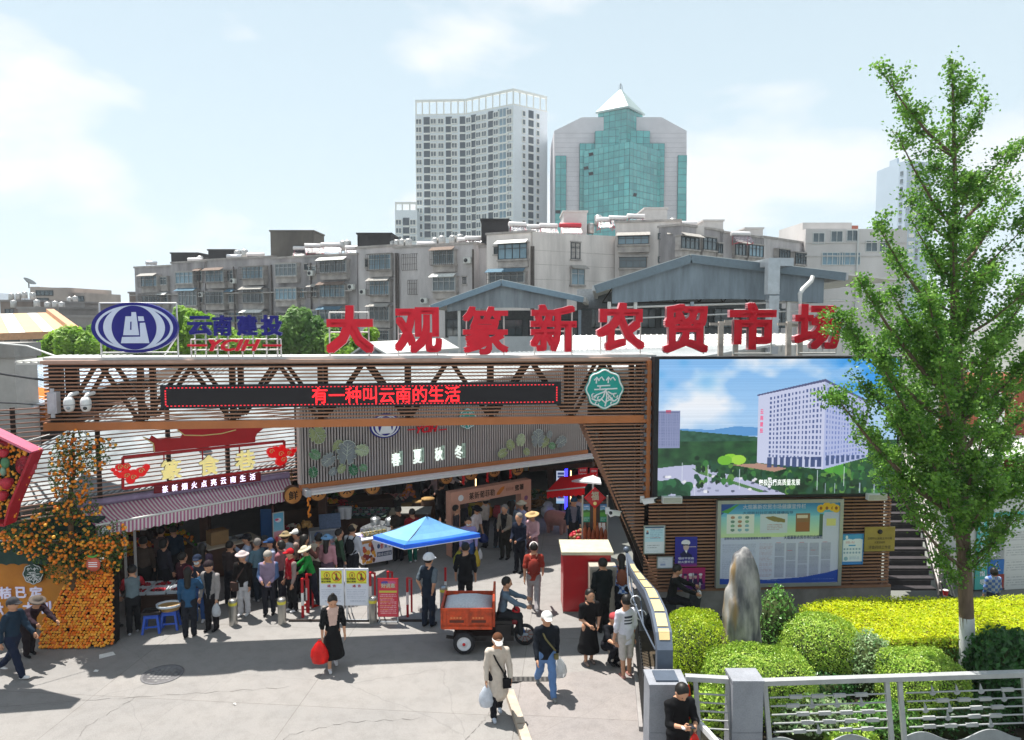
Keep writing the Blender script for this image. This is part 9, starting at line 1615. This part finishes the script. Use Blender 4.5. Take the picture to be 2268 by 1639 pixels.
bag('white plastic bag in the hand of the trench coat woman',wpos(lb,1),.26,.42,'#cdd4de',clear=True)
lb='man in a navy jacket, white cap and blue jeans walking forward';Pn(lb,1209,1537,1.7,10,'walk2','#151a22','#5a7aa8','#7a7a78',hat=('cap','#d4d2d0'),inner=None,hem=.06,wide=1.05);sling(lb,'olive strap bag across the navy jacket','#6a6444',1,.0,.03)
bag('white plastic bag with vegetables held by the man in the white cap',wpos(lb,2,(.04,0,0)),.3,.42,'#cfd2d4',clear=True)
lb='woman with a hair bun, black cardigan and long black skirt';Pn(lb,738,1482,1.62,22,'carry','#151619','#141416','#c9c9cc',sleeve=.7,hair='bun',inner='#c4a79c',kind='skirt',nod=30);bag('big bright red plastic bag held by the woman with the bun',wpos(lb,1,(-.06,0,.02)),.36,.5,'#d8201c')
lb='security guard in a white helmet and dark vest';Pn(lb,950,1387,1.72,150,'back','#1a2430','#1a2232',K,sleeve=.4,hat=('helmet','#d2d4da'),extra='#5a646c');bt=thing('baton','black baton held behind the guard','baton',wpos(lb,1));t=MB();t.tube([(0,0,.05),(0,0,-.5)],.014,6);t.build('rod',hair_m,bt);t=MB();t.tube([(0,0,.051),(0,0,.12)],.018,6);t.build('grip',hair_m,bt)
Pn('tricycle rider in a grey-blue jacket',0,0,1.66,90,'ride','#566878','#26282c','#8a94a0',at3=(g0.x+Lx(1113),g0.y+.5,0),z0=.68-.525*1.66+.06)
lb='man in a black T-shirt looking at his phone by the granite pillar';Pn(lb,0,0,1.72,14,'phone','#121214','#141416',K,sleeve=.55,at3=(xat(1502,1600,11.15),11.15,-.06),hem=.05,vox=.0125,wide=1.05);ph=thing('phone','dark phone in the hands of the man in the black T-shirt','phone',(wpos(lb,1)+wpos(lb,2))/2+Vector((0,0,.03)),.2);t=MB();t.b2((-.04,-.07,0),(.04,.07,.01));t.build('case',hair_m,ph);t=MB();t.b2((-.035,-.065,.0102),(.035,.065,.012));t.build('glass',lensm,ph);bag('red plastic bag hanging below the phone',wpos(lb,2,(0,0,-.06)),.2,.4,'#d02a20');wb=thing('wristband','white wristband on the man in the black T-shirt','wristband',wpos(lb,1));t=MB();t.lathe([(.035,-.012),(.035,.012)],12,c=(-.06,.03,-.01));t.build('band',wht,wb)
lb='scooter rider in a black patterned jacket by the slatted wall';Pn(lb,0,0,1.66,80,'ride','#1a1c1c','#1c1c20',K,at3=(xat(1486,1320,16.75),16.75,0),z0=.74-.525*1.66+.06,nod=18)
Pn('child in a checked shirt sitting behind the yellow hedge at right',0,0,1.3,175,'stand','#9aa4b4','#3a4050',K,hair='bob',extra='plaid',at3=(xat(2200,1300,17.3),17.3,0))
for i,(u,v,Y,a,c,hc,lb)in enumerate(((325,1250,20.2,150,'#3a302c',None,'dim shopper in a brown coat under the left of the striped awning'),(352,1290,19.4,170,'#5a4c4a',None,'dim shopper in a greyish coat under the striped awning'),(388,1300,19.6,200,'#1c2c3c',None,'dim shopper in dark blue under the striped awning'),(382,1240,21.8,10,'#14161c',None,'dark clothed fruit seller before the orange heaps'),(339,1240,21.6,-10,'#17140f',None,'second dark clothed fruit seller behind the orange heaps'),(970,1130,26.6,-30,'#b09a9c',None,'stall keeper in a pale pink shirt left of the pink arch'),(942,1130,26.4,40,'#2c2a2c',None,'stall keeper in black bending near the cake pyramid'),(975,1200,24.9,160,'#1a181c',None,'dark shopper at the left post of the pink arch'),(830,1150,26.0,20,'#6a6460',None,'stall keeper in grey behind the bowl table'),(1000,1110,28.2,60,'#b9b4b8',None,'stall keeper in white deep behind the pink arch'))):Pn(lb,0,0,1.66,a,['stand','reach'][i%2],c,'#1c1c20',K,at3=(xat(u,v,Y),Y,0),vox=.026)
for i,(u,v,fc_,po,tp_c,bt_c,ht_,lb)in enumerate(((512,1336,160,'stand','#3a3030','#1d1d24',None,'shopper in dark brown with bare head behind the nearest steel bollard'),(588,1322,40,'stand','#3c4656','#20222c',('cap','#2a2c30'),'shopper in slate grey and a black cap behind the lavender sweater woman'),(626,1338,-100,'stand','#8a5c64','#2a2a34',None,'shopper in dusty rose between the lavender sweater and red vest'),(634,1316,170,'stand','#aab0b8','#2a3040',('bucket','#8a7a5c'),'shopper in pale grey with a khaki hat behind the red vest'),(676,1326,140,'face','#5c3a34','#1c1c20',None,'shopper in maroon left of the green shirt'),(708,1312,-150,'stand','#c0b8a8','#3a3630',('cap','#3a4a6a'),'shopper in beige with a navy cap by the display freezer'),(752,1304,120,'stand','#344a3a','#1c1c20',None,'shopper in dark green beside the display freezer'),(452,1346,200,'stand','#4a3c50','#20202a',('cap','#5a5a60'),'shopper in plum with a grey cap behind the masked shopper'),(366,1336,150,'stand','#2a2a34','#1a1a20',None,'dark figure bending at the back of the low stall table'),(322,1332,190,'stand','#4c4038','#1c1a1a',None,'figure in faded brown near the white door frame'),(1135,1222,150,'stand','#6a7a8a','#24262e',None,'shopper in grey blue behind the vest man in the market lane'),(1075,1212,-120,'stand','#b0a8a0','#2c2c34',('bucket','#c0b49c'),'shopper in off-white with a pale hat beside the pink arch'),(1010,1238,100,'stand','#3a3438','#202028',None,'shopper in charcoal at the foot of the left arch post'))):Pn(lb,u,v,1.6+.02*(i%5),fc_,po,tp_c,bt_c,K,hat=ht_,hair=['short','long','bob'][i%3],vox=.022)
dg=thing('dog','shaggy pale grey dog standing upright on its hind legs','dog',gr(1360,1474),rad(160));du_=lambda X,Y,Z:None
def creature(o,name,prims,m,lo,hi,vx,k=.04,col2=None):
 def F(X,Y,Z):
  D=None
  for p in prims:d=sd_cap((X,Y,Z),p[0],p[1],p[2],p[3])if len(p)==4 else sd_ell((X,Y,Z),p[0],p[1]);D=d if D is None else smin(D,d,k)
  return D+.006*np.sin(X*90)*np.sin(Y*80)*np.sin(Z*70)
 v,f=surfnet(F,lo,hi,vx);mi=None
 if col2:mi=col2[1](v[f].mean(1)).astype(np.int32)
 return link(name,mesh_np(name,v,f,[m]+([col2[0]]if col2 else[]),True,mi),o)
fur=mat('grey_dog_fur','#9a948e',.95,var=.35,scale=14)
creature(dg,'body',[((0,.02,.36),(0,-.02,.66),.105,.115),((0,-.02,.66),(0,-.05,.82),.075,.065),((0,-.1,.87),(.07,.085,.075)),((0,-.15,.85),(0,-.21,.835),.04,.03),((-.07,-.07,.9),(-.085,-.06,.8),.025,.03),((.07,-.07,.9),(.085,-.06,.8),.025,.03),((-.08,0,.36),(-.1,-.1,.22),.07,.045),((-.1,-.1,.22),(-.11,.03,.1),.04,.028),((-.11,.03,.1),(-.12,-.04,.02),.028,.03),((.08,0,.36),(.1,-.1,.22),.07,.045),((.1,-.1,.22),(.11,.03,.1),.04,.028),((.11,.03,.1),(.12,-.04,.02),.028,.03),((-.08,-.06,.68),(-.11,-.22,.6),.045,.03),((-.11,-.22,.6),(-.1,-.3,.66),.028,.028),((.08,-.06,.68),(.11,-.22,.6),.045,.03),((.11,-.22,.6),(.1,-.3,.66),.028,.028),((0,.1,.3),(0,.2,.2),.025,.03)],fur,(-.22,-.36,-.02),(.22,.28,1.0),.014)
t=MB();t.ball((0,-.245,.845),.018,6,4);t.build('nose',eye_m,dg)
for s in(-1,1):t=MB();t.ball((s*.03,-.178,.89),.01,6,4);t.build('eye',eye_m,dg)
pg=thing('pig_statue','pink pig statue with a dark head in front of the white jar','statue',(P7(1360,800,24.6).x,24.6,0),rad(60));creature(pg,'body',[((0,.25,.5),(0,-.2,.52),.27,.25),((0,-.42,.6),(.17,.17,.17)),((0,-.55,.55),(0,-.64,.53),.08,.075),((-.13,.3,.3),(-.13,.3,.03),.08,.06),((.13,.3,.3),(.13,.3,.03),.08,.06),((-.13,-.2,.3),(-.13,-.2,.03),.08,.06),((.13,-.2,.3),(.13,-.2,.03),.08,.06),((-.12,-.4,.74),(-.18,-.46,.8),.05,.02),((.12,-.4,.74),(.18,-.46,.8),.05,.02)],mat('pig_pink','#b5847c',.5),(-.35,-.75,-.05),(.35,.6,.9),.028,.05,(mat('pig_black','#2a2628',.5),lambda c:(c[:,1]<-.33)&(c[:,2]>.55)))
sk=thing('scooter','dark electric scooter under the rider beside the slatted wall','scooter',(xat(1486,1320,16.75),16.75,0));RW2=RW
for x in(-.45,.75):X=Matrix.Translation((x,0,.22))@RW;t=MB();t.lathe([(.14,-.05),(.2,-.05),(.22,0),(.2,.05),(.14,.05)],20,X=X,cap=False);t.lathe([(.0,-.02),(.14,-.02),(.14,.02),(0,.02)],16,X=X);t.build('wheel',tyre,sk)
t=MB();t.b2((-.5,-.14,.4),(.1,.14,.7));t.b2((.1,-.13,.28),(.5,.13,.36));t.bar((.5,0,.3),(.6,0,.95),.26,.1);t.build('body',mat('scooter_dark','#23303c',.3,coat=.4),sk);t=MB();t.b2((-.5,-.13,.701),(.1,.13,.76));t.build('seat',blackm,sk);t=MB();t.tube([(.55,-.32,1.0),(.6,0,.98),(.55,.32,1.0)],.018,6);t.build('handlebar',blackm,sk)
for s in(-1,1):t=MB();t.tube([(.56,s*.25,1.0),(.6,s*.3,1.2)],.008,5);t.ball((.6,s*.31,1.24),(.02,.05,.07),8,5);t.build('mirror',silver,sk)
t=MB();t.ball((.66,0,.9),(.07,.12,.1),10,6);t.build('headlight',camw,sk)
# ================================================================== the air
hz=MB();hz.b2((-1750,-350,-1.2),(1750,2300,112));hm_=bpy.data.materials.new('thin_haze');hm_.use_nodes=True;N=hm_.node_tree.nodes;N.clear();vo=N.new('ShaderNodeVolumePrincipled');vo.inputs['Color'].default_value=(.86,.93,1,1);vo.inputs['Density'].default_value=.00045;vo.inputs['Anisotropy'].default_value=.2;ou=N.new('ShaderNodeOutputMaterial');hm_.node_tree.links.new(vo.outputs[0],ou.inputs['Volume'])
hz.build('haze',hm_)['kind']='stuff'
